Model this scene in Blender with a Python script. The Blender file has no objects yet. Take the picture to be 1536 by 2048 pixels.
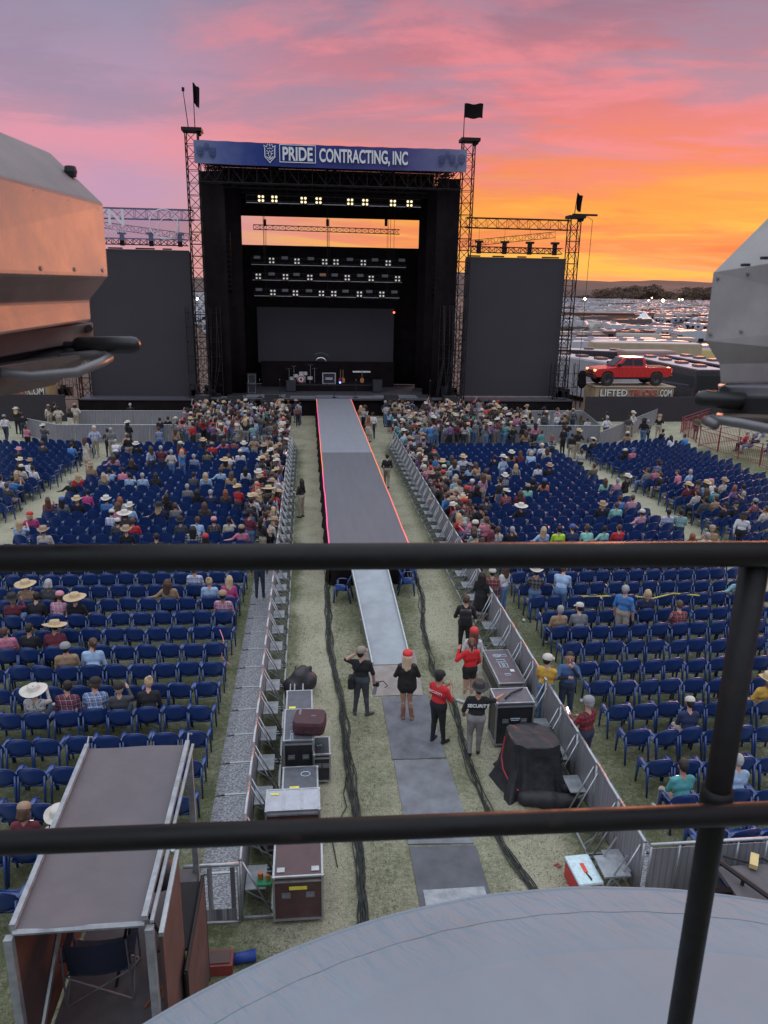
import bpy, bmesh, math, random, time
import numpy as np
from mathutils import Vector, Matrix
T0=time.time()
random.seed(7); RND=random.Random(11)
sc=bpy.context.scene; C=sc.collection
PI=math.pi; R=math.radians
# ------------------------------------------------------------------ camera
F=1520.0; H=9.7; PITCH=R(16.3); YAW=R(5.85); ROLL=R(1.0)
fw=Vector((math.sin(YAW)*math.cos(PITCH),math.cos(YAW)*math.cos(PITCH),-math.sin(PITCH)))
r0=Vector((math.cos(YAW),-math.sin(YAW),0)); u0=r0.cross(fw)
rt=r0*math.cos(ROLL)+u0*math.sin(ROLL); up=u0*math.cos(ROLL)-r0*math.sin(ROLL)
cd=bpy.data.cameras.new('camera'); cam=bpy.data.objects.new('camera',cd); C.objects.link(cam)
cam.matrix_world=Matrix(((rt.x,up.x,-fw.x,0),(rt.y,up.y,-fw.y,0),(rt.z,up.z,-fw.z,H),(0,0,0,1)))
cd.lens=5.6; cd.sensor_fit='HORIZONTAL'; cd.sensor_width=5.6*1536/F
cd.clip_start=0.05; cd.clip_end=9000
cd.dof.use_dof=True; cd.dof.focus_distance=30; cd.dof.aperture_fstop=1.8
sc.camera=cam
def ray(px,py): return rt*((px-768)/F)+up*((1024-py)/F)+fw
def G(px,py,z=0.0):
    r=ray(px,py); t=(z-H)/r.z; return Vector((r.x*t,r.y*t,z))
def UD(px,py,d):                       # point of the place at depth d along the view
    return Vector((0,0,H))+ray(px,py)*d
def UY(px,py,Y):
    r=ray(px,py); t=Y/r.y; return Vector((r.x*t,Y,H+r.z*t))
def project(v):
    w=v-Vector((0,0,H)); d=w.dot(fw)
    if d<=0.1: return None
    return (768+F*w.dot(rt)/d,1024-F*w.dot(up)/d,d)
# ------------------------------------------------------------------ materials
MATS={}
def srgb(r,g,b):
    f=lambda c:(c/255/12.92) if c/255<=0.04045 else ((c/255+0.055)/1.055)**2.4
    return (f(r),f(g),f(b))
class NT:
    def __init__(s,tree): s.t=tree; s.n=tree.nodes; s.l=tree.links
    def new(s,typ,**kw):
        n=s.n.new(typ)
        for k,v in kw.items(): setattr(n,k,v)
        return n
    def put(s,sock,v):
        if hasattr(v,'is_output') or isinstance(v,bpy.types.NodeSocket): s.l.new(v,sock)
        else:
            if isinstance(v,(tuple,list)) and len(v)==3 and sock.type=='RGBA': v=(*v,1)
            sock.default_value=v
    def m(s,op,a,b=0.0,c=0.0,clamp=False):
        n=s.new('ShaderNodeMath',operation=op,use_clamp=clamp)
        s.put(n.inputs[0],a); s.put(n.inputs[1],b); s.put(n.inputs[2],c); return n.outputs[0]
    def mix(s,f,a,b,bt='MIX'):
        n=s.new('ShaderNodeMix',data_type='RGBA',blend_type=bt)
        s.put(n.inputs[0],f); s.put(n.inputs[6],a); s.put(n.inputs[7],b); return n.outputs[2]
    def ramp(s,f,stops,interp='LINEAR'):
        n=s.new('ShaderNodeValToRGB'); cr=n.color_ramp; cr.interpolation=interp
        while len(cr.elements)<len(stops): cr.elements.new(0.5)
        for e,(p,c) in zip(cr.elements,stops):
            e.position=p; e.color=(*c,1) if isinstance(c,(tuple,list)) else (c,c,c,1)
        s.put(n.inputs[0],f); return n.outputs[0]
    def noise(s,vec,scale=5,detail=4,rough=0.55,dist=0.0,out=0):
        n=s.new('ShaderNodeTexNoise'); s.put(n.inputs['Vector'],vec)
        n.inputs['Scale'].default_value=scale; n.inputs['Detail'].default_value=detail
        n.inputs['Roughness'].default_value=rough; n.inputs['Distortion'].default_value=dist
        return n.outputs[out]
    def sep(s,v):
        n=s.new('ShaderNodeSeparateXYZ'); s.put(n.inputs[0],v); return n.outputs
    def comb(s,x,y,z):
        n=s.new('ShaderNodeCombineXYZ'); s.put(n.inputs[0],x); s.put(n.inputs[1],y); s.put(n.inputs[2],z); return n.outputs[0]
    def sstep(s,v,a,b):
        n=s.new('ShaderNodeMapRange',interpolation_type='SMOOTHSTEP'); s.put(n.inputs[0],v)
        n.inputs[1].default_value=a; n.inputs[2].default_value=b; return n.outputs[0]
def base(name):
    m=bpy.data.materials.new(name); m.use_nodes=True; nt=NT(m.node_tree)
    b=[n for n in nt.n if n.type=='BSDF_PRINCIPLED'][0]; return m,nt,b
def mat(name,col,rough=0.6,metal=0.0,var=0.12,scale=6,bump=0.0,bscale=40,emit=0.0,ecol=None,spec=None,coat=0.0,fine=0.0):
    if name in MATS: return MATS[name]
    m,nt,b=base(name)
    oc=nt.new('ShaderNodeTexCoord').outputs['Object']
    if var>0:
        n=nt.noise(oc,scale,5,0.6)
        lo=tuple(c*(1-var*1.6) for c in col); hi=tuple(min(1,c*(1+var*1.6)) for c in col)
        colr=nt.ramp(n,[(0.25,lo),(0.75,hi)]); nt.put(b.inputs['Base Color'],colr)
        rr=nt.ramp(n,[(0.2,max(0.02,rough-0.1)),(0.8,min(1,rough+0.1))]); nt.put(b.inputs['Roughness'],rr)
    else:
        b.inputs['Base Color'].default_value=(*col,1); b.inputs['Roughness'].default_value=rough
    b.inputs['Metallic'].default_value=metal
    if spec is not None: b.inputs['Specular IOR Level'].default_value=spec
    if coat: b.inputs['Coat Weight'].default_value=coat
    if bump>0:
        bn=nt.new('ShaderNodeBump'); bn.inputs['Strength'].default_value=bump; bn.inputs['Distance'].default_value=0.02
        nt.put(bn.inputs['Height'],nt.noise(oc,bscale,4,0.6)); nt.put(b.inputs['Normal'],bn.outputs[0])
    if emit>0:
        b.inputs['Emission Color'].default_value=(*(ecol or col),1); b.inputs['Emission Strength'].default_value=emit
    MATS[name]=m; return m
def plaid(name,c1,c2,c3,s=9.0):
    if name in MATS: return MATS[name]
    m,nt,b=base(name); oc=nt.new('ShaderNodeTexCoord').outputs['Object']; x,y,z=nt.sep(oc)
    fx=nt.m('FRACT',nt.m('MULTIPLY',nt.m('ADD',x,nt.m('MULTIPLY',y,0.7)),s)); fz=nt.m('FRACT',nt.m('MULTIPLY',z,s))
    a=nt.m('GREATER_THAN',fx,0.5); d=nt.m('GREATER_THAN',fz,0.5)
    k=nt.mix(nt.m('MULTIPLY',nt.m('ADD',a,d),0.5),c1,c2)
    l=nt.m('MAXIMUM',nt.m('GREATER_THAN',nt.m('FRACT',nt.m('ADD',fx,0.27)),0.9),nt.m('GREATER_THAN',nt.m('FRACT',nt.m('ADD',fz,0.27)),0.9))
    nt.put(b.inputs['Base Color'],nt.mix(l,k,c3)); b.inputs['Roughness'].default_value=0.85
    MATS[name]=m; return m
def floral(name,c1,c2,c3):
    if name in MATS: return MATS[name]
    m,nt,b=base(name); oc=nt.new('ShaderNodeTexCoord').outputs['Object']
    n=nt.noise(oc,28,2,0.5); n2=nt.noise(oc,45,1,0.5)
    k=nt.mix(nt.sstep(n,0.56,0.6),c1,c2); nt.put(b.inputs['Base Color'],nt.mix(nt.sstep(n2,0.62,0.66),k,c3))
    b.inputs['Roughness'].default_value=0.85; MATS[name]=m; return m
black=mat('matte_black',(0.012,0.011,0.013),0.7,var=0.3)
blackcloth=mat('black_drape',(0.013,0.0085,0.0095),0.95,var=0.35,scale=1.2,bump=0.4,bscale=6,spec=.15)
trussm=mat('truss_black',(0.015,0.010,0.011),0.6,var=0.2,spec=.3)
alu=mat('aluminium',(0.42,0.43,0.45),0.42,0.75,var=0.15,scale=9)
aludull=mat('dull_aluminium',(0.30,0.31,0.335),0.5,0.35,var=0.22,scale=7,bump=0.1)
steelgrey=mat('grey_steel',(0.22,0.22,0.24),0.5,0.5,var=0.2)
brownply=mat('brown_plywood',(0.075,0.05,0.05),0.6,var=0.18,scale=3)
caseblack=mat('case_black',(0.022,0.022,0.026),0.42,var=0.25)
casebrown=mat('case_maroon',(0.085,0.04,0.042),0.4,var=0.2,scale=5)
deckm=mat('stage_deck',(0.16,0.155,0.18),0.6,var=0.15,scale=2)
rubber=mat('rubber',(0.018,0.018,0.02),0.7,var=0.2)
white=mat('white_paint',(0.72,0.72,0.72),0.45,var=0.05)
textw=mat('white_lettering',(0.8,0.8,0.8),0.6,var=0.04)
glassdark=mat('dark_glass',(0.02,0.022,0.028),0.08,var=0.0)
# ------------------------------------------------------------------ mesh builder
class MB:
    def __init__(s): s.v=[]; s.f=[]; s.mi=[]; s.m=0
    def add(s,vs,fs):
        o=len(s.v); s.v+= [tuple(p) for p in vs]; s.f+=[tuple(i+o for i in f) for f in fs]; s.mi+=[s.m]*len(fs)
    def box(s,c,d,rz=0,M=None):
        x,y,z=d[0]/2,d[1]/2,d[2]/2; c=Vector(c)
        pts=[Vector((a*x,b*y,e*z)) for a in(-1,1) for b in(-1,1) for e in(-1,1)]
        mm=M if M else Matrix.Rotation(rz,3,'Z')
        s.add([c+mm@p for p in pts],[(0,1,3,2),(4,6,7,5),(0,4,5,1),(2,3,7,6),(0,2,6,4),(1,5,7,3)]); return s
    def bb(s,x0,x1,y0,y1,z0,z1):
        return s.box(((x0+x1)/2,(y0+y1)/2,(z0+z1)/2),(x1-x0,y1-y0,z1-z0))
    def tube(s,p,q,r,r2=None,n=6,cap=True):
        p=Vector(p);q=Vector(q);d=(q-p)
        if d.length<1e-6: return s
        d.normalize(); a=d.orthogonal().normalized(); b=d.cross(a); r2=r if r2 is None else r2
        vs=[]
        for k in range(n):
            t=2*PI*k/n; o=a*math.cos(t)+b*math.sin(t); vs+=[p+o*r,q+o*r2]
        fs=[(2*k,2*((k+1)%n),2*((k+1)%n)+1,2*k+1) for k in range(n)]
        if cap: fs+=[tuple(2*k for k in reversed(range(n))),tuple(2*k+1 for k in range(n))]
        s.add(vs,fs); return s
    def path(s,pts,r,n=6,closed=False):
        pts=[Vector(p) for p in pts]; N=len(pts); rings=[]
        prev=None
        for i,p in enumerate(pts):
            t=(pts[(i+1)%N]-pts[i-1]) if closed else (pts[min(i+1,N-1)]-pts[max(i-1,0)])
            t.normalize()
            a=t.orthogonal().normalized() if prev is None else (prev-t*prev.dot(t)).normalized()
            prev=a; b=t.cross(a); rr=r[i] if isinstance(r,(list,tuple)) else r
            rings.append([p+(a*math.cos(2*PI*k/n)+b*math.sin(2*PI*k/n))*rr for k in range(n)])
        vs=[v for g in rings for v in g]; fs=[]
        M=N if closed else N-1
        for i in range(M):
            j=(i+1)%N
            for k in range(n): fs.append((i*n+k,i*n+(k+1)%n,j*n+(k+1)%n,j*n+k))
        if not closed: fs+=[tuple(reversed(range(n))),tuple((N-1)*n+k for k in range(n))]
        s.add(vs,fs); return s
    def lathe(s,prof,c=(0,0,0),n=16,M=None,sx=1,sy=1):
        c=Vector(c); vs=[]; N=len(prof)
        for k in range(n):
            t=2*PI*k/n
            for (r,z) in prof:
                p=Vector((r*math.cos(t)*sx,r*math.sin(t)*sy,z)); vs.append(c+(M@p if M else p))
        fs=[]
        for k in range(n):
            j=(k+1)%n
            for i in range(N-1): fs.append((k*N+i,j*N+i,j*N+i+1,k*N+i+1))
        s.add(vs,fs); return s
    def prism(s,poly,h0,h1,f):           # f maps (u,v,h) to a point
        n=len(poly); vs=[f(u,v,h0) for u,v in poly]+[f(u,v,h1) for u,v in poly]
        fs=[tuple(reversed(range(n))),tuple(range(n,2*n))]+[(i,(i+1)%n,n+(i+1)%n,n+i) for i in range(n)]
        s.add(vs,fs); return s
    def loft(s,rings,cap=True):
        n=len(rings[0]); vs=[p for g in rings for p in g]; fs=[]
        for i in range(len(rings)-1):
            for k in range(n): fs.append((i*n+k,i*n+(k+1)%n,(i+1)*n+(k+1)%n,(i+1)*n+k))
        if cap: fs+=[tuple(reversed(range(n))),tuple((len(rings)-1)*n+k for k in range(n))]
        s.add(vs,fs); return s
    def grid(s,fn,nu,nv):
        vs=[fn(i/nu,j/nv) for i in range(nu+1) for j in range(nv+1)]
        s.add(vs,[(i*(nv+1)+j,(i+1)*(nv+1)+j,(i+1)*(nv+1)+j+1,i*(nv+1)+j+1) for i in range(nu) for j in range(nv)]); return s
    def mesh(s,name,mats,smooth=False):
        me=bpy.data.meshes.new(name); me.from_pydata(s.v,[],s.f)
        if not isinstance(mats,(list,tuple)): mats=[mats]
        for m in mats: me.materials.append(m)
        if len(mats)>1: me.polygons.foreach_set('material_index',s.mi)
        if smooth: me.polygons.foreach_set('use_smooth',[True]*len(me.polygons))
        me.update(); return me
    def build(s,name,mats,parent=None,smooth=False,bev=0.0,origin=None):
        if origin is not None:
            o=Vector(origin); s.v=[tuple(Vector(p)-o) for p in s.v]
        me=s.mesh(name,mats,smooth)
        if bev>0 or True:
            bm=bmesh.new(); bm.from_mesh(me); bmesh.ops.recalc_face_normals(bm,faces=bm.faces)
            if bev>0:
                ed=[e for e in bm.edges if len(e.link_faces)==2 and e.calc_face_angle(0)>0.6]
                bmesh.ops.bevel(bm,geom=ed,offset=bev,segments=2,affect='EDGES',profile=0.6)
            bm.to_mesh(me); bm.free()
        ob=bpy.data.objects.new(name,me); C.objects.link(ob)
        if origin is not None: ob.location=origin
        if parent: ob.parent=parent
        return ob
def truss(mb,p0,p1,w,bay=0.6,r=0.035,rd=0.02,h=None,upv=None,n=4):
    p0=Vector(p0);p1=Vector(p1);d=(p1-p0);L=d.length;d.normalize();h=h or w
    upv=Vector(upv) if upv else (Vector((0,0,1)) if abs(d.z)<0.8 else Vector((0,1,0)))
    s=d.cross(upv).normalized(); t=s.cross(d)
    cs=[s*a*w/2+t*b*h/2 for a,b in((-1,-1),(1,-1),(1,1),(-1,1))]
    for c in cs: mb.tube(p0+c,p1+c,r,n=n,cap=False)
    k=max(1,round(L/bay))
    for i in range(k):
        a=p0+d*(L*i/k); b=p0+d*(L*(i+1)/k)
        for j in range(4):
            c1=cs[j];c2=cs[(j+1)%4]
            if (i+j)%2: c1,c2=c2,c1
            mb.tube(a+c1,b+c2,rd,n=3,cap=False); mb.tube(a+c1,a+c2,rd,n=3,cap=False)
    return mb
# ------------------------------------------------------------------ tagging
def tag(o,label=None,cat=None,group=None,kind=None):
    if label: o['label']=label
    if cat: o['category']=cat
    if group: o['group']=group
    if kind: o['kind']=kind
    return o
def empty(name,loc,rz=0,label=None,cat=None,group=None):
    o=bpy.data.objects.new(name,None); C.objects.link(o); o.location=loc; o.rotation_euler=(0,0,rz)
    o.empty_display_size=0.1
    return tag(o,label,cat,group)
KIDS={}
def copytree(o,parent=None):
    c=o.copy(); C.objects.link(c); c.parent=parent
    for ch in o.children: copytree(ch,c)
    return c
def ordn(n):
    w=['','first','second','third','fourth','fifth','sixth','seventh','eighth','ninth','tenth','eleventh','twelfth']
    if n<len(w): return w[n]
    return '%d%s'%(n,'th' if 10<=n%100<=20 else {1:'st',2:'nd',3:'rd'}.get(n%10,'th'))
def text(name,s,size,m,loc,rot,parent=None,sx=1.0,ext=0.01,align='LEFT',off=0.0,label=None):
    cu=bpy.data.curves.new(name,'FONT'); cu.body=s; cu.size=size; cu.extrude=ext; cu.align_x=align; cu.offset=off
    ob=bpy.data.objects.new(name,cu); C.objects.link(ob)
    dg=bpy.context.evaluated_depsgraph_get(); me=bpy.data.meshes.new_from_object(ob.evaluated_get(dg))
    bpy.data.objects.remove(ob); me.materials.clear(); me.materials.append(m)
    o=bpy.data.objects.new(name,me); C.objects.link(o)
    o.location=loc; o.rotation_euler=rot; o.scale=(sx,1,1)
    if parent: o.parent=parent
    return o
def fit(o,x0,x1,h=None):            # stretch lettering to run from x0 to x1 (and to cap height h)
    xs=[v.co.x for v in o.data.vertices]; ys=[v.co.y for v in o.data.vertices]
    k=(x1-x0)/(max(xs)-min(xs)); o.scale=(k,h/max(ys) if h else 1,1); o.location.x=x0-min(xs)*k; return o
# ------------------------------------------------------------------ sky and light
SAZ=R(29)
w=bpy.data.worlds.new('World'); sc.world=w; w.use_nodes=True
nt=NT(w.node_tree); bg=[n for n in nt.n if n.type=='BACKGROUND'][0]
tc=nt.new('ShaderNodeTexCoord').outputs['Generated']; x,y,z=nt.sep(tc)
hl=nt.m('SQRT',nt.m('ADD',nt.m('MULTIPLY',x,x),nt.m('MULTIPLY',y,y)))
s_=nt.m('DIVIDE',nt.m('ADD',nt.m('MULTIPLY',x,math.sin(SAZ)),nt.m('MULTIPLY',y,math.cos(SAZ))),hl)
az=nt.m('ARCTAN2',x,y)
zc=nt.m('MAXIMUM',z,0.0)
# cloud plane coordinates
dn=nt.m('ADD',zc,0.10); u=nt.m('DIVIDE',x,dn); v=nt.m('DIVIDE',y,dn)
cp=nt.comb(nt.m('MULTIPLY',nt.m('ADD',u,nt.m('MULTIPLY',v,0.35)),0.75),nt.m('MULTIPLY',v,1.0),0.0)
n1=nt.noise(cp,1.7,9,0.62,0.35); n2=nt.noise(nt.comb(nt.m('MULTIPLY',u,0.4),nt.m('ADD',nt.m('MULTIPLY',v,0.9),7.3),2.0),2.1,8,0.62,0.5)
st=nt.noise(nt.comb(nt.m('MULTIPLY',az,2.2),nt.m('ADD',nt.m('MULTIPLY',z,30.0),nt.m('MULTIPLY',az,1.2)),1.0),1.0,5,0.6,0.5)
zz=nt.m('ADD',zc,nt.m('MULTIPLY',nt.m('SUBTRACT',n1,0.5),0.11))
S=srgb
left=nt.ramp(zz,[(0.0,S(212,152,150)),(0.06,S(208,156,172)),(0.11,S(198,156,186)),(0.16,S(228,154,172)),(0.195,S(186,152,180)),(0.29,S(150,144,170)),(0.5,S(120,125,160)),(1.0,S(130,140,178))])
right=nt.ramp(zz,[(0.0,S(236,158,122)),(0.035,S(250,162,100)),(0.06,S(244,138,90)),(0.085,S(252,168,78)),(0.11,S(250,154,78)),(0.14,S(246,136,102)),(0.18,S(234,130,126)),(0.22,S(212,122,132)),(0.29,S(158,120,142)),(0.5,S(120,120,155)),(1.0,S(130,140,178))])
W=nt.sstep(s_,0.755,0.955)
col=nt.mix(W,left,right)
# glowing streaks low down on the sunset side
low=nt.m('MULTIPLY',nt.sstep(z,0.17,0.05),W)
col=nt.mix(nt.m('MULTIPLY',nt.sstep(st,0.50,0.62),nt.m('MULTIPLY',low,0.65)),col,S(255,200,84))
col=nt.mix(nt.m('MULTIPLY',nt.sstep(st,0.47,0.36),nt.m('MULTIPLY',low,0.7)),col,S(225,110,80))
# pink lit cloud bands higher up
mid=nt.m('MULTIPLY',nt.sstep(z,0.10,0.17),nt.sstep(z,0.36,0.25))
mid=nt.m('MULTIPLY',mid,nt.sstep(s_,0.70,0.90))
col=nt.mix(nt.m('MULTIPLY',nt.sstep(n1,0.42,0.60),nt.m('MULTIPLY',mid,0.75)),col,S(246,142,150))
col=nt.mix(nt.m('MULTIPLY',nt.sstep(n2,0.44,0.62),nt.m('MULTIPLY',nt.sstep(z,0.10,0.22),0.72)),col,S(160,140,164))
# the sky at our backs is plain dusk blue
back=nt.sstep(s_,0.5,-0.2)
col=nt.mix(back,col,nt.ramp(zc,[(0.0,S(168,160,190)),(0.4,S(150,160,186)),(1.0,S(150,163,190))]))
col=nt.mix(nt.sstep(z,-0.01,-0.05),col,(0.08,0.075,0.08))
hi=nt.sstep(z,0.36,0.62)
col=nt.mix(hi,col,(1.24,1.38,1.54))  # overhead sky, out of view, made brighter than dusk to lift the ground
sky=nt.new('ShaderNodeTexSky',sky_type='NISHITA',sun_disc=False,sun_elevation=R(2),sun_rotation=SAZ)
skc=nt.new('ShaderNodeVectorMath',operation='SCALE'); nt.put(skc.inputs[0],sky.outputs[0]); skc.inputs[3].default_value=0.006
tot=nt.new('ShaderNodeVectorMath',operation='ADD'); nt.put(tot.inputs[0],col); nt.put(tot.inputs[1],skc.outputs[0])
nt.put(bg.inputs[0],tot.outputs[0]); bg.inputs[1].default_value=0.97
sd=bpy.data.lights.new('sunset_sun','SUN'); sd.energy=1.35; sd.angle=R(14); sd.color=(1.0,0.34,0.17)
so=bpy.data.objects.new('sunset_sun',sd); C.objects.link(so)
sdir=Vector((math.sin(SAZ)*math.cos(R(5)),math.cos(SAZ)*math.cos(R(5)),math.sin(R(5))))
so.rotation_euler=(-sdir).to_track_quat('-Z','Y').to_euler()
vs=sc.view_settings; vs.view_transform='Standard'; vs.look='None'; vs.gamma=1; vs.exposure=0
# ------------------------------------------------------------------ ground
gm,nt,b=base('field_grass'); oc=nt.new('ShaderNodeTexCoord').outputs['Object']; x,y,z=nt.sep(oc)
n1=nt.noise(oc,0.7,5,0.6); n2=nt.noise(oc,9,6,0.7); n3=nt.ramp(nt.noise(oc,34,4,0.75),[(0.30,0.08),(0.70,0.92)])
def band(c,wd,soft): return nt.sstep(nt.m('ABSOLUTE',nt.m('SUBTRACT',nt.m('ADD',x,nt.m('MULTIPLY',nt.m('SUBTRACT',n1,0.5),0.5)),c)),wd+soft,wd)
wear=nt.m('MAXIMUM',nt.m('MAXIMUM',band(0.15,0.28,0.5),band(4.05,0.3,0.6)),nt.m('MAXIMUM',band(-11.9,0.75,0.5),band(15.9,0.75,0.5)))
near=nt.m('MULTIPLY',nt.sstep(y,26,14),nt.m('MULTIPLY',nt.sstep(nt.m('ABSOLUTE',nt.m('SUBTRACT',x,2.0)),3.0,2.4),0.50))
wear=nt.m('MAXIMUM',nt.m('MAXIMUM',wear,near),nt.m('MULTIPLY',nt.sstep(y,45.5,49.0),0.95))
dry=nt.m('ADD',nt.m('MULTIPLY',wear,0.80),nt.m('MULTIPLY',nt.m('SUBTRACT',n2,0.5),2.0),0.0)
dry=nt.m('ADD',dry,nt.m('ADD',nt.m('MULTIPLY',nt.m('SUBTRACT',n1,0.5),1.8),0.10),clamp=True)
green=nt.mix(n3,(0.045,0.052,0.028),(0.215,0.225,0.125)); tan=nt.mix(n3,(0.17,0.155,0.11),(0.66,0.61,0.455))
gcol=nt.mix(dry,green,tan)
far=nt.mix(nt.noise(oc,0.05,4,0.6),(0.09,0.06,0.05),(0.17,0.12,0.10))
gcol=nt.mix(nt.sstep(y,58,64),gcol,far)
nt.put(b.inputs['Base Color'],gcol); b.inputs['Roughness'].default_value=0.95; b.inputs['Specular IOR Level'].default_value=0.1
bn=nt.new('ShaderNodeBump'); bn.inputs['Strength'].default_value=0.6; bn.inputs['Distance'].default_value=0.05
nt.put(bn.inputs['Height'],n3); nt.put(b.inputs['Normal'],bn.outputs[0])
g=MB(); g.add([(-4000,-60,0),(4000,-60,0),(4000,6000,0),(-4000,6000,0)],[(0,1,2,3)])
tag(g.build('ground',gm),kind='structure')
# hills
hm=mat('hill_scrub',(0.055,0.030,0.024),0.95,var=0.35,scale=0.012)
def hill(u,v):
    X=-2600+6200*u; Yh=1500+1500*v
    n=math.sin(X*0.0021+1)*0.3+math.sin(X*0.0053)*0.16+math.sin(X*0.013+2)*0.05+0.8
    zr=(v**0.75)*(58*n+ (18 if X>200 else 0))+math.sin(X*0.05+v*9)*1.2*v
    return (X,Yh,zr-0.5 if v==0 else zr)
tag(MB().grid(hill,240,14).build('hills',hm,smooth=True),kind='structure')
# grass blades by the runway and the near paths
gb=MB(); blade=mat('grass_blades',(0.13,0.135,0.065),0.9,var=0.4,scale=3)
rg=random.Random(3)
for k in range(26000):
    X=rg.uniform(-4.5,8.5); Y=9+rg.random()**1.5*20
    if 1.4<X<3.1 and Y<23: continue
    if -2.2<X<-1.0: continue
    if -0.1<X<0.7 and rg.random()<0.6: continue
    h=rg.uniform(0.015,0.05); a=rg.uniform(0,PI); dx=math.cos(a)*0.008; dy=math.sin(a)*0.008; lx=rg.uniform(-.03,.03); ly=rg.uniform(-.03,.03)
    gb.add([(X-dx,Y-dy,0),(X+dx,Y+dy,0),(X+lx,Y+ly,h)],[(0,1,2)])
ob=bpy.data.objects.new('grass',gb.mesh('grass',blade)); C.objects.link(ob); tag(ob,'short dry grass blades growing along the runway paths','grass',kind='stuff')
# ------------------------------------------------------------------ blue armchairs
plast,nt,b=base('blue_plastic'); oc=nt.new('ShaderNodeTexCoord').outputs['Object']
oi=nt.new('ShaderNodeObjectInfo').outputs['Random']
c=nt.mix(nt.noise(oc,5,3,0.6),(0.008,0.028,0.125),(0.014,0.052,0.22)); c=nt.mix(nt.m('MULTIPLY',oi,0.35),c,(0.012,0.038,0.16))
nt.put(b.inputs['Base Color'],c); b.inputs['Roughness'].default_value=0.30; b.inputs['Specular IOR Level'].default_value=0.85
def chair_parts(lod):
    nu,nv=(14,4) if lod else (7,2)
    ps={}
    def backp(u,v,o):                        # u across, v up, o outward offset
        s=2*u-1; a=math.sqrt(max(0.0,1-abs(s)**2.1)); top=0.57+0.29*a
        zz=0.43+(top-0.43)*v; xw=0.235+0.045*math.sin(min(1,v*1.2)*PI/2)
        return (s*xw,-0.20-0.075*v*(0.4+0.6*a)+0.10*abs(s)**2.2-o,zz)
    m=MB(); n=nu+1
    A=[backp(i/nu,j/nv,0) for i in range(nu+1) for j in range(nv+1)]; B_=[backp(i/nu,j/nv,0.018) for i in range(nu+1) for j in range(nv+1)]
    k=nv+1; N=len(A); fs=[]
    for i in range(nu):
        for j in range(nv):
            a=i*k+j; fs.append((a,a+1,a+k+1,a+k)); fs.append((N+a,N+a+k,N+a+k+1,N+a+1))
    for i in range(nu):
        a=i*k+nv; fs.append((a,N+a,N+a+k,a+k)); a=i*k; fs.append((a,a+k,N+a+k,N+a))
    m.add(A+B_,fs)
    if lod: m.path([Vector(backp(i/nu,1,0.012))+Vector((0,0,0.002)) for i in range(nu+1)],0.013,n=5)
    ps['backrest']=[m]
    m=MB(); q=8 if lod else 4
    def seatp(u,v,t):
        x=(2*u-1)*(0.235-0.02*(1-v)); yy=-0.20+0.46*v; zz=0.425-0.03*math.sin(PI*u)*math.sin(PI*min(1,v+.1))+0.02*v-(0.05*max(0,v-0.85)/0.15)
        return (x,yy,zz-t)
    A=[seatp(i/q,j/q,0) for i in range(q+1) for j in range(q+1)]; B_=[seatp(i/q,j/q,0.02) for i in range(q+1) for j in range(q+1)]; N=len(A); k=q+1; fs=[]
    for i in range(q):
        for j in range(q):
            a=i*k+j; fs.append((a,a+k,a+k+1,a+1)); fs.append((N+a,N+a+1,N+a+k+1,N+a+k))
    m.add(A+B_,fs)
    if lod: m.bb(-.21,.21,.235,.255,.34,.43)
    ps['seat']=[m]
    ps['armrest']=[]; ps['leg']=[]
    for s in(-1,1):
        m=MB(); pts=[(s*.25,-.17,.615,.022),(s*.275,-.06,.645,.034),(s*.285,.07,.65,.043),(s*.28,.17,.635,.04),(s*.272,.225,.59,.028)]
        rings=[]
        nn=8 if lod else 5
        for (px,py,pz,rw) in pts:
            rings.append([(px+rw*math.cos(2*PI*t/nn),py+(0.012*math.sin(2*PI*t/nn) if pz<.6 else 0),pz+0.012*math.sin(2*PI*t/nn)) for t in range(nn)])
        m.loft(rings); ps['armrest'].append(m)
        m=MB(); w=.032
        def post(m,a,b,wa,wb):
            m.loft([[(a[0]+x*wa,a[1]+y*wa,a[2]) for x,y in((-.6,-1),(.6,-1),(.6,1),(-.6,1))],[(b[0]+x*wb,b[1]+y*wb,b[2]) for x,y in((-.6,-1),(.6,-1),(.6,1),(-.6,1))]])
        post(m,(s*.27,.25,0),(s*.268,.20,.60),.022,.036); ps['leg'].append(m)
        m=MB(); post(m,(s*.255,-.30,0),(s*.245,-.165,.62),.022,.034); ps['leg'].append(m)
    return ps
cp_hi=chair_parts(1)
CH_HI={k:[mm.mesh('chair_'+k,plast,True) for mm in v] for k,v in cp_hi.items()}
for me in [m for v in CH_HI.values() for m in v]:
    bm=bmesh.new(); bm.from_mesh(me); bmesh.ops.recalc_face_normals(bm,faces=bm.faces); bm.to_mesh(me); bm.free()
mm=MB()
for k,v in cp_hi.items():
    for q in v: mm.add(q.v,q.f)
CH_MID=mm.mesh('chair_whole',plast,True); bm=bmesh.new(); bm.from_mesh(CH_MID); bmesh.ops.recalc_face_normals(bm,faces=bm.faces); bm.to_mesh(CH_MID); bm.free()
mm=MB()
for k,v in chair_parts(0).items():
    for q in v: mm.add(q.v,q.f)
bmx=mm.mesh('tmp',plast); bm=bmesh.new(); bm.from_mesh(bmx); bmesh.ops.recalc_face_normals(bm,faces=bm.faces)
CH_LOV=np.array([v.co[:] for v in bm.verts]); CH_LOF=[tuple(v.index for v in f.verts) for f in bm.faces]; bm.free(); bpy.data.meshes.remove(bmx)
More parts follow.
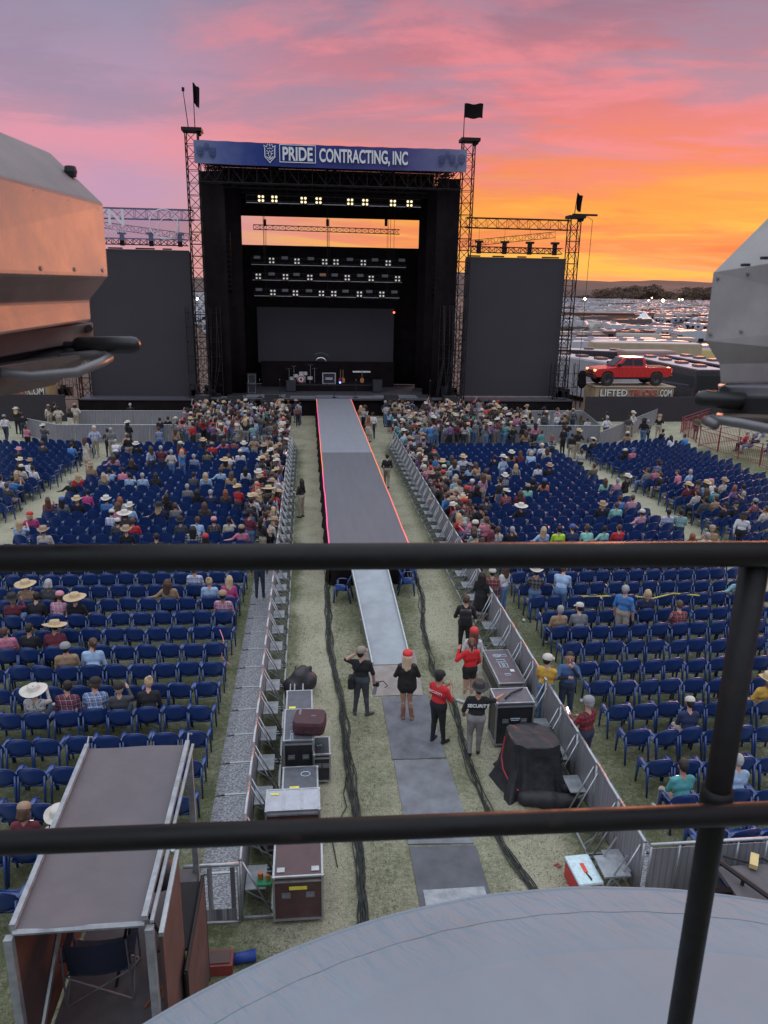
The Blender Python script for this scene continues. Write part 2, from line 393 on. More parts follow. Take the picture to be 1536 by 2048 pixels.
def make_chair(loc,rz,label,group,parts):
    if not parts:
        o=bpy.data.objects.new('plastic_armchair',CH_MID); C.objects.link(o); o.location=loc; o.rotation_euler=(0,0,rz)
        return tag(o,label,'chair',group)
    e=empty('plastic_armchair',loc,rz,label,'chair',group)
    for k,v in CH_HI.items():
        for me in v:
            o=bpy.data.objects.new(k,me); C.objects.link(o); o.parent=e
    return e
CHAIRS=[]   # x,y,rz,block,row,col
rc=random.Random(5)
def jit(a): return rc.uniform(-a,a)
def chair_block(name,x0,x1,ys,from_right,rot=0.0,org=None,skip=None):
    for r_,yy in enumerate(ys):
        n=int((x1-x0)/0.582); drift=rc.uniform(-.04,.04)
        for k in range(n):
            xx=(x1-0.29-k*0.582) if from_right else (x0+0.29+k*0.582)
            X,Y=xx+drift+jit(.03),yy+jit(.055)
            if rot:
                dx,dy=xx,yy; X=org[0]+dx*math.cos(rot)-dy*math.sin(rot)+jit(.02); Y=org[1]+dx*math.sin(rot)+dy*math.cos(rot)+jit(.02)
            if skip and skip(X,Y): continue
            CHAIRS.append([X,Y,rot+jit(.11),name,r_,k])
ROW=1.045
chair_block('left block',-11.2,-2.15,[10.2+ROW*i for i in range(35)],True,skip=lambda X,Y:(Y<11.7 and X>-3.3) )
chair_block('right block',6.62,15.2,[9.6+ROW*i for i in range(35)],False,skip=lambda X,Y:(Y>44.5 and X>14.6) or Y<12.0 and X<6.5)
a=R(20)
chair_block('far right block',-5,16,[ROW*i for i in range(-26,22)],False,rot=a,org=(16.5,30),skip=lambda X,Y:X<16.7 or X>23.8 or Y>48.2-(23.8-X)*0.38 or Y<18)
chair_block('far left block',-16,6,[ROW*i for i in range(-14,24)],True,rot=-a,org=(-12.4,30),skip=lambda X,Y:X>-12.75 or X<-22 or Y>47 or Y<24)
def vis(c):
    p=project(Vector((c[0],c[1],.6)))
    return p and -30<p[0]<1566 and p[1]<2080
CH=[c for c in CHAIRS if vis(c)]
CH.sort(key=lambda c:project(Vector((c[0],c[1],.6)))[2])
rowsy={}
for c in CH: rowsy.setdefault(c[3],set()).add(c[4])
rowsy={k:sorted(v) for k,v in rowsy.items()}
side={'left block':'from the runway side','right block':'from the runway side','far right block':'from the aisle','far left block':'from the aisle'}
for i,c in enumerate(CH[:300]):
    rn=rowsy[c[3]].index(c[4])+1
    lab='blue plastic armchair in %s row of %s, %s seat %s'%(ordn(rn),c[3],ordn(c[5]+1),side[c[3]])
    make_chair((c[0],c[1],0),c[2],lab,'blue plastic armchairs in rows',i<170)
rest=CH[300:]; nv=len(CH_LOV)
V=np.zeros((len(rest)*nv,3)); Fs=[]
for i,c in enumerate(rest):
    ca,sa=math.cos(c[2]),math.sin(c[2]); P_=CH_LOV
    V[i*nv:(i+1)*nv,0]=c[0]+P_[:,0]*ca-P_[:,1]*sa; V[i*nv:(i+1)*nv,1]=c[1]+P_[:,0]*sa+P_[:,1]*ca; V[i*nv:(i+1)*nv,2]=P_[:,2]
    o=i*nv; Fs+=[tuple(k+o for k in f) for f in CH_LOF]
me=bpy.data.meshes.new('chair_rows'); me.from_pydata(V.tolist(),[],Fs); me.materials.append(plast)
o=bpy.data.objects.new('chair_rows',me); C.objects.link(o); tag(o,'distant rows of blue plastic armchairs filling the field towards the stage','chairs',kind='stuff')
print('chairs',len(CH),'t',time.time()-T0)
def nearest_chair(X,Y,used=set()):
    best=None
    for c in CHAIRS:
        if id(c) in used: continue
        d=(c[0]-X)**2+(c[1]-Y)**2
        if best is None or d<best[0]: best=(d,c)
    used.add(id(best[1])); return best[1],math.sqrt(best[0])
# two spare chairs by the ramp and one by the right side
for (X,Y,rz,lab) in [(1.05,22.9,R(78),'blue plastic armchair alone left of the white ramp'),(3.2,23.4,R(-95),'blue plastic armchair right of the white ramp, nearer of two'),(3.35,24.4,R(-80),'blue plastic armchair right of the white ramp, farther of two')]:
    make_chair((X,Y,0),rz,lab,None,True)
# ------------------------------------------------------------------ crowd barriers
treadm,nt,b=base('tread_plate'); oc=nt.new('ShaderNodeTexCoord').outputs['Object']
vo=nt.new('ShaderNodeTexVoronoi'); nt.put(vo.inputs['Vector'],nt.comb(nt.m('MULTIPLY',nt.sep(oc)[0],0.5),nt.m('MULTIPLY',nt.sep(oc)[1],1.0),0.0)); vo.inputs['Scale'].default_value=42
dn_=nt.noise(oc,3,5,0.65)
cc=nt.mix(nt.sstep(vo.outputs['Distance'],0.25,0.65),(0.46,0.46,0.50),(0.16,0.16,0.175)); cc=nt.mix(nt.m('MULTIPLY',dn_,0.45),cc,(0.17,0.16,0.165))
nt.put(b.inputs['Base Color'],cc); b.inputs['Metallic'].default_value=0.35; b.inputs['Roughness'].default_value=0.45
bn=nt.new('ShaderNodeBump'); bn.inputs['Strength'].default_value=0.6; bn.inputs['Distance'].default_value=0.01; nt.put(bn.inputs['Height'],vo.outputs['Distance']); nt.put(b.inputs['Normal'],bn.outputs[0])
panm,nt,b=base('barrier_sheet'); oc=nt.new('ShaderNodeTexCoord').outputs['Object']; X_,Y_,Z_=nt.sep(oc)
rib=nt.m('FRACT',nt.m('MULTIPLY',nt.m('ADD',X_,Y_),9.0)); k=nt.sstep(nt.m('ABSOLUTE',nt.m('SUBTRACT',rib,0.5)),0.32,0.46)
cc=nt.mix(nt.noise(nt.comb(nt.m('MULTIPLY',X_,9.0),nt.m('MULTIPLY',Y_,9.0),Z_),1.0,4,0.6),(0.17,0.16,0.18),(0.36,0.345,0.375)); cc=nt.mix(nt.m('MULTIPLY',k,0.5),cc,(0.11,0.11,0.12))
nt.put(b.inputs['Base Color'],cc); b.inputs['Metallic'].default_value=0.2; b.inputs['Roughness'].default_value=0.5
def barrier_proto(L):
    """panel along local Y, tread plate on -X (crowd side), braces and step on +X"""
    ms=[]
    m=MB().bb(-.012,.012,.02,L-.02,.10,1.14); ms.append(('panel',m.mesh('barrier_panel',panm)))
    m=MB().tube((0,0,1.18),(0,L-.01,1.18),.03,n=8); m.tube((0,.02,0),(0,.02,1.17),.022); m.tube((0,L-.03,0),(0,L-.03,1.17),.022); ms.append(('frame',m.mesh('barrier_frame',alu,True)))
    for yy in(.10,L-.11):
        m=MB().tube((.02,yy,1.05),(.46,yy,.05),.017); ms.append(('brace',m.mesh('barrier_brace',alu,True)))
    m=MB().bb(.03,.36,.26,L-.26,.36,.375); 
    for yy in(.27,L-.27): m.tube((.03,yy,.36),(.44,yy,.06),.012)
    ms.append(('step',m.mesh('barrier_step',aludull)))
    m=MB().bb(.03,.48,.02,.06,.01,.05); m.bb(.03,.48,L-.07,L-.03,.01,.05); m.bb(.44,.48,.06,L-.07,.012,.048); ms.append(('base_frame',m.mesh('barrier_base',alu)))
    m=MB().bb(-.60,-.035,0,L-.05,.02,.05); m.box((-.70,(L-.05)/2,.022),(.20,L-.052,.006),M=Matrix.Rotation(R(-11),3,'Y')); ms.append(('tread_plate',m.mesh('barrier_tread',treadm)))
    m=MB().bb(-.60,-.04,L-.049,L-.002,.045,.062); ms.append(('end_strip',m.mesh('barrier_strip',alu)))
    return ms
BP=barrier_proto(1.06)
def place_barrier(x,y,rz,flip,lab,group,parts=None):
    e=empty('crowd_barrier',(x,y,0),rz,lab,'barrier',group)
    for nme,me in BP:
        if parts and nme not in parts: continue
        o=bpy.data.objects.new(nme,me); C.objects.link(o); o.parent=e
        if flip: o.scale=(-1,1,1)
    return e
for i in range(35):
    Y=9.95+1.06*i
    place_barrier(-1.13,Y,0,False,'grey metal crowd barrier left of the runway, %s from the near end'%ordn(i+1),'crowd barriers left of the runway')
    place_barrier(5.36,Y-.1,0,True,'grey metal crowd barrier right of the runway, %s from the near end'%ordn(i+1),'crowd barriers right of the runway')
def run(p,q,h,lab,grp,kind='x'):
    p=Vector(p);q=Vector(q);L=(q-p).length;n=max(1,round(L/1.22)); ang=math.atan2(q.y-p.y,q.x-p.x)
    m=MB().bb(.01,L/n-.015,-.012,.012,.06,h-.05); pm=m.mesh('fence_sheet',panm)
    m=MB().tube((0,0,h),(L/n-.01,0,h),.028,n=6); m.tube((.02,0,0),(.02,0,h),.022); m.tube((.02,.02,h-.3),(.02,.5,.03),.018); fm=m.mesh('fence_frame',alu)
    for i in range(n):
        c_=p+(q-p)*(i/n); e=empty('fence_panel',c_,ang,lab%ordn(i+1),'barrier',grp)
        for a_,me in(('sheet',pm),('frame',fm)):
            o=bpy.data.objects.new(a_,me); C.objects.link(o); o.parent=e
run((-16.1,54.9,0),(-8.5,54.9,0),1.2,'grey metal fence panel before left screen, %s from left','fence panels of the rear left pit')
run((-18.4,51.6,0),(-15.9,49.4,0),1.2,'grey fence panel of left angled stretch, %s from left','fence panels of the angled left stretch')
run((-15.9,49.3,0),(-6.6,49.1,0),1.2,'grey metal fence panel behind the left seats, %s from left','fence panels behind the left seats')
run((11.2,55.2,0),(20.6,55.2,0),1.2,'grey metal fence panel before right screen, %s from left','fence panels of the rear right pit')
run((7.2,48.9,0),(19.5,48.9,0),1.2,'grey metal fence panel behind the right seats, %s from left','fence panels behind the right seats')
run((18.6,46.5,0),(26.9,56.3,0),1.2,'grey fence panel of right slanting stretch, %s from seats','fence panels of the slanting right stretch')
run((20.55,55.1,0),(19.55,49.0,0),1.2,'grey side fence panel below right tower, %s from stage','fence panels of the right side stretch')
# near corner gates
e=empty('barrier_gate',(-1.98,9.88,0),0,'low metal gate closing the tread plate walkway at the near left end','gate')
m=MB(); m.tube((0,0,1.17),(.84,0,1.17),.032,n=8); m.tube((.02,0,.05),(.02,0,1.15),.022); m.tube((.82,0,.05),(.82,0,1.15),.022); m.tube((0,0,.08),(.84,0,.08),.022); m.build('frame',alu,e,True)
m=MB().bb(.06,.78,-.008,.008,.12,.34); m.bb(.35,.42,-.02,.02,.36,1.12); m.bb(.70,.77,-.02,.02,.36,1.12); m.build('sheet',treadm,e)
e=empty('barrier_gate',(5.42,9.78,0),0,'low metal barrier running right from the near end of right fence','gate')
m=MB(); m.tube((0,0,1.18),(3.2,0,1.18),.03,n=8)
for xx in(.02,.5,1.0,1.5,2.0,2.6,3.18): m.tube((xx,0,.02),(xx,0,1.16),.02)
m.build('frame',alu,e,True); MB().bb(.03,3.15,.0,.014,.08,1.1).build('sheet',panm,e)
# bins of bits on the near left barrier step
e=empty('tool_tray',(-.80,10.35,.375),0,'small green and orange plastic bits on the near barrier step','tray')
mt=MB(); mt.bb(-.12,.12,-.1,.1,0,.04); mt.build('tray',mat('green_plastic',(0.03,.28,.13),.5),e)
mt=MB(); mt.tube((-.06,.05,.04),(-.06,.05,.15),.045); mt.tube((.07,0,.04),(.05,.02,.12),.04); mt.build('bottle',mat('orange_plastic',(0.6,.18,.05),.5),e)
# red railing on the right and seats behind
redm=mat('red_rail_paint',(0.26,0.035,0.05),.5)
def railing(p,q,h,lab):
    p=Vector(p);q=Vector(q);L=(q-p).length; e=empty('red_railing',p,math.atan2(q.y-p.y,q.x-p.x),lab,'railing')
    m=MB(); 
    for hh in(h,.12,h*.82): m.tube((0,0,hh),(L,0,hh),.022)
    m.build('rails',redm,e)
    for i in range(int(L/2)+1): MB().tube((min(L,i*2),0,0),(min(L,i*2),0,h+.05),.035).build('post',redm,e)
    m=MB(); k=int(L/.16)
    for i in range(k): m.tube((i*.16,0,.12),(i*.16,0,h*.82),.012,n=4)
    m.build('bars',redm,e)
railing((27.4,52.9,0),(31.5,57.0,0),1.15,'short red metal railing beside the slanting grey fence')
railing((25.95,47.7,0),(27.6,34.0,0),1.35,'long red metal railing along the right aisle')
railing((25.95,47.7,0),(36,52,0),1.35,'red metal railing running away behind the right aisle')
railing((27.2,52.8,0),(26.3,48.6,0),1.15,'red gate railing by the purple bin')
# ------------------------------------------------------------------ runway, ramp, mats
e=empty('catwalk_runway',(2.0,41,0),0,'long grey catwalk runway with black skirts leading to the stage','runway')
O=Vector((2.0,41,0))
def bld(m,n,mt,par,off,**k):
    m.v=[tuple(Vector(p)-off) for p in m.v]; return m.build(n,mt,par,**k)
dk1,nt,b=base('runway_grey'); oc=nt.new('ShaderNodeTexCoord').outputs['Object']; X_,Y_,Z_=nt.sep(oc)
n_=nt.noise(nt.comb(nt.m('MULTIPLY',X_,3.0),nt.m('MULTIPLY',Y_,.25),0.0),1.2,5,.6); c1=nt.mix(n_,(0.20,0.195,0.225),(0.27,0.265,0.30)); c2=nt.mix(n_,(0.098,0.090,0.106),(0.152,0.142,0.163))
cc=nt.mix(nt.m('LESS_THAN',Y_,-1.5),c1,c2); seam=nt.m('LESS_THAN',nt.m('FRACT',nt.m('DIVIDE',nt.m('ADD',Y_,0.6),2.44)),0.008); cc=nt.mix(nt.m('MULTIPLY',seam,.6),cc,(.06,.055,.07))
nt.put(b.inputs['Base Color'],cc); b.inputs['Roughness'].default_value=.55
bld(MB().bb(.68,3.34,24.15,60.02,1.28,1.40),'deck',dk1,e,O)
def skirt(u,v,xx,s):
    Y=24.2+35.7*u; return (xx+s*(.05*math.sin(Y*3.1)+.03*math.sin(Y*8))*(1-v)+s*.12*(1-v),Y,.02+1.3*v)
for s,xx in((-1,.70),(1,3.32)):
    bld(MB().grid(lambda u,v:skirt(u,v,xx,s),300,4),'skirt',blackcloth,e,O,smooth=True)
bld(MB().grid(lambda u,v:(.70+2.62*u,24.17-.04*math.sin(u*30)*(1-v),.02+1.3*v),30,3),'skirt',blackcloth,e,O,smooth=True)
def ledmat(name,stops,ax=1):
    m,nt,b=base(name); oc=nt.new('ShaderNodeTexCoord').outputs['Object']; y_=nt.sep(oc)[ax]
    t=nt.m('DIVIDE',nt.m('ADD',y_,18.5),37.5,clamp=True); c=nt.ramp(t,stops)
    nt.put(b.inputs['Emission Color'],c); b.inputs['Emission Strength'].default_value=1.15; b.inputs['Base Color'].default_value=(.3,.1,.1,1); return m
pk=(1.0,.06,.30); og=(1.0,.22,.06); sal=(1.0,.14,.13)
lm1=ledmat('led_left',[(0,pk),(.3,pk),(.36,og),(.45,og),(.58,sal),(.65,pk),(.85,pk),(.92,og),(1,og)]); lm2=ledmat('led_right',[(0,sal),(.2,sal),(.3,og),(.6,og),(1,sal)])
for xx,lm in((.655,lm1),(3.365,lm2)):
    m=MB(); pts=[(xx+.006*math.sin(Y*.9)+.004*math.sin(Y*2.3),Y,1.39+.006*math.sin(Y*1.3)) for Y in np.arange(24.15,60,.3)]
    m.path(pts,.023,n=6); bld(m,'led_strip',lm,e,O)
e=empty('access_ramp',(2.1,20.5,0),0,'pale metal access ramp with raised side rails at the runway end','ramp')
O=Vector((2.1,20.5,0)); rm=mat('ramp_metal',(0.30,0.315,0.345),.55,.1,var=.16,scale=1.5,fine=1)
m=MB(); rs=[]
y0,y1,z1=18.35,24.13,1.385
m.loft([[(1.66,y0,.01),(2.66,y0,.01),(2.66,y0,.04),(1.66,y0,.04)],[(1.27,y1,z1-.06),(2.40,y1,z1-.06),(2.40,y1,z1),(1.27,y1,z1)]]); bld(m,'ramp_surface',rm,e,O)
for (xa,xb) in((1.64,1.25),(2.68,2.42)):
    m=MB(); m.loft([[(xa-.02,y0,.0),(xa+.02,y0,.0),(xa+.02,y0,.11),(xa-.02,y0,.11)],[(xb-.02,y1,z1-.1),(xb+.02,y1,z1-.1),(xb+.02,y1,z1+.07),(xb-.02,y1,z1+.07)]]); bld(m,'side_rail',alu,e,O)
m=MB()
for yy in(20.4,22.9):
    zz=(yy-y0)/(y1-y0)*z1
    for xx in(1.46,2.46): m.bb(xx-.02,xx+.02,yy-.02,yy+.02,0,zz-.05)
bld(m,'support_leg',alu,e,O)
# mats on the ground
def groundmat(quad,name,mt,lab,cat,zt=.018,grp=None):
    q=[Vector((p.x,p.y,0)) for p in quad]; o=sum(q,Vector())/4
    m=MB(); n=10; N=random.Random(int(o.y*10))
    def fn(u,v):
        a=q[0].lerp(q[1],u); b_=q[3].lerp(q[2],u); p=a.lerp(b_,v); return (p.x,p.y,zt+.006*math.sin(u*5+o.y)+.006*math.sin(v*7+o.x))
    m.grid(fn,n,n); top=list(m.v)
    edge=[i*(n+1) for i in range(n+1)]+[n*(n+1)+j for j in range(1,n+1)]+[i*(n+1)+n for i in range(n-1,-1,-1)]+[j for j in range(n-1,0,-1)]
    vs=[top[i] for i in edge]+[(top[i][0],top[i][1],.001) for i in edge]; L=len(edge)
    m.add(vs,[(i,(i+1)%L,L+(i+1)%L,L+i) for i in range(L)])
    ob=m.build(name,mt,origin=o); return tag(ob,lab,cat,grp)
plym=mat('worn_plywood',(0.27,0.225,0.21),.8,var=.2,scale=2.5,bump=.2); matd=mat('dark_rubber_mat',(0.135,0.135,0.155),.7,var=.3,scale=2.2,bump=.25,bscale=18)
V3=lambda x,y:Vector((x,y,0))
groundmat([V3(1.54,16.76),V3(2.78,16.73),V3(2.90,19.2),V3(1.50,19.3)],'plywood_sheet',plym,'brown plywood sheet on the ground at the foot of the ramp','board',.012)
groundmat([V3(1.72,14.09),V3(2.88,14.06),V3(2.88,16.70),V3(1.73,16.68)],'rubber_mat',matd,'dark grey ground mat just below the brown plywood sheet','mat')
groundmat([V3(1.72,11.47),V3(2.93,11.41),V3(2.90,14.0),V3(1.75,14.05)],'rubber_mat',mat('grey_rubber_mat',(0.165,0.165,0.185),.7,var=.25,scale=2.2,bump=.25),'mid grey ground mat, second below the plywood sheet','mat')
groundmat([V3(1.72,8.6),V3(2.95,8.6),V3(2.94,11.35),V3(1.74,11.41)],'rubber_mat',mat('darkest_rubber_mat',(0.095,0.095,0.11),.7,var=.25,scale=2.2,bump=.25),'darkest ground mat, nearest to the tarpaulin roof','mat')
m=MB().bb(1.74,2.74,8.9,9.85,.42,.50); ob=m.build('deck_step',aludull,bev=.01,origin=(2.24,9.4,0)); tag(ob,'low pale metal deck on the mat beside the tarpaulin roof','step')
MB().bb(-.46,.46,-.43,.43,.05,.419).build('side_skirt',mat('light_grey',(.3,.3,.33)),ob)
# cable bundles
cabm=mat('cable_black',(0.022,0.024,0.022),.7,var=.5,scale=8)
def cables(pts,n,spread,lab,seed):
    rg=random.Random(seed); m=MB(); P3=[Vector((a,b,0)) for a,b in pts]
    for k in range(n):
        ox=rg.uniform(-spread,spread); ph=rg.uniform(0,6); out=[]
        for i in range(len(P3)-1):
            for t in np.arange(0,1,.08):
                p=P3[i].lerp(P3[i+1],t); Y=p.y
                out.append((p.x+ox*(.6+.4*math.sin(Y*.9+ph))+.035*math.sin(Y*2.1+ph*2)+.02*math.sin(Y*5+ph),Y,.02+.014*(k%3)))
        m.path(out,.010,n=5)
    return tag(m.build('cable_bundle',cabm,origin=P3[len(P3)//2],smooth=True),lab,'cables')
cables([(.62,26),(.58,23.8),(.53,19.37),(.74,16.65),(.78,13.63),(.85,12.22),(.80,9.88),(.75,7)],16,.09,'thick bundle of dark cables snaking along grass left of the ramp',1)
cables([(3.7,26),(3.66,23.0),(3.36,20.85),(3.20,18.3),(3.20,17.75),(3.43,16.23),(3.33,13.97),(3.34,12.62),(3.40,11.34),(3.65,10.3),(3.95,8.5)],9,.09,'dark cable bundle snaking along grass right of the ramp',2)
m=MB(); m.path([(.80,13.9,.02),(.70,13.5,.02),(.62,13.0,.02),(.66,12.6,.02),(.45,12.1,.02),(.35,11.7,.02),(.42,11.0,.02)],.01,n=5); tag(m.build('loose_cable',cabm,origin=(.5,12.5,0)),'single thin cable looping off the left cable bundle','cable')
# ------------------------------------------------------------------ stage
e=empty('stage',(2,62,0),0,'black outdoor stage deck with grey floor panels and skirt','stage'); O=Vector((2,62,0))
bld(MB().bb(-8.2,12.2,60.03,70,1.25,1.4),'deck',mat('deck_black',(.05,.045,.055),.6,var=.2),e,O)
bld(MB().bb(-17.5,21.5,60.3,60.4,.0,1.24),'skirt',blackcloth,e,O)
m=MB().bb(-17.4,-8.21,60.2,63,1.2,1.3); m.bb(12.21,21.4,60.2,63,1.2,1.3); bld(m,'side_deck',mat('side_deck',(.07,.065,.08),.6),e,O)
bld(MB().bb(-8.3,12.3,59.98,60.028,1.36,1.43),'front_edge',steelgrey,e,O)
pm=mat('stage_floor_panel',(.17,.165,.19),.6,var=.15)
rg=random.Random(4)
for x0,x1,y0_,y1_ in [(-4.9,-3.4,60.6,62.4),(-3.35,-1.8,60.6,62.4),(-1.4,.6,60.5,61.5),(.65,2.0,60.5,61.9),(2.05,3.6,60.5,61.7),(3.65,5.2,60.5,61.6),(5.25,6.9,60.6,62.0),(6.95,8.8,60.6,62.3),(-6.8,-5.0,60.6,61.6)]:
    bld(MB().bb(x0,x1,y0_,y1_,1.40,1.42),'floor_panel',pm,e,O)
# roof towers
def tower(x,y,h,w,lab,grp='black truss towers of the stage'):
    e=empty('truss_tower',(x,y,0),0,lab,'tower',grp)
    m=MB(); truss(m,(0,0,.15),(0,0,h),w,.85,.05,.026); m.build('lattice',trussm,e)
    MB().bb(-w*.8,w*.8,-w*.8,w*.8,0,.14).build('base_plate',trussm,e)
    m=MB().bb(-w*.75,w*.9,-w*.7,w*.7,h,h+.22); m.tube((w*.6,-.3,h-.05),(w*.6,.3,h-.05),.18,n=10); m.build('head_block',trussm,e)
    return e
tower(-8.0,60.3,20.2,.85,'tall black truss tower left of the blue banner')
tower(11.95,60.3,20.2,.85,'tall black truss tower right of the blue banner')
tower(-7.6,69.5,19.4,.85,'rear truss tower behind the left drapes'); tower(11.5,69.5,19.4,.85,'rear truss tower behind the right drapes')
tower(21.0,62,15.3,.8,'shorter outer truss tower right of the right screen'); tower(-17.3,62,15.3,.8,'shorter outer truss tower left of the left screen')
# roof
e=empty('stage_roof',(2,65,18),0,'black stage roof with lattice trusses and blue fascia banner','roof'); O=Vector((2,65,18))
bld(MB().bb(-7.6,11.6,60.1,70.3,19.35,19.5),'roof_sheet',blackcloth,e,O)
m=MB()
for yy in(60.4,63.2,66,69.5): truss(m,(-7.5,yy,17.6),(11.5,yy,17.6),.8,1.0,.045,.025,h=1.3)
for xx in(-7.2,-2.5,2,6.5,11.2): truss(m,(xx,60.6,18.7),(xx,69.6,18.7),.6,1.0,.04,.022)
bld(m,'roof_truss',trussm,e,O)
m=MB().bb(-7.0,11.0,70.0,70.1,15.55,19.3); bld(m,'rear_drape',blackcloth,e,O)
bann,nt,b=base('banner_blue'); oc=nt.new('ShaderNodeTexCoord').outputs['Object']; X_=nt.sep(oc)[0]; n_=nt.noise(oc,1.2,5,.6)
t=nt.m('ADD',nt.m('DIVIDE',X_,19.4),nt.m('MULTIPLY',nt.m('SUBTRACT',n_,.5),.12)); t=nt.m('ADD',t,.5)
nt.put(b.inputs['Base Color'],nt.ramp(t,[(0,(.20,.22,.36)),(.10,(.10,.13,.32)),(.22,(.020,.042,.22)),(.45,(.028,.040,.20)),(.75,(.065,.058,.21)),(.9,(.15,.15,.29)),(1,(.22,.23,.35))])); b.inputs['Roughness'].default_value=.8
eb=empty('fascia_banner',(1.95,59.75,18.85),0,'blue fascia banner reading PRIDE CONTRACTING, INC above the stage','banner')
def bnf(u,v):
    x=-9.75+19.5*u; return (x,.05*math.sin(x*1.7)*(1-v)+(-.25+.0*v),-.78-.06*math.sin(u*PI)+1.5*v+.012*math.sin(x*4)*v)
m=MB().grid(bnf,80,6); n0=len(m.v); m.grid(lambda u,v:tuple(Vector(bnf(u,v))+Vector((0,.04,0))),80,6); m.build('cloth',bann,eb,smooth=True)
def T(s,x,z,size,sx,nm='lettering'): return text(nm,s,size,textw,(x,-.36,z),(PI/2,0,0),eb,sx,.01,off=.03)
fit(T('PRIDE',-3.62,-.40,1.12,.72),-3.55,-1.42,.86); fit(T('CONTRACTING,',-.90,-.42,1.12,.62),-.95,4.12,.86); fit(T('INC',4.30,-.44,1.12,.66),4.32,5.42,.86)
m=MB()
x0,x1,z0,z1=-3.78,-1.20,-.56,.62
for a_ in((x0,x1,z0,z0+.05),(x0,x1,z1-.05,z1)): m.bb(a_[0],a_[1],-.37,-.35,a_[2],a_[3])
for a_ in((x0,x0+.05),(x1-.05,x1)): m.bb(a_[0],a_[1],-.37,-.35,z0+.051,z1-.051)
m.build('word_frame',textw,eb)
def crest(cx,cz,s,mt,par,nm='crest'):
    m=MB(); k=lambda pts,r=.035:m.path([(cx+px*s,-.365,cz+pz*s) for px,pz in pts],r*s,n=4)
    k([(-.42,.42),(-.42,-.25),(0,-.72),(.42,-.25),(.42,.42)],.05); k([(-.42,.42),(-.50,.62),(-.25,.50),(-.18,.74),(0,.58),(0,.9),(0,.58),(.18,.74),(.25,.50),(.50,.62),(.42,.42)],.045)
    k([(-.3,.25),(-.10,.12),(-.12,-.12),(0,-.28),(.12,-.12),(.10,.12),(.3,.25)]); k([(-.28,.02),(-.12,.0)]); k([(.28,.02),(.12,.0)]); k([(-.3,-.2),(-.1,-.42),(0,-.5),(.1,-.42),(.3,-.2)]); k([(0,.3),(0,.1)]); k([(-.12,-.3),(0,-.36),(.12,-.3)],.05)
    k([(-.22,.36),(0,.44),(.22,.36)]); return m.build(nm,mt,par)
crest(-4.45,-.02,.83,textw,eb)
cb=mat('crest_blue',(.035,.05,.17),.8)
for cx,cz,s in [(-9.3,-.05,.5),(-8.45,-.1,.5),(-8.85,.28,.34),(7.9,-.1,.5),(8.65,-.05,.5),(9.35,0,.5),(8.3,.32,.3),(9.0,-.42,.26)]: crest(cx,cz,s,cb,eb)
# flags
def flag(x,y,z,h,wd,ht,lab,droop,lean=0):
    e=empty('flag',(x,y,z),0,lab,'flag'); MB().tube((0,0,0),(lean,0,h),.035,.025,n=6).build('pole',trussm,e)
    if ht:
        m=MB().grid(lambda u,v:(lean+wd*u*(1-droop*.35*(1-v)),.12*math.sin(u*6)+.05*math.sin(v*4),h-ht+ht*v-droop*u*.7+.04*math.sin(u*9)),14,8); m.build('flag_cloth',blackcloth,e,smooth=True)
    else: MB().tube((lean,0,h-.08),(lean+.02,0,h+.16),.10,n=8).build('finial',trussm,e)
flag(-7.75,60.3,20.4,2.95,.45,1.3,'narrow black flag on the left stage tower',.55)
flag(11.55,60.3,20.4,2.35,1.35,.95,'black rectangular flag on the right stage tower',.02)
flag(20.95,62,15.5,1.7,.42,1.2,'narrow black flag on the outer right tower',.4,.12)
flag(-8.2,60.3,20.4,2.45,0,0,'thin aerial pole leaning beside the left stage flag',0,-.25)
# drapes
def drape(x0,x1,y0_,y1_,z0,z1,lab,amp=.12,fold=2.6):
    o=Vector(((x0+x1)/2,(y0_+y1_)/2,z0)); L=math.hypot(x1-x0,y1_-y0_)
    nx,ny=-(y1_-y0_)/L,(x1-x0)/L
    def fn(u,v):
        w_=amp*math.sin(u*L*fold)+amp*.5*math.sin(u*L*fold*2.3+1); return (x0+(x1-x0)*u+nx*w_-o.x,y0_+(y1_-y0_)*u+ny*w_-o.y,(z1-z0)*v)
    m=MB().grid(fn,max(8,int(L*10)),3); ob=m.build('black_drape',blackcloth,smooth=True); ob.location=o; md=ob.modifiers.new('thick','SOLIDIFY'); md.thickness=.02
    return tag(ob,lab,'curtain','black drapes around the stage')
drape(-6.9,-5.0,62.5,63.5,1.42,17,'black drape left of stage opening, front one')
drape(-7.0,-5.9,67,68.3,1.42,17,'black drape at the inner left of the stage')
drape(-7.4,-6.2,64.5,69.7,1.42,18,'black drape along the left flank of the stage')
drape(9.35,10.8,66.9,65.9,1.42,17,'black drape at the inner right of the stage')
drape(9.4,11.1,62.6,62.2,1.42,17.2,'black drape right of stage opening, front one')
drape(-7.75,-5.9,61.2,61.0,0.0,17.8,'black drape hanging beside the left banner tower')
drape(9.9,11.6,61.0,61.2,0.0,17.8,'black drape hanging beside the right banner tower')
drape(10.6,11.3,69.5,64.5,1.42,18,'black drape along the right flank of the stage')
drape(-6.3,9.9,69.6,69.6,1.42,13.2,'wide black backdrop drape behind the stage screen',.06,1.5)
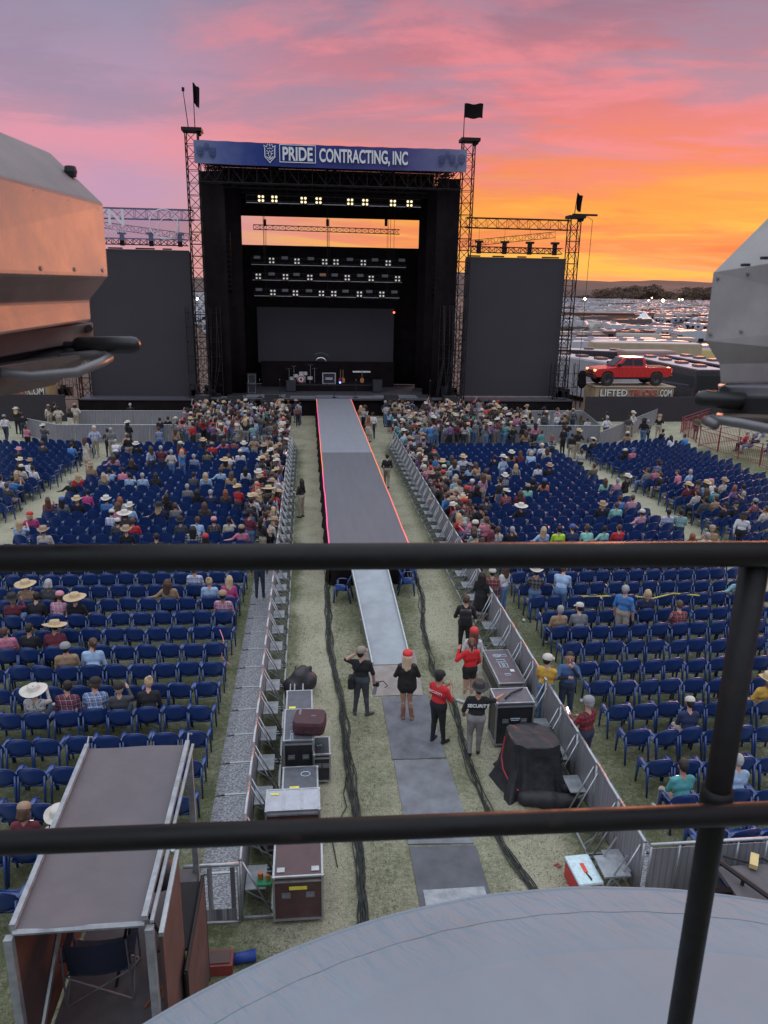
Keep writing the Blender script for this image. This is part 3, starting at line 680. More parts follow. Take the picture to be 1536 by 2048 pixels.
# LED walls
scm,nt,b=base('led_wall'); oc=nt.new('ShaderNodeTexCoord').outputs['Object']; X_,Y_,Z_=nt.sep(oc)
g1=nt.m('LESS_THAN',nt.m('FRACT',nt.m('MULTIPLY',X_,2.0)),.015); g2=nt.m('LESS_THAN',nt.m('FRACT',nt.m('MULTIPLY',Z_,1.0)),.012)
cc=nt.mix(nt.noise(oc,.35,3,.5),(.036,.031,.036),(.052,.045,.052)); cc=nt.mix(nt.m('MULTIPLY',nt.m('MAXIMUM',g1,g2),.3),cc,(.022,.02,.025)); nt.put(b.inputs['Base Color'],cc); b.inputs['Roughness'].default_value=.7
def ledwall(x0,x1,y,z0,z1,lab,frame=True):
    o=Vector(((x0+x1)/2,y,z0)); e=empty('led_screen',o,0,lab,'screen')
    bld(MB().bb(x0,x1,y,y+.12,z0,z1),'panel_face',scm,e,o)
    if frame:
        m=MB(); 
        for k in range(int(x1-x0)+1): m.bb(x0+k+.02,x0+k+.10,y+.13,y+.5,z0,z1-.1)
        bld(m,'rear_frame',trussm,e,o)
    return e
e=ledwall(12.5,20.55,62,1.4,12.3,'tall dark LED screen right of the stage')
e2=ledwall(-16.9,-8.85,62,1.2,12.3,'tall dark LED screen left of the stage')
ledwall(-4.3,7.6,68.5,3.4,8.1,'wide dark LED screen at the back of the stage')
rcj=random.Random(9)
for ee,x0,x1 in((e,12.5,20.55),(e2,-16.9,-8.85)):
    m=MB()
    for k in range(4):
        a_=x0+.1+k*2.0; m.bb(a_,a_+rcj.uniform(.6,1.5),62.0,62.1,12.32,12.42)
    o=ee.location; bld(m,'hanging_bumper',trussm,ee,o)
# wings
def wing(xa,xb,lab,grp):
    o=Vector(((xa+xb)/2,62,14)); e=empty('wing_truss',o,0,lab,'truss',grp)
    m=MB(); truss(m,(xa,62,14.8),(xb,62,14.8),.6,.85,.045,.022,h=.72); bld(m,'main_beam',trussm,e,o)
    m=MB(); xi=xa if abs(xa)<abs(xb) and xa>0 or abs(xa)<abs(xb) else xb; xo=xb if xi==xa else xa
    truss(m,(xi,63.5,13.3),(xo,66,14.35),.45,.6,.03,.016,h=.45); bld(m,'rear_brace_beam',trussm,e,o)
    m=MB(); x0_,x1_=sorted((xa,xb)); truss(m,(x0_+.5,62,12.85),(x1_-.5,62,12.85),.45,.5,.04,.03,h=.42); bld(m,'header_beam',trussm,e,o)
    n=4
    for k in range(n):
        xx=x0_+1.1+k*(x1_-x0_-2.2)/(n-1); m=MB(); m.tube((xx,62,13.1),(xx,62,14.5),.012,n=4); m.bb(xx-.13,xx+.17,61.85,62.15,12.55,13.35); m.bb(xx-.28,xx+.32,61.8,62.2,13.36,13.52); bld(m,'chain_hoist',trussm,e,o)
wing(12.35,20.65,'black truss header over the right screen','truss headers over the side screens')
wing(-8.4,-16.95,'black truss header over the left screen','truss headers over the side screens')
m=MB().bb(-.1,1.9,-.1,.1,0,.14); ob=m.build('crane_arm',trussm,origin=None); ob.location=(20.9,62,15.53); tag(ob,'short horizontal beam on top of the outer right tower','beam')
o2=MB().tube((1.0,0,0),(1.55,0,-.3),.02,n=4).tube((1.55,0,-.3),(1.5,0,-14),.02,n=4).build('hanging_cable',trussm,ob)
# mesh banner on the left wing
mbm,nt,b=base('mesh_banner'); tr=nt.new('ShaderNodeBsdfTransparent'); ms=nt.new('ShaderNodeMixShader'); ms.inputs[0].default_value=.42
b.inputs['Base Color'].default_value=(.30,.30,.50,1); outn=[n for n in nt.n if n.type=='OUTPUT_MATERIAL'][0]
nt.l.new(tr.outputs[0],ms.inputs[1]); nt.l.new(b.outputs[0],ms.inputs[2]); nt.l.new(ms.outputs[0],outn.inputs[0])
mbw=mbm.copy(); [n for n in mbw.node_tree.nodes if n.type=='BSDF_PRINCIPLED'][0].inputs['Base Color'].default_value=(.9,.85,.9,1); [n for n in mbw.node_tree.nodes if n.type=='MIX_SHADER'][0].inputs[0].default_value=.85
e=empty('mesh_banner',(-12.7,61.5,12.9),0,'see-through mesh banner with white letters over the left screen','banner')
MB().grid(lambda u,v:(-4.2+8.2*u,.03*math.sin(u*20),2.3*v),20,4).build('cloth',mbm,e)
text('lettering','ZYN',1.6,mbw,(-4.1,-.06,1.05),(PI/2,0,0),e,1.1,.005,off=.02); text('lettering','NICOTINE POUCHES',.36,mbw,(-4.1,-.06,.52),(PI/2,0,0),e,1.05,.005)
m=MB(); m.path([(2.2+1.05*math.cos(t*PI/12),-.05,1.2+1.05*math.sin(t*PI/12)) for t in range(24)],.05,n=4,closed=True); m.path([(2.5+.75*math.cos(t*PI/12),-.05,.9+.75*math.sin(t*PI/12)) for t in range(24)],.03,n=4,closed=True); m.build('round_mark',mbw,e)
# light bars and lamps
lampE=mat('lamp_glow',(1,.9,.7),.4,var=0,emit=1.25,ecol=(1,.80,.42)); lampD=mat('lamp_dim',(.8,.78,.75),.4,var=0,emit=.3,ecol=(1,.88,.74))
def blinder_mesh(em,r=.11):
    m=MB().bb(-.27,.27,.0,.16,-.27,.27); me1=m.mesh('blinder_body',black)
    m=MB()
    for a_ in(-.135,.135):
        for b_ in(-.135,.135): m.tube((a_,-.02,b_),(a_,-.001,b_),r,n=12)
    return me1,m.mesh('blinder_bulbs',em)
BL=blinder_mesh(lampE,.09); BD=blinder_mesh(lampD,.078)
def lightbar(x0,x1,y,z,lab):
    o=Vector(((x0+x1)/2,y,z)); e=empty('light_truss',o,0,lab,'truss','horizontal light bars over the stage')
    m=MB(); truss(m,(x0,y,z+.35),(x1,y,z+.35),.4,.5,.028,.014,h=.4); bld(m,'lattice',trussm,e,o)
    bld(MB().bb(x0,x1,y-.3,y-.26,z-.02,z+.02),'bright_rail',mat('rail_pale',(.55,.55,.55),.5),e,o)
    m=MB(); rg=random.Random(int(z*10))
    for k in range(26):
        xx=rg.uniform(x0+.2,x1-.2); m.path([(xx,y-.25,z+.1),(xx+.15,y-.3,z-.05-rg.random()*.12),(xx+.4,y-.25,z+.1)],.012,n=4)
    bld(m,'cable_loops',caseblack,e,o)
    m=MB()
    for xx in(x0+1,(x0+x1)/2,x1-1): m.tube((xx,y,z+.5),(xx,y,17.5),.02,n=4)
    bld(m,'hanging_chain',trussm,e,o); return e
lightbar(-4.4,8.7,61.6,15.75,'front light bar under the roof with eight glowing lamps')
lightbar(-4.45,8.2,66,11.5,'highest of the three rear light bars'); lightbar(-4.4,7.9,66,10.3,'middle of the three rear light bars'); lightbar(-4.3,7.7,66,9.05,'lowest of the three rear light bars')
def blinder(px,py,Y,mset,lab,grp):
    p=UY(px,py,Y); e=empty('stage_lamp',p,0,lab,'lamp',grp)
    for nme,me in(('lamp_body',mset[0]),('bulbs',mset[1])):
        o=bpy.data.objects.new(nme,me); C.objects.link(o); o.parent=e
f2=lambda X,Y:(340+X*.41667,160+Y*.41667)
for i,(a_,b_) in enumerate([(437,569),(501,571),(641,577),(713,579),(865,585),(937,587),(1070,591),(1150,593)]):
    blinder(*f2(a_,b_),61.25,BL,'four-bulb glowing stage lamp, %s from left on the front bar'%ordn(i+1),'glowing lamps on the front bar')
f5=lambda X,Y:(480+X*.2344,480+Y*.2344)
rows=[[(270,175),(486,181),(723,186),(819,188),(1052,194),(1264,197)],[(156,310),(388,314),(596,320),(915,322),(1119,328),(1344,331)],[(281,448),(473,453),(695,456),(800,458),(1019,462),(1210,463)]]
for rn,(nm,rw) in enumerate(zip(('highest','middle','lowest'),rows)):
    for i,(a_,b_) in enumerate(rw): blinder(*f5(a_,b_),65.6,BD,'white four-bulb lamp, %s from left on the %s rear bar'%(ordn(i+1),nm),'lamps on the %s rear bar'%nm)
wash=MB().bb(-.25,.25,-.1,.1,-.11,.11).mesh('strobe_face',mat('strobe_grey',(.16,.15,.155),.5,var=.2)); washy=MB().bb(-.28,.28,-.02,.14,-.14,.14).mesh('strobe_body',black)
rows=[[(146,148),(381,153),(604,159),(937,166),(1151,170),(1380,173)],[(270,290),(482,294),(706,297),(808,299),(1026,303),(1236,307)],[(162,423),(385,430),(589,433),(900,437),(1102,440),(1316,444)]]
orangew=mat('strobe_amber',(.42,.24,.12),.5)
for rn,(nm,rw) in enumerate(zip(('highest','middle','lowest'),rows)):
    for i,(a_,b_) in enumerate(rw):
        p=UY(*f5(a_,b_),65.6); e=empty('strobe_light',p,0,'grey strobe panel, %s from left on the %s rear bar'%(ordn(i+1),nm),'lamp','strobes on the %s rear bar'%nm)
        for nme,me in(('housing',washy),('face',wash)):
            o=bpy.data.objects.new(nme,me); C.objects.link(o); o.parent=e
            if nme=='face':
                o.location=(0,-.05,0)
                if rn==1 and i==2: o.material_slots[0].link='OBJECT'; o.material_slots[0].material=orangew
# sky gap truss
e=empty('rear_truss',(2,70.6,14.7),0,'thin black truss hanging across the gap of sky above the stage','truss'); O=Vector((2,70.6,14.7))
m=MB(); a_,b_=UY(507,454,71),UY(799,464,71); truss(m,a_,b_,.35,.55,.03,.02,h=.38); bld(m,'lattice',trussm,e,O)
for px in(530,655,772):
    p=UY(px,457,71); bld(MB().bb(p.x-.12,p.x+.12,70.9,71.1,p.z+.2,p.z+.75).tube((p.x,71,p.z+.7),(p.x,71,18),.02,n=4).tube((p.x+.1,71,p.z),(p.x+.1,71,13),.012,n=4),'chain_hoist',trussm,e,O)
# line array hangs, speakers
def sbox(x,y,z,w_,d_,h_,lab,name='speaker',rz=0,grp=None):
    e=empty(name,(x,y,z),rz,lab,'speaker',grp); MB().bb(-w_/2,w_/2,-d_/2,d_/2,0,h_).build('cabinet',caseblack,e,bev=.02)
    MB().bb(-w_/2+.05,w_/2-.05,-d_/2-.012,-d_/2+.004,.05,h_-.05).build('grille',mat('speaker_grille',(.035,.033,.04),.7),e); return e
for s,x in(('left',-6.2),('right',10.3)):
    e=empty('line_array',(x,61.7,9.5),0,'hanging black speaker column beside the %s drape'%s,'speaker','hanging speaker columns')
    for k in range(12): MB().box((0,.02*k*k*.08,-k*.36+4),(1.0,.5,.33),M=Matrix.Rotation(-.03*k,3,'X')).build('speaker_box',blackcloth,e,bev=.02)
    MB().tube((0,0,4.2),(0,0,8),.02).build('hanging_chain',trussm,e)
for i,(px,py) in enumerate([(543,790),(783,790),(405,795),(470,790),(900,796)]):
    p=UY(px,py,59.2); sbox(p.x,59.3,0,1.1,.8,1.75,'black box speaker before the stage edge, %s from left'%ordn([2-1,0,0,0,0][0] if 0 else sorted([543,783,405,470,900]).index(px)+1),grp='speakers before the stage edge')
# towers of scaffold beside the stage
def scaffold(x0,x1,y0_,y1_,z1,lab):
    e=empty('scaffold',((x0+x1)/2,(y0_+y1_)/2,0),0,lab,'scaffold','scaffold stacks beside the stage'); O=e.location.copy(); m=MB()
    for xx in(x0,x1):
        for yy in(y0_,y1_): m.tube((xx,yy,0),(xx,yy,z1),.035,n=4)
    z=1.2
    while z<z1:
        for (a_,b_) in(((x0,y0_),(x1,y0_)),((x1,y0_),(x1,y1_)),((x0,y1_),(x0,y0_))): m.tube((a_[0],a_[1],z),(b_[0],b_[1],z),.025,n=4); m.tube((a_[0],a_[1],z),(b_[0],b_[1],z-1.1),.018,n=4)
        z+=1.1
    bld(m,'frame',trussm,e,O)
    rg=random.Random(int(x0)); m=MB()
    for k in range(10):
        a_=rg.uniform(x0+.2,x1-.2); m.bb(a_-.2,a_+.2,y0_+.2,y0_+.7,1.45,1.6+rg.random()*.7)
    bld(m,'stacked_boxes',caseblack,e,O)
    m=MB()
    for k in range(14):
        a_=rg.uniform(x0,x1); m.path([(a_,y0_-.1,z1),(a_+rg.uniform(-.2,.2),y0_-.15,z1*.5),(a_+rg.uniform(-.5,.5),y0_-.2,1.4)],.02,n=4)
    bld(m,'hanging_cables',caseblack,e,O)
scaffold(-9.2,-6.6,60.9,62.5,8.2,'dark scaffold stack with cables left of the stage'); scaffold(10.4,12.3,60.9,62.5,8.6,'dark scaffold stack with cables right of the stage')
scaffold(19.9,21.9,60.6,61.6,4.2,'small scaffold under the outer right tower'); scaffold(-19.5,-17.6,60.6,61.8,4.4,'small scaffold left of the left screen')
# band gear on riser
e=empty('drum_riser',(2,65.6,1.4),0,'long black band riser in the middle of the stage','riser'); O=Vector((2,65.6,1.4))
bld(MB().bb(-1.75,5.6,64.6,67.4,1.42,1.95),'platform',blackcloth,e,O); bld(MB().bb(-1.78,5.63,64.57,64.598,1.88,1.97),'edge_trim',caseblack,e,O)
e=empty('upper_riser',(1.7,68,1.4),0,'tall black riser wall below the stage screen','riser'); bld(MB().bb(-4.0,7.6,67.6,68.3,1.42,3.55),'platform',blackcloth,e,e.location.copy())
chrome=mat('chrome',(.6,.6,.62),.25,.9,var=.05); drumw=mat('drum_shell',(.55,.53,.5),.35); redp=mat('drum_red',(.35,.02,.03),.4); wood=mat('guitar_wood',(.45,.19,.06),.35,var=.2)
p=UY(602,756,65); e=empty('drum_kit',(p.x,65.2,1.96),0,'drum kit with red and white bass drum on the riser','drums')
M90=Matrix.Rotation(PI/2,3,'X')
m=MB(); m.tube((0,.0,.36),(0,.45,.36),.36,n=20); m.build('bass_drum',drumw,e,smooth=False)
m=MB(); m.tube((0,-.02,.36),(0,-.001,.36),.33,n=20); m.build('bass_head',textw,e); m=MB(); m.path([(.28*math.cos(t*PI/12),-.03,.36+.28*math.sin(t*PI/12)) for t in range(24)],.05,n=4,closed=True); m.bb(-.12,.12,-.05,-.025,.32,.38); m.bb(-.05,.05,-.05,-.025,.2,.5); m.build('head_mark',redp,e)
for (a_,b_,c_,r_) in[(-.45,.2,.75,.2),(.35,.2,.95,.2),(.75,.35,.55,.24),(-.75,.4,.5,.24),(0,.3,.95,.17)]:
    m=MB(); m.tube((a_,b_,c_-.25),(a_,b_,c_),r_,n=14); m.tube((a_,b_,-.0),(a_,b_,c_-.25),.02,n=4); m.build('tom_drum',drumw,e)
for (a_,b_,c_) in[(-1.0,.3,1.2),(1.15,.3,1.25),(-.6,.6,1.4),(.8,.7,1.5)]:
    m=MB(); m.tube((a_,b_,c_),(a_,b_,c_+.02),.25,.03,n=14); m.tube((a_,b_,0),(a_,b_,c_),.015,n=4); m.build('cymbal',chrome,e)
p=UY(658,757,65)
e=empty('flight_case',(p.x,64.9,1.97),0,'open equipment case with pale frame in the middle of the riser','case'); m=MB()
m.bb(-.55,.55,0,.4,0,.9); m.build('box',caseblack,e); m=MB()
for q in((-.57,-.48,0,.95),(.48,.57,0,.95)): m.bb(q[0],q[1],-.06,-.003,q[2],q[3])
m.bb(-.479,.479,-.06,-.003,0,.07); m.bb(-.479,.479,-.06,-.003,.87,.95); m.bb(-.3,.3,-.05,-.003,.35,.55); m.build('pale_frame',chrome,e)
def guitar(px,py,Y,lab,mt,z):
    p=UY(px,py,Y); e=empty('guitar',(p.x,Y,z),0,lab,'guitar'); body=[(.18*math.sin(t*PI/10)*(1 if abs(math.cos(t*PI/10))>.3 else .75),.22*math.cos(t*PI/10)) for t in range(20)]
    MB().prism(body,0,.08,lambda u,v,h:(u,-h,.32+v)).build('body',mt,e); MB().bb(-.03,.03,-.06,-.02,.5,1.2).build('neck',mat('neck_wood',(.2,.09,.05)),e); MB().tube((0,.05,0),(0,.15,.5),.02,n=4).build('stand',trussm,e)
for px,c_,lab in((681,redp,'red electric guitar on the riser, leftmost'),(686,wood,'brown electric guitar on the riser, second from left'),(724,wood,'natural acoustic guitar under the keyboard')): guitar(px,765,64.9,lab,c_,1.97)
p=UY(723,743,65.3); e=empty('keyboard',(p.x,65.3,1.97),0,'white keyboard on a stand on the riser','keyboard'); MB().bb(-.75,.75,-.15,.15,.95,1.05).build('keys',textw,e); m=MB(); 
for s in(-1,1): m.tube((s*.5,0,.95),(-s*.4,0,0),.025,n=4)
m.build('stand',trussm,e)
for px,lab in((504,'tall case with two pale panels at the left of the stage'),):
    p=UY(px,762,62.5); e=empty('amp_stack',(p.x,62.5,1.43),0,lab,'amplifier'); MB().bb(-.35,.35,-.2,.2,0,1.65).build('cabinet',caseblack,e)
    for zz in(.1,.88): MB().path([(-.27,-.22,zz),(.27,-.22,zz),(.27,-.22,zz+.65),(-.27,-.22,zz+.65)],.03,n=4,closed=True).build('pale_frame',chrome,e)
sbox(UY(755,770,64).x,64.2,1.43,.8,.6,1.0,'black amplifier at the right end of the riser'); sbox(UY(582,772,64).x,64.2,1.43,.8,.6,.9,'black amplifier at the left end of the riser')
e=empty('arched_prop',(1.15,67.4,3.55),0,'pale arched ring standing above the riser','stage prop')
m=MB(); m.path([(.9*math.cos(t),0,.05+.75*math.sin(t)) for t in np.arange(.75,2.4,.15)],.035,n=5); m.build('arc',chrome,e); m=MB(); m.path([(.45*math.cos(t),0,.38*math.sin(t)) for t in np.arange(.2,3.0,.2)],.05,n=5); m.build('inner_arc',chrome,e)
for px in(669,712,520,860,560): 
    p=UY(px,795,60.4); e=empty('microphone_stand',(p.x,60.6,1.42),0,'black microphone stand on the stage front, %s from left'%ordn(sorted([669,712,520,860,560]).index(px)+1),'mic stand','microphone stands'); MB().tube((0,0,0),(0,0,1.3),.02,n=5).tube((0,0,0),(0,0,.03),.18,n=10).build('stand',black,e); MB().tube((0,0,1.3),(0,-.15,1.42),.03,n=6).build('microphone',steelgrey,e)
ob=MB().tube((0,0,0),(0,-.05,0),.09,n=8).build('indicator_lamp',mat('red_glow',(1,.1,.08),var=0,emit=3,ecol=(1,.15,.1))); ob.location=UY(788,625,68.4); tag(ob,'small red glowing lamp at the stage screen corner','lamp')
ob=MB().tube((0,0,0),(0,-.05,0),.09,n=8).build('indicator_lamp',mat('blue_glow',(.1,.2,1),var=0,emit=2.5,ecol=(.2,.35,1))); ob.location=UY(680,765,64.3); tag(ob,'small blue glowing lamp on the riser edge','lamp')
# black perimeter wall
for (x0,x1,lab) in((21.6,38,'long low black wall right of the stage'),(-27,-17.7,'low black wall left of the stage')):
    tag(MB().bb(x0,x1,57.6,57.75,0,1.95).build('black_wall',mat('wall_black',(.035,.028,.034),.8,var=.2),origin=((x0+x1)/2,57.7,0)),lab,'wall')
print('stage t',time.time()-T0)
# ------------------------------------------------------------------ people: one smooth surface per body, grown from tapered limbs
def sdf_mesh(prims,res,name):
    P0=np.array([p[0] for p in prims],float); P1=np.array([p[1] for p in prims],float); RR=np.array([max(p[2],p[3]) for p in prims])
    lo=np.minimum(P0,P1).min(0)-RR.max()-.05; hi=np.maximum(P0,P1).max(0)+RR.max()+.05
    n=np.ceil((hi-lo)/res).astype(int)+2
    D=np.full(n,1.0,np.float32); RAW=np.full(n,1.0,np.float32); M=np.zeros(n,np.int16)
    for pr in prims:
        p,q,r1,r2,mt,k=pr[:6]; ys=pr[6] if len(pr)>6 else 1.0
        p=np.array(p,float);q=np.array(q,float); pad=max(r1,r2)+k+2.5*res
        a=np.clip(np.floor((np.minimum(p,q)-pad-lo)/res).astype(int),0,n-1); b_=np.clip(np.ceil((np.maximum(p,q)+pad-lo)/res).astype(int)+1,1,n)
        ax=[lo[i]+res*np.arange(a[i],b_[i]) for i in range(3)]
        X,Y,Z=np.meshgrid(*ax,indexing='ij',sparse=True)
        d=q-p; L=max((d**2).sum(),1e-9)
        t=np.clip(((X-p[0])*d[0]+(Y-p[1])*d[1]+(Z-p[2])*d[2])/L,0,1)
        ex=X-p[0]-t*d[0]; ey=(Y-p[1]-t*d[1])*ys; ez=Z-p[2]-t*d[2]
        dd=(np.sqrt(ex*ex+ey*ey+ez*ez)-(r1+(r2-r1)*t)).astype(np.float32)
        sl=tuple(slice(a[i],b_[i]) for i in range(3)); o=D[sl]
        if k>0:
            h=np.clip(0.5+0.5*(o-dd)/k,0,1); D[sl]=o*(1-h)+dd*h-k*h*(1-h)
        else: D[sl]=np.minimum(o,dd)
        rw=RAW[sl]; w_=dd<rw; RAW[sl]=np.where(w_,dd,rw); M[sl]=np.where(w_,mt,M[sl])
    s=D<0
    c=[D[i:n[0]-1+i,j:n[1]-1+j,l:n[2]-1+l] for i in(0,1) for j in(0,1) for l in(0,1)]
    ins=sum((q<0).astype(int) for q in c); act=(ins>0)&(ins<8)
    idx=-np.ones(act.shape,int); ii=np.argwhere(act); idx[act]=np.arange(len(ii))
    pos=np.zeros((len(ii),3)); cnt=np.zeros(len(ii)); off=[(i,j,l) for i in(0,1) for j in(0,1) for l in(0,1)]
    vals=[q[act] for q in c]
    for a in range(8):
        for b_ in range(a+1,8):
            df=[abs(off[a][k]-off[b_][k]) for k in range(3)]
            if sum(df)!=1: continue
            va,vb=vals[a],vals[b_]; cr=(va<0)!=(vb<0); t=np.where(cr,va/np.where(cr,va-vb,1),0)
            for k in range(3): pos[:,k]+=np.where(cr,off[a][k]+t*(off[b_][k]-off[a][k]),0)
            cnt+=cr
    pos=(ii+pos/cnt[:,None])*res+lo
    faces=[]; fm=[]
    for ax in range(3):
        sh=[slice(0,None)]*3; s0=[slice(None)]*3; s1=[slice(None)]*3; s0[ax]=slice(0,-1); s1[ax]=slice(1,None)
        e0=s[tuple(s0)]; e1=s[tuple(s1)]; cr=np.argwhere(e0!=e1)
        u_,v_=[k for k in range(3) if k!=ax]
        ok=(cr[:,u_]>0)&(cr[:,v_]>0)&(cr[:,u_]<n[u_]-1)&(cr[:,v_]<n[v_]-1); cr=cr[ok]
        def at(du,dv):
            q=cr.copy(); q[:,u_]-=du; q[:,v_]-=dv; return idx[q[:,0],q[:,1],q[:,2]]
        quad=np.stack([at(0,0),at(1,0),at(1,1),at(0,1)],1); flip=e0[cr[:,0],cr[:,1],cr[:,2]]
        if ax==1: flip=~flip
        quad[flip]=quad[flip][:,::-1]
        faces.append(quad); fm.append(M[cr[:,0],cr[:,1],cr[:,2]])
    faces=np.concatenate(faces); fm=np.concatenate(fm)
    me=bpy.data.meshes.new(name); me.vertices.add(len(pos)); me.vertices.foreach_set('co',pos.ravel())
    me.loops.add(len(faces)*4); me.loops.foreach_set('vertex_index',faces.ravel().astype(np.int32)); me.polygons.add(len(faces))
    me.polygons.foreach_set('loop_start',np.arange(0,len(faces)*4,4,dtype=np.int32)); me.polygons.foreach_set('loop_total',np.full(len(faces),4,np.int32))
    for k in range(8): me.materials.append(None)
    me.polygons.foreach_set('material_index',fm.astype(np.int32)); me.polygons.foreach_set('use_smooth',[True]*len(faces))
    me.update(calc_edges=True); me.validate(); return me
# material slots: 0 skin, 1 top, 2 forearm, 3 hips and thighs, 4 calves, 5 shoes, 6 eyes, 7 mouth or belt
def figure(P,detail=0):
    """P: dict of the pose. Returns prims and the head matrix."""
    sit=P.get('sit',False); hz=P.get('hz',.56 if sit else .94); hy=P.get('hy',-.06 if sit else 0)
    lean=P.get('lean',0); tw=P.get('twist',0); side=P.get('side',0); g=P.get('girth',1.0); fem=P.get('fem',False)
    B=Matrix.Translation((0,hy,hz))@Matrix.Rotation(tw,4,'Z')@Matrix.Rotation(-lean,4,'X')@Matrix.Rotation(side,4,'Y')
    b=lambda x,y,z:tuple(B@Vector((x,y,z)))
    sh=.165 if fem else .185; cx=.075 if fem else .09
    pr=[]
    pr.append((b(-.07,0,.02),b(.07,0,.02),.125*g,.125*g,3,.04,1.15))
    pr.append((b(-.05,0,.15),b(.05,0,.15),.108*g,.108*g,1,.05,1.2))
    pr.append((b(-cx,0,.32),b(cx,0,.32),.118*g,.118*g,1,.05,1.3))
    pr.append((b(-sh+.03,0,.44),b(sh-.03,0,.44),.072,.072,1,.06,1.05))
    if P.get('jacket'):
        pr.append((b(-.10,0,-.08),b(-.08,0,.3),.12*g,.115*g,1,.04,1.1)); pr.append((b(.10,0,-.08),b(.08,0,.3),.13*g,.12*g,1,.04,1.1)); pr.append((b(-.09,0,-.07),b(.09,0,-.07),.125*g,.125*g,1,.04,1.15)); pr.append((b(-.09,0,.05),b(.09,0,.05),.12*g,.12*g,1,.04,1.15))
    if fem: pr.append((b(-.06,.085,.33),b(.06,.085,.33),.06,.06,1,.04))
    pr.append((b(0,-.01,.47),b(0,.01,.59),.056,.05,0,.03))
    hd=B@Matrix.Translation((0,.015,.70))@Matrix.Rotation(P.get('hyaw',0),4,'Z')@Matrix.Rotation(-P.get('hpitch',lean*-.7),4,'X')
    h=lambda x,y,z:tuple(hd@Vector((x,y,z)))
    pr.append((h(0,-.015,.03),h(0,-.01,-.0),.092,.085,0,.02)); pr.append((h(0,.02,-.02),h(0,.035,-.075),.07,.045,0,.03))
    pr.append((h(0,.09,.0),h(0,.108,-.025),.012,.018,0,.012)); pr.append((h(-.088,-.01,-.015),h(-.092,-.015,.01),.016,.018,0,.008)); pr.append((h(.088,-.01,-.015),h(.092,-.015,.01),.016,.018,0,.008))
    if detail:
        for s in(-1,1): pr.append((h(s*.032,.083,.01),h(s*.034,.083,.01),.011,.011,6,.0))
        pr.append((h(-.018,.082,-.055),h(.018,.082,-.055),.008,.008,7,.004))
    arms=P.get('arms',[((-.25,.0,.16),(-.25,.06,-.08)),((.25,.0,.16),(.25,.06,-.08))])
    slv=P.get('sleeve',2)
    for i,s in enumerate((-1,1)):
        S_=b(s*sh,0,.43); E=b(*arms[i][0]); Wr=b(*arms[i][1])
        pr.append((S_,E,.062*math.sqrt(g),.050,1,.03)); 
        mid=tuple((a_*.6+c_*.4) for a_,c_ in zip(E,Wr))
        pr.append((E,Wr,.046,.031,2,.02))
        d=(Vector(Wr)-Vector(E)).normalized(); fwd=Vector(P.get('palm',[(0,0,0),(0,0,0)])[i]); 
        d2=(d+fwd).normalized(); a_=d2.cross(Vector((0,1,.3))).normalized(); 
        H0=Vector(Wr); H1=H0+d2*.07
        pr.append((tuple(H0),tuple(H1),.028,.034,0,.015))
        nf=d2.cross(a_).normalized()
        if detail:
            curl=P.get('curl',.5)
            for f_,(o_,l_) in enumerate(((-.030,.07),(-.010,.08),(.010,.075),(.030,.06))):
                q0=H1+a_*o_; q1=q0+(d2*(1-curl*.3)+nf*curl*.4)*l_*.5; q2=q1+(d2*(1-curl)+nf*curl)*l_*.5
                pr.append((tuple(q0),tuple(q1),.010,.009,0,.006)); pr.append((tuple(q1),tuple(q2),.009,.0075,0,.004))
            th=H0+d2*.02-a_*.03*s; pr.append((tuple(th),tuple(th+d2*.035-a_*.025*s+nf*.01),.012,.009,0,.008))
        else:
            pr.append((tuple(H1),tuple(H1+d2*.07),.030,.018,0,.012))
    if sit: legs=P.get('legs',[((-.13,.40,.50),(-.14,.42,.09)),((.13,.40,.50),(.14,.42,.09))])
    else: legs=P.get('legs',[((-.10,.02,.50),(-.11,-.01,.09)),((.10,.02,.50),(.11,-.01,.09))])
    Q=Matrix.Translation((0,hy,0))
    for i,s in enumerate((-1,1)):
        Hj=b(s*.085,0,-.03); K=legs[i][0]; A=legs[i][1]
        if P.get('shorts'): Mi=tuple(Vector(Hj).lerp(Vector(K),.35)); pr.append((Hj,Mi,.09*g,.088*g,3,.04)); pr.append((Mi,K,.078*g,.056,4,.02))
        else: pr.append((Hj,K,.096*g,.068,3,.04)); pr.append((K,A,.062,.046 if not (P.get('shorts') or P.get('skirt')) else .038,4,.02))
        pr.append((tuple(Vector(K)+(Vector(A)-Vector(K))*.2+Vector((0,-.02,0))),tuple(Vector(K)+(Vector(A)-Vector(K))*.45+Vector((0,-.01,0))),.05,.042,4,.03))
        fa=P.get('feet',[-.15,.15])[i]; fd=Vector((math.sin(fa),math.cos(fa),0))
        Av=Vector(A); heel=Av-fd*.03; heel.z=Av.z-.045; toe=Av+fd*.16; toe.z=Av.z-.055
        if P.get('tilt') and i==P['tilt'][0]: toe.z=Av.z-.055-P['tilt'][1]
        pr.append((tuple(heel),tuple(toe),.040,.034,5,.02))
        if P.get('boots'): pr.append((A,tuple(Vector(A)+(Vector(K)-Vector(A))*.5),.046,.058,5,.01))
    if P.get('skirt'):
        for i,s in enumerate((-1,1)): pr.append((b(s*.06,0,-.02),tuple(Vector(b(s*.085,0,-.03)).lerp(Vector(legs[i][0]),.85)),.12,.15,3,.06))
    return pr,hd
A2=lambda l,r:[l,r]
down=((-.25,.0,.16),(-.25,.06,-.08)); downr=((.25,.0,.16),(.25,.06,-.08))
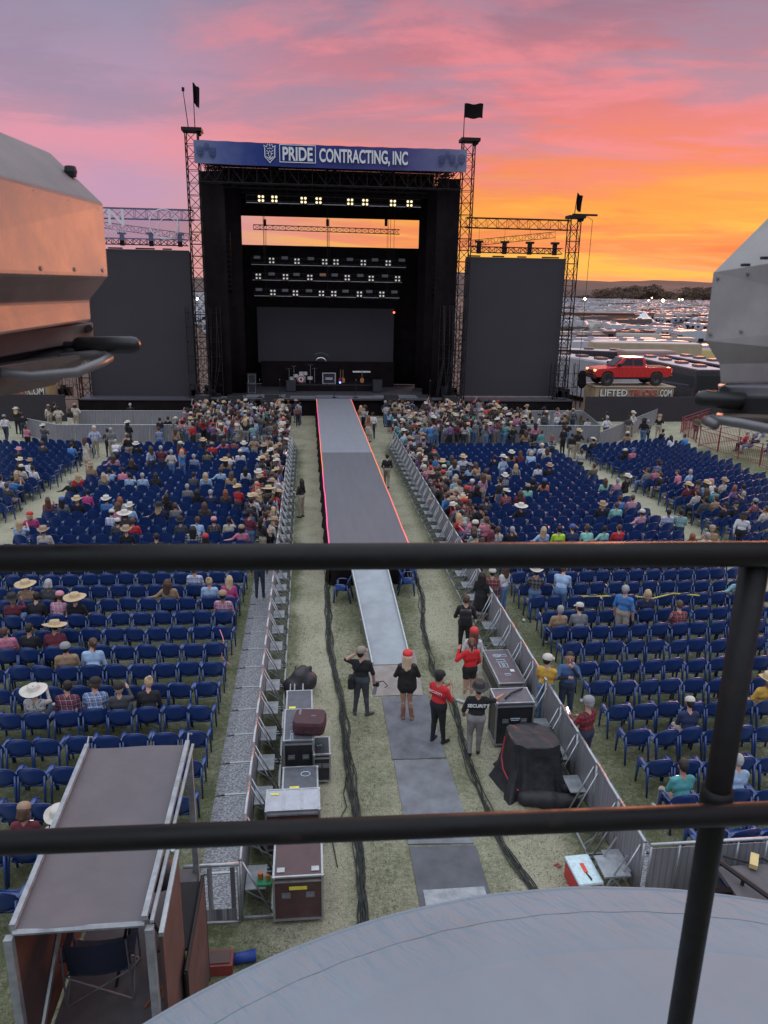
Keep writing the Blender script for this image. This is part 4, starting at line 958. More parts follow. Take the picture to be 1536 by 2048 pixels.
POSES={
 's0':dict(sit=True,lean=-.08,arms=[((-.23,.06,.18),(-.10,.27,.06)),((.23,.06,.18),(.10,.27,.06))]),
 's1':dict(sit=True,lean=.12,arms=[((-.22,.10,.20),(-.06,.30,.22)),((.22,.10,.20),(.07,.30,.24))],hpitch=.35),
 's2':dict(sit=True,lean=.28,arms=[((-.24,.12,.15),(-.16,.32,-.02)),((.24,.12,.15),(.12,.34,.0))],hyaw=.5,hpitch=-.1),
 's3':dict(sit=True,lean=-.12,arms=[((-.36,-.02,.28),(-.56,.05,.22)),((.24,.06,.18),(.10,.25,.04))],hyaw=-.5,twist=.15),
 's4':dict(sit=True,lean=-.05,arms=[((-.24,.06,.2),(-.12,.28,.06)),((.24,.16,.35),(.14,.32,.50))],legs=[((-.13,.40,.50),(-.12,.46,.09)),((.13,.38,.58),(-.02,.62,.50))],hyaw=.3),
 't0':dict(),
 't1':dict(arms=[((-.24,.12,.22),(-.10,.30,.35)),((.24,.14,.24),(.08,.31,.40))],hpitch=.15),
 't2':dict(arms=[((-.30,-.05,.22),(-.15,.05,.06)),((.30,-.05,.22),(.15,.05,.06))],hyaw=.4),
 't3':dict(lean=.38,hz=.92,hy=-.1,arms=[((-.20,.18,.20),(-.10,.38,.22)),((.20,.18,.20),(.10,.38,.22))],hyaw=-.3,hpitch=-.2),
 't4':dict(arms=[((-.24,-.10,.18),(-.24,-.08,-.06)),((.24,.10,.18),(.22,.22,.0))],legs=[((-.09,.17,.52),(-.09,.13,.09)),((.09,.0,.49),(.09,-.24,.14))],tilt=(1,.03),hyaw=-.2),
 't5':dict(fem=True,arms=[((-.20,.10,.20),(.04,.20,.22)),((.20,.10,.20),(-.04,.21,.26))],hyaw=-.5,hpitch=.1),
 't6':dict(arms=[((-.26,.10,.55),(-.14,.20,.80)),((.25,.0,.16),(.25,.08,-.06))],hyaw=.1),
 't7':dict(fem=True,skirt=True,arms=[((-.22,.0,.17),(-.18,.16,.02)),((.22,.0,.17),(.24,.06,-.06))]),
}
BODY={}
for k,P in POSES.items():
    for lod,rs in ((0,.030),(1,.017)):
        pr,hd=figure(P,0); BODY[k,lod]=(sdf_mesh(pr,rs,'person_'+k),hd)
# headwear and hair, modelled around the head centre
def hat_cowboy(m,brim=.19,crown=.12,up=.06,nseg=22):
    def ring(r,zf,sx=1,sy=1.12): return [(r*sx*math.cos(2*PI*k/nseg),r*sy*math.sin(2*PI*k/nseg),zf(2*PI*k/nseg)) for k in range(nseg)]
    roll=lambda t:up*abs(math.cos(t))**2
    rings=[ring(brim,lambda t:.03+roll(t)-.015),ring(brim*.8,lambda t:.035+roll(t)*.45-.01),ring(.115,lambda t:.045),ring(.108,lambda t:.10),ring(.095,lambda t:.045+crown-.01*abs(math.sin(t))),ring(.05,lambda t:.045+crown-.022,1,1.3),ring(.012,lambda t:.045+crown-.03,1,2)]
    m.loft(rings,cap=False); m.add([rings[-1][k] for k in range(nseg)],[tuple(range(nseg))])
    r2=[ring(.118,lambda t:.047),ring(.112,lambda t:.075)]; m.loft(r2,cap=False); return m
def hat_cap(m):
    prof=[(.105,.02),(.107,.05),(.097,.09),(.07,.118),(.03,.13),(.001,.132)]; m.lathe(prof,(0,-.012,0),n=16,sy=1.08)
    m.grid(lambda u,v:((2*u-1)*.078*(1-.25*v),.08+.095*v*math.sqrt(max(0,1-(2*u-1)**2*.6)),.035-.02*(2*u-1)**2-.012*v),8,3)
    m.grid(lambda u,v:((2*u-1)*.078*(1-.25*v),.08+.095*v*math.sqrt(max(0,1-(2*u-1)**2*.6)),.029-.02*(2*u-1)**2-.012*v),8,3); return m
def hairm(kind):
    pr=[((0,-.03,.045),(0,-.035,.01),.096,.092,0,.02),((0,-.045,.0),(0,-.05,-.05),.075,.06,0,.03)]
    if kind=='long': pr+=[((-.05,-.07,-.02),(-.06,-.10,-.24),.065,.05,0,.04),((.05,-.07,-.02),(.06,-.10,-.26),.065,.045,0,.04),((0,-.08,0),(0,-.115,-.30),.07,.045,0,.04),((-.08,-.0,.0),(-.095,-.02,-.18),.03,.03,0,.03),((.08,-.0,.0),(.095,-.02,-.16),.03,.03,0,.03)]
    if kind=='tail': pr+=[((0,-.11,.06),(0,-.16,.02),.03,.035,0,.02),((0,-.16,.02),(0,-.16,-.17),.035,.018,0,.02)]
    if kind=='bun': pr+=[((0,-.08,.12),(0,-.085,.13),.05,.045,0,.02)]
    if kind=='bob': pr+=[((-.06,-.03,-.02),(-.085,-.02,-.11),.05,.045,0,.04),((.06,-.03,-.02),(.085,-.02,-.11),.05,.045,0,.04),((0,-.07,0),(0,-.08,-.12),.08,.06,0,.04)]
    me=sdf_mesh(pr,.014,'hair_'+kind)
    return me
HAIR={k:hairm(k) for k in('short','long','tail','bun','bob')}
def m1(mb): 
    me=mb.mesh('hat',None,True); bm=bmesh.new(); bm.from_mesh(me); bmesh.ops.recalc_face_normals(bm,faces=bm.faces); bm.to_mesh(me); bm.free(); return me
HM=Matrix.Translation((0,-.005,.012))@Matrix.Diagonal((1.1,1.1,1.08,1))
HATS={'cowboy':m1(hat_cowboy(MB())),'sun':m1(hat_cowboy(MB(),.26,.10,.03)),'cap':m1(hat_cap(MB()))}
skin=[mat('skin_fair',(.52,.30,.22),.55,var=.06),mat('skin_tan',(.40,.21,.14),.55,var=.06),mat('skin_brown',(.22,.11,.07),.55,var=.06)]
eyem=mat('eye_dark',(.02,.015,.015),.3,var=0); lipm=mat('lips',(.35,.12,.11),.5,var=0)
def cloth(n,c): return mat('cloth_'+n,c,.88,var=.24,scale=7,bump=.9,bscale=9)
SH={'k':('black',cloth('black',(.016,.015,.018))),'w':('white',cloth('white',(.62,.60,.62))),'g':('grey',cloth('grey',(.17,.17,.18))),'G':('dark grey',cloth('dark_grey',(.06,.06,.066))),
'b':('light blue',cloth('light_blue',(.33,.45,.62))),'B':('blue',cloth('blue',(.06,.19,.45))),'n':('navy',cloth('navy',(.02,.03,.08))),'r':('red',cloth('red',(.48,.03,.035))),'m':('maroon',cloth('maroon',(.14,.025,.04))),
'p':('pink',cloth('pink',(.55,.18,.26))),'P':('magenta',cloth('magenta',(.42,.05,.17))),'t':('tan',cloth('tan',(.34,.22,.13))),'e':('teal',cloth('teal',(.08,.30,.31))),'M':('mint',cloth('mint',(.25,.52,.44))),
'y':('yellow',cloth('yellow',(.62,.36,.06))),'N':('neon yellow',cloth('neon',(.50,.80,.05))),'o':('orange',cloth('orange',(.55,.20,.10))),'v':('purple',cloth('purple',(.19,.10,.22))),'c':('cream',cloth('cream',(.52,.45,.38))),'O':('olive',cloth('olive',(.12,.11,.065))),
'1':('red plaid',plaid('plaid_red',(.30,.03,.035),(.02,.015,.02),(.4,.3,.3))),'2':('blue plaid',plaid('plaid_blue',(.07,.13,.32),(.5,.52,.58),(.03,.04,.1))),'3':('pink plaid',plaid('plaid_pink',(.45,.12,.20),(.6,.5,.55),(.2,.05,.1))),'4':('dark plaid',plaid('plaid_dark',(.03,.025,.03),(.10,.08,.09),(.2,.18,.18))),
'5':('teal plaid',plaid('plaid_teal',(.15,.35,.36),(.4,.5,.5),(.05,.15,.16))),'6':('monochrome plaid',plaid('plaid_bw',(.02,.02,.025),(.5,.5,.52),(.3,.3,.3))),'7':('floral',floral('floral',(.5,.48,.45),(.08,.16,.10),(.45,.10,.14))),'8':('maroon plaid',plaid('plaid_maroon',(.16,.03,.06),(.05,.02,.03),(.35,.25,.28))),'9':('blue striped',plaid('stripe_wb',(.55,.55,.6),(.12,.2,.45),(.5,.5,.55),6))}
PT={'j':('blue jeans',cloth('jeans',(.10,.17,.30))),'J':('dark jeans',cloth('dark_jeans',(.03,.04,.07))),'k':('black trousers',SH['k'][1]),'h':('khaki trousers',cloth('khaki',(.34,.28,.22))),'g':('grey trousers',cloth('grey_tr',(.24,.22,.23))),'w':('white trousers',cloth('white_tr',(.55,.53,.55))),'s':('shorts',cloth('shorts_dark',(.03,.03,.035)))}
hairc={'n':('dark',mat('hair_dark',(.018,.012,.010),.6,var=.3,bump=.3,bscale=60)),'l':('brown',mat('hair_brown',(.09,.045,.025),.6,var=.3,bump=.3)),'b':('blond',mat('hair_blond',(.48,.33,.19),.6,var=.25,bump=.3)),'g':('grey',mat('hair_grey',(.34,.33,.33),.6,var=.2,bump=.3)),'a':('auburn',mat('hair_auburn',(.25,.08,.04),.6,var=.2,bump=.3))}
hatm={'w':('white',mat('hat_white',(.56,.51,.45),.8)),'s':('straw',mat('hat_straw',(.52,.38,.22),.85,bump=.5,bscale=90)),'k':('black',mat('hat_black',(.018,.015,.016),.8)),'t':('tan',mat('hat_tan',(.33,.22,.15),.8)),'p':('pink',mat('hat_pink',(.6,.25,.3),.8)),'r':('red',mat('hat_red',(.5,.03,.03),.7)),'b':('blue',mat('hat_blue',(.05,.1,.3),.7)),'g':('grey',mat('hat_grey',(.25,.25,.26),.8))}
# headgear code: two letters. first: C cowboy, S wide sun hat, B baseball cap, L long hair, T ponytail, U bun, O bob, H short hair; second: colour
def headgear(code):
    f,c=code[0],code[1]
    if f in'CSB': return ({'C':'cowboy','S':'sun','B':'cap'}[f],hatm[c][1],{'C':'%s cowboy hat','S':'wide %s sun hat','B':'%s cap'}[f]%hatm[c][0])
    return (None,hairc[c][1],{'L':'long %s hair','T':'%s ponytail','U':'%s hair in a bun','O':'bobbed %s hair','H':'short %s hair'}[f]%hairc[c][0])
PH_BODY=MB().bb(-.036,.036,-.005,.005,-.075,.075).mesh('phone_body',black); PH_SCR=MB().bb(-.032,.032,-.0075,-.0052,-.07,.07).mesh('phone_screen',mat('phone_glow',(1,1,1),.3,var=0,emit=1.5,ecol=(1,.93,.86)))
PEOPLE=[]     # everyone to place: dict
def add(px,py,pose,shirt,head,pants='J',hz=None,phone=False,extra=None,rz=None,slv=None,loc=None,zone=None):
    PEOPLE.append(dict(px=px,py=py,pose=pose,shirt=shirt,head=head,pants=pants,phone=phone,extra=extra,rz=rz,slv=slv,loc=loc,zone=zone))
RP=random.Random(21)
def L(s,seated=True):
    for it in s.split(';'):
        it=it.strip()
        if not it: continue
        q=it.split(','); px,py=float(q[0]),float(q[1]); sh,hd_=q[2],q[3]; fl=q[4] if len(q)>4 else ''
        if seated: pose=RP.choice(['s0','s0','s0','s2','s3','s4']); 
        else: pose=RP.choice(['t0','t2','t4','t5','t1'])
        for k in fl.split():
            if k in POSES: pose=k
        if 'ph' in fl: pose='s1' if seated else 't1'
        pt=RP.choice('JJjkh')
        for k in fl.split():
            if len(k)==2 and k[0]=='=': pt=k[1]
        add(px,py,pose,sh,hd_,pt,phone='ph' in fl)
# seated, near left
L('36,1171,t,Ss;66,1175,G,Og,ph;44,1198,m,Ck;80,1196,k,Hn;121,1200,3,Bp;161,1195,k,Ss;352,1152,t,Ll,s3;389,1150,9,Hl;421,1150,b,Ub;459,1152,P,Lb;441,1191,3,Bt;36,1262,k,Hn,ph;80,1259,m,Ss;4,1272,p,Hl;146,1290,t,Bg;192,1288,b,Tl,s2;73,1384,7,Sw;118,1374,8,Hn,s2;157,1368,2,Bk,s2;240,1371,G,Bk;283,1364,k,Ub,s2;53,1627,m,Bt,ph;128,1612,w,Cw')
# seated, near right
L('1483,1150,5,Hg,s3;1284,1197,n,Ob;1331,1204,1,Hl,ph;1143,1214,g,Bw;1115,1222,t,Hg;1522,1340,y,Cs;1529,1295,t,Hl,ph;1422,1436,n,Bw,ph;1399,1560,e,Hn,ph;1514,1560,b,Hg,ph')
# seated, middle left
L('129,885,k,Ln;147,887,B,Hn,ph;75,889,G,Hl;36,901,k,Cp;30,923,k,Cw;52,925,w,Ct;46,931,c,Bw;69,931,w,Hn;42,953,B,Hn;20,955,w,Hn;8,974,G,Hl;44,945,t,Lb;282,891,k,Cw;226,913,3,Ll;272,923,k,Ll;391,913,2,Hg;418,901,O,Hl;408,881,G,Cs;426,887,r,Bt;446,883,p,Ll;466,879,1,Hl;484,889,b,Cw;484,901,w,Bw;165,933,t,Ct;164,952,r,Lb;196,954,g,Lb;206,941,b,Hn;228,941,p,Hn;268,950,b,Hn;291,948,b,Hg;322,952,k,Ln;389,954,G,Hn;414,952,b,Lb;436,939,b,Hl;460,948,t,Ll;450,913,w,Tl;456,925,t,Ss;488,935,w,Ln;506,945,k,Hl;517,917,g,Cw;125,968,k,Hg,s3;161,982,P,Hn,s2;373,978,g,Hg;398,978,k,Ln;429,982,n,Hg;448,986,G,La;103,1002,1,Ll;131,1002,g,Bb;159,1000,k,Cs;193,1004,B,Cw;223,1006,p,Ll;249,1004,w,La;276,1006,b,Cw;307,1010,n,Ck;410,1014,G,Ll;349,1014,g,Hl;494,1002,4,Cw;36,1038,b,Lb;63,1036,P,Br,s3;93,1058,c,Ct;214,1034,9,Bw,s2;246,1032,G,Sw;268,1036,r,Hl;256,1042,G,Bw;393,1044,b,Hl;426,1046,4,Bp;452,1044,c,Hn;357,1046,G,Ck;420,1065,k,Br;387,1062,6,Ln;476,1058,p,Bt;300,1070,k,Hn;232,1068,k,Ct')
# seated, middle right
L('1020,861,k,Ct;1051,864,t,Ll;1060,859,B,Hl;1081,864,e,Hl;1064,894,b,Ck;1084,889,w,Bw;1098,895,c,Ll;1069,910,b,Ob;1044,909,m,Ll;1018,906,t,Cw;1035,934,6,Lb;1072,933,w,Hn;1098,928,k,Ct;912,915,e,Ll;932,919,w,Cs;902,927,w,Ll;935,933,b,Cg;890,937,b,Hn;917,943,k,Ck;933,961,p,Bw;887,960,k,Ct;1020,957,6,Cw;1057,963,k,Bk;1080,963,o,Bb;1069,978,M,Bt;1021,979,k,Hn;1045,982,m,Ll;963,975,k,Ln;980,996,G,Hn;1047,1006,k,Sw,s3;995,1064,7,Hl;1028,1064,k,Hg;1087,1061,b,Lb;1105,1061,N,Hn;1114,1056,n,Bn;1195,1057,M,Hn;1000,985,1,Cw;980,912,k,Hn;968,938,t,Hl'.replace('Bn','Bb'))
# seated, far right
L('1323,862,k,Hn;1248,868,t,Bw;1182,877,k,Cw;1346,874,w,Ln;1361,870,B,Hn;1235,900,k,Bw;1256,899,p,Bb;1308,924,g,Ck;1162,902,7,Hl;1180,928,O,Hl,s4;1251,954,k,Cw;1209,967,M,Ll;1234,963,3,Hg;1307,942,g,Hl;1318,941,p,Bb;1356,942,p,Hl;1374,943,b,Hg;1331,954,k,Hl;1365,967,m,Cs;1381,967,m,Ck;1404,965,b,Cs;1419,964,w,Bp;1409,982,k,Ll;1430,982,e,Hl;1455,971,v,Oa;1485,973,G,Hn;1413,997,G,Hn;1430,994,t,Hl;1446,1006,k,Bk;1458,1006,k,Bk;1248,998,B,Hl;1264,999,3,Hl;1212,1011,k,Ct;1234,1012,M,Hl;1288,1024,3,Bw;1335,1025,9,Hn;1363,1024,5,Hn;1422,1056,t,Bt;1411,1063,c,Hg;1374,1063,t,Oa;1222,1053,r,Hl,s4;1197,1058,M,Hl;1521,1055,k,Bg;1527,1019,c,Hl;1480,990,n,Hg;1500,998,1,Bg;1395,978,7,Hl;1437,960,c,Ct')
# standing, near
L('1073,1141,4,Cw,t1;1126,1139,b,Hl,t3 =j;1010,1134,w,Ll,t0 =j;985,1140,1,Bw,t0 =J;965,1146,k,Ln,t7 =j;1251,1183,B,Hg,t0 =h;1096,1319,y,Bw,t5 =j',False)
# standing, further off
L('96,810,h,Bt,t0 =h;109,810,k,Hn;115,814,h,Hn,t2 =h;139,818,k,Ll,t7 =w;149,812,h,Bt,t2 =h;32,820,k,Cw;44,826,k,Hn;8,834,w,Bg;52,851,p,Hl,t5;86,851,4,Cw;188,859,9,Bw;214,859,G,Hn;221,859,g,Hg;230,881,w,Hg,t3;256,849,k,Cw;252,867,t,Hg;256,874,k,Hl;170,881,c,Ll,t7 =c;260,808,k,Hg,t1;317,855,2,Hl;335,834,k,Hn;351,836,g,Bw;319,838,k,Hn;351,857,t,Ll;301,899,9,Ll;322,899,m,Hg;342,903,c,Hg;363,903,B,Lb;361,891,r,Bw,t5;508,873,t,Hg,t2;529,931,g,Hg;333,990,k,Ln,t6;476,974,r,Cs,t5;513,972,r,Hg,t0;537,982,t,Ss;520,990,4,Ct,t3'.replace('=c','=w').replace(',h,',',c,'),False)
L('1006,917,b,Cw,t2 =j;956,926,t,Ll,t3;908,959,5,Hg,t2 =J;966,953,3,Ll,t0;1000,963,k,Hn,t0 =j;926,995,1,Cs,t0;928,1005,1,Br,t2;962,1013,k,Hn,t0;1214,825,k,Hn;1214,838,w,Hg,t2;1176,838,7,Hl;1266,828,w,Cw;1258,833,G,Bk,t2;1289,844,k,Ck,t4;1297,841,g,Hg;1320,832,k,Ct,t1 =h;1396,832,O,Hl,t0 =J;1488,1027,w,Bk,t4 =k;1145,868,k,Hn;1128,858,k,Ck;1125,838,k,Hl,t4;1093,826,w,Bw,t0 =j;1106,872,6,La;1157,865,k,Cs;1135,846,k,Hn;1020,830,w,Cw;1035,815,k,Ll;984,812,k,Ct',False)
# leaning on the runway fences
rp=random.Random(33)
shk='kkkwwGggbBnrmpt1234567ecvO'; hdk=['Cw','Hn','Cs','Ct','Ck','Bw','Bt','Bk','Br','Hn','Hl','Hg','Ll','Ln','Ln','Tl','Hn','Hn','Ll','Ck','Ct','Lb','Tn']
def ra(pts,poses,zone,rzf):
    for (X,Y) in pts:
        add(None,None,rp.choice(poses),rp.choice(shk),rp.choice(hdk),rp.choice('jjJJkhsg'),loc=(X,Y),rz=rzf(),phone=rp.random()<.02,zone=zone)
def scatter(n,x0,x1,y0_,y1_,dmin,taken):
    out=[];k=0
    while len(out)<n and k<n*60:
        k+=1; X=rp.uniform(x0,x1);Y=rp.uniform(y0_,y1_)
        if all((X-a)**2+(Y-b_)**2>dmin*dmin for a,b_ in taken): taken.append((X,Y)); out.append((X,Y))
    return out
tk=[]
ra(scatter(62,-1.72,-1.38,26.5,49,.42,tk),['t3','t3','t5','t1','t2'],'along the fence left of the runway',lambda:R(rp.uniform(-75,-20)))
ra(scatter(16,-2.3,-1.9,27,46,.5,tk),['t0','t5','t2'],'behind the left runway fence',lambda:R(rp.uniform(-60,-10)))
ra(scatter(70,5.62,6.0,23.5,49,.42,tk),['t3','t3','t5','t1','t2'],'along the fence right of the runway',lambda:R(rp.uniform(20,75)))
ra(scatter(24,6.1,6.7,25,46,.5,tk),['t0','t5','t2','t1'],'behind the right runway fence',lambda:R(rp.uniform(0,60)))
ra(scatter(150,-8.2,-1.4,46.5,57.5,.44,tk),['t0','t1','t5','t2','t6'],'crowd',lambda:R(rp.uniform(-60,60)))
ra(scatter(185,5.6,14.5,46.5,57.5,.44,tk),['t0','t1','t5','t2','t6'],'crowd',lambda:R(rp.uniform(-60,60)))
ra(scatter(14,14.5,19,49.5,54.5,.8,tk),['t0','t4','t5','t2'],'crowd',lambda:R(rp.uniform(-120,120)))
ra([(-.9,57),(-.6,56.2),(-.75,55.2),(3.9,53.5),(4.3,50.5),(4.1,55)],['t0','t1','t5'],'crowd',lambda:R(rp.uniform(-120,120)))
ra([(28+rp.uniform(0,6),40+rp.uniform(0,10)) for k in range(34)],['s0','s2','s3'],'on the right stand',lambda:R(rp.uniform(20,60)))
# resolve positions
used=set()
for p in PEOPLE:
    sit=p['pose'][0]=='s'
    if p['loc'] is None:
        q=G(p['px'],p['py'],1.24 if sit else 1.62); X,Y=q.x,q.y
        if sit:
            c,d=nearest_chair(X,Y,used)
            if d<.7: X,Y=c[0],c[1]; p['chair']=c; p['rz']=c[2]+R(RP.uniform(-8,8))
        p['loc']=(X,Y)
        if p['rz'] is None: p['rz']=R(RP.uniform(-50,50))
    pr=project(Vector((p['loc'][0],p['loc'][1],1.2)))
    p['d']=pr[2] if pr and -20<pr[0]<1556 else None
PEOPLE=[p for p in PEOPLE if p['d']]
PEOPLE.sort(key=lambda p:p['d'])
NI=280
words={'s':'seated','t':'standing'}
def zone_of(p):
    X,Y=p['loc']
    if p.get('zone') and p['zone']!='crowd': return p['zone']
    c=p.get('chair')
    if c: return '%s row %d'%(c[3],rowsy[c[3]].index(c[4])+1) if c[4] in rowsy.get(c[3],[]) else c[3]
    if X<-12.3: return 'in the far left block'
    if X>24: return 'on the right stand'
    if X<-1: return 'among the left seats' if Y<46 else 'in front of the left pit fence'
    if X<5.5: return 'beside the runway'
    return 'among the right seats' if Y<46 else 'in front of the right pit fence'
labels={}
for i,p in enumerate(PEOPLE[:NI]):
    hn=headgear(p['head'])[2]
    p['lab']='%s person, %s top, %s, %s'%(words[p['pose'][0]],SH[p['shirt']][0],hn,zone_of(p)); labels.setdefault(p['lab'],[]).append(p)
for l,ps in labels.items():
    if len(ps)>1:
        ps.sort(key=lambda p:p['d'])
        for j,p in enumerate(ps): p['lab']='%s, %s nearest'%(l,ordn(j+1))
def mats_for(p):
    sk=skin[RP.choice([0,0,0,1,1,2])]; top=SH[p['shirt']][1]; pt=PT[p['pants']][1]
    if p['pose']=='t7': pt=RP.choice([SH['w'][1],SH['k'][1],PT['j'][1]]) if p['pants'] not in 'w' else SH['c'][1]
    fore=top if (p['shirt'] in '12345678tO' or RP.random()<.3) else sk
    calf=sk if (p['pants']=='s' or p['pose']=='t7') else pt
    return [sk,top,fore,pt,calf,RP.choice([black,mat('boot_brown',(.12,.06,.035),.5),mat('shoe_white',(.5,.5,.5),.6)]),eyem,lipm]
crowdV=[];crowdF=[];crowdM=[];CM=[];voff=0
def cm_index(m):
    if m not in CM: CM.append(m)
    return CM.index(m)
def addcrowd(me,M,mts):
    global voff
    n=len(me.vertices); co=np.empty(n*3); me.vertices.foreach_get('co',co); co=co.reshape(-1,3)
    A=np.array(M); crowdV.append(co@A[:3,:3].T+A[:3,3])
    for pl in me.polygons: pass
    k=len(me.polygons); vi=np.empty(len(me.loops),np.int32); me.loops.foreach_get('vertex_index',vi); lt=np.empty(k,np.int32); me.polygons.foreach_get('loop_total',lt); mi=np.empty(k,np.int32); me.polygons.foreach_get('material_index',mi)
    ci=np.array([cm_index(m) for m in mts]); crowdF.append((vi+voff,lt)); crowdM.append(ci[np.minimum(mi,len(ci)-1)]); voff+=n
for i,p in enumerate(PEOPLE):
    sit=p['pose'][0]=='s'; lod=1 if p['d']<30 else 0
    me,hd=BODY[p['pose'],lod]; mt=mats_for(p); sc_=RP.uniform(.93,1.04); 
    M=Matrix.Translation((p['loc'][0],p['loc'][1],0))@Matrix.Rotation(p['rz'],4,'Z')@Matrix.Diagonal((sc_*RP.uniform(.95,1.12),sc_,sc_ if not sit else 1,1))
    hk,hmt,_=headgear(p['head']); bald=hk is None
    if bald: hs={'L':'long','T':'tail','U':'bun','O':'bob','H':'short'}[p['head'][0]]; hc=hmt
    else: hs=RP.choice(['short','short','long','bob']); hc=hairc[RP.choice('nnlb')][1]
    if i<NI:
        o=bpy.data.objects.new('person',me); C.objects.link(o); o.matrix_world=M; tag(o,p['lab'],'person','concert crowd')
        for s_i,m_ in enumerate(mt): o.material_slots[s_i].link='OBJECT'; o.material_slots[s_i].material=m_
        def kid(nme,mm_,m_):
            k=bpy.data.objects.new(nme,mm_); C.objects.link(k); k.parent=o; k.matrix_local=hd
            if not len(mm_.materials): mm_.materials.append(None)
            k.material_slots[0].link='OBJECT'; k.material_slots[0].material=m_; return k
        kid('hair',HAIR[hs],hc)
        if hk: kid('hat',HATS[hk],hmt).matrix_local=hd@HM
        if p['phone']:
            ph=empty('phone',(0,0,0),0,'phone of the '+p['lab'].replace('seated ','').replace('standing ',''),'phone')
            ph['label']=' '.join(ph['label'].split()[:16]); loc=M@hd@Vector((.03,.30,-.28 if sit else -.22))
            ph.matrix_world=Matrix.Translation(loc)@Matrix.Rotation(p['rz'],4,'Z')@Matrix.Rotation(R(-35),4,'X')
            for nme,mm_ in(('case',PH_BODY),('screen',PH_SCR)):
                q=bpy.data.objects.new(nme,mm_); C.objects.link(q); q.parent=ph
    else:
        addcrowd(me,M,mt); addcrowd(HAIR[hs],M@hd,[hc])
        if hk: addcrowd(HATS[hk],M@hd@HM,[hmt])
if crowdV:
    V=np.concatenate(crowdV); vi=np.concatenate([a for a,_ in crowdF]); lt=np.concatenate([b_ for _,b_ in crowdF]); ls=np.concatenate([[0],np.cumsum(lt)[:-1]]).astype(np.int32)
    me=bpy.data.meshes.new('crowd'); me.vertices.add(len(V)); me.vertices.foreach_set('co',V.ravel()); me.loops.add(len(vi)); me.loops.foreach_set('vertex_index',vi.astype(np.int32))
    me.polygons.add(len(lt)); me.polygons.foreach_set('loop_start',ls); me.polygons.foreach_set('loop_total',lt)
    for m_ in CM: me.materials.append(m_)
    me.polygons.foreach_set('material_index',np.concatenate(crowdM).astype(np.int32)); me.polygons.foreach_set('use_smooth',[True]*len(lt)); me.update(calc_edges=True)
    o=bpy.data.objects.new('crowd',me); C.objects.link(o); tag(o,'dense far-off crowd pressed against the pit fences below the stage','crowd',kind='stuff')
print('people',len(PEOPLE),'t',time.time()-T0)
# ------------------------------------------------------------------ the people one can study
def hero(P,loc,rz,mts,label,hair=None,hairc_=None,hat=None,hatm_=None,scale=1.0,res=.0095):
    pr,hd=figure(P,1); me=sdf_mesh(pr,res,'person_body')
    for i_,m_ in enumerate(mts): me.materials[i_]=m_
    o=bpy.data.objects.new('person',me); C.objects.link(o); o.location=loc; o.rotation_euler=(0,0,rz); o.scale=(scale,)*3
    tag(o,label,'person')
    def kid(nme,mm_,m_):
        k=bpy.data.objects.new(nme,mm_); C.objects.link(k); k.parent=o; k.matrix_local=hd
        k.material_slots[0].link='OBJECT'; k.material_slots[0].material=m_; return k
    if hair: kid('hair',HAIR[hair],hairc_)
    if hat: kid('hat',HATS[hat],hatm_).matrix_local=hd@HM
    sit=P.get('sit',False); B=Matrix.Translation((0,P.get('hy',0),P.get('hz',.94)))@Matrix.Rotation(P.get('twist',0),4,'Z')@Matrix.Rotation(-P.get('lean',0),4,'X')@Matrix.Rotation(P.get('side',0),4,'Y')
    return o,B,hd
def at_local(o,B,ob,M):
    ob.parent=o; ob.matrix_local=B@M; return ob
bt=mat('boot_tan',(.26,.12,.085),.5); bk=cloth('black',(.016,.015,.018)); jg=mat('jeans_charcoal',(.05,.055,.065),.85,var=.25,bump=.3); bshoe=black
sk0,sk1=skin[0],skin[1]
p1=G(722,1430)
P=dict(arms=[((-.36,-.02,.50),(-.14,-.02,.66)),((.27,.02,.18),(.28,.12,-.06))],legs=[((-.11,.02,.50),(-.15,.0,.09)),((.11,.04,.50),(.15,.0,.09))],feet=[-.3,.9],hyaw=-.6,lean=-.02,girth=1.1)
o,B,hd=hero(P,(p1.x,p1.y,0),R(-14),[sk0,bk,sk0,jg,jg,mat('boot_grey',(.07,.06,.06),.6),eyem,lipm],'photographer in black polo and backwards tan cap, hand raised to head, left of the ramp','short',hairc['n'][1],'cap',mat('hat_taupe',(.26,.21,.18),.8))
e=empty('camera_bag',(0,0,0),0,'black camera bag hanging at the left hip of the photographer','bag'); e.matrix_world=Matrix.Translation((p1.x-.24,p1.y-.06,.93))@Matrix.Rotation(R(80),4,'Z')
MB().bb(-.13,.13,-.07,.07,-.15,.13).build('body',bk,e,bev=.03); MB().path([(-.12,0,.12),(-.05,-.1,.35),(.0,-.28,.55)],.012,n=5).build('strap',black,e)
e=empty('photo_camera',(p1.x+.36,p1.y+.14,.74),R(-20),'black camera with long lens held low by the photographer','camera')
MB().bb(-.075,.075,-.04,.04,-.06,.05).build('body',caseblack,e,bev=.01); MB().tube((0,.0,-.05),(-.05,.0,-.28),.042,.05,n=12).build('lens',mat('lens_pale',(.35,.35,.36),.4),e); MB().path([(.05,0,.05),(.16,.06,.06),(.28,.02,-.02),(.22,-.02,-.06)],.012,n=5).build('strap',black,e)
p2=G(812,1438)
P=dict(fem=True,jacket=True,arms=[((-.27,.02,.19),(-.20,.20,.12)),((.27,.02,.19),(.20,.20,.12))],legs=[((-.075,.01,.50),(-.07,-.0,.09)),((.075,.01,.50),(.13,-.03,.09))],feet=[-.15,.2],boots=True,shorts=True,hyaw=-.25)
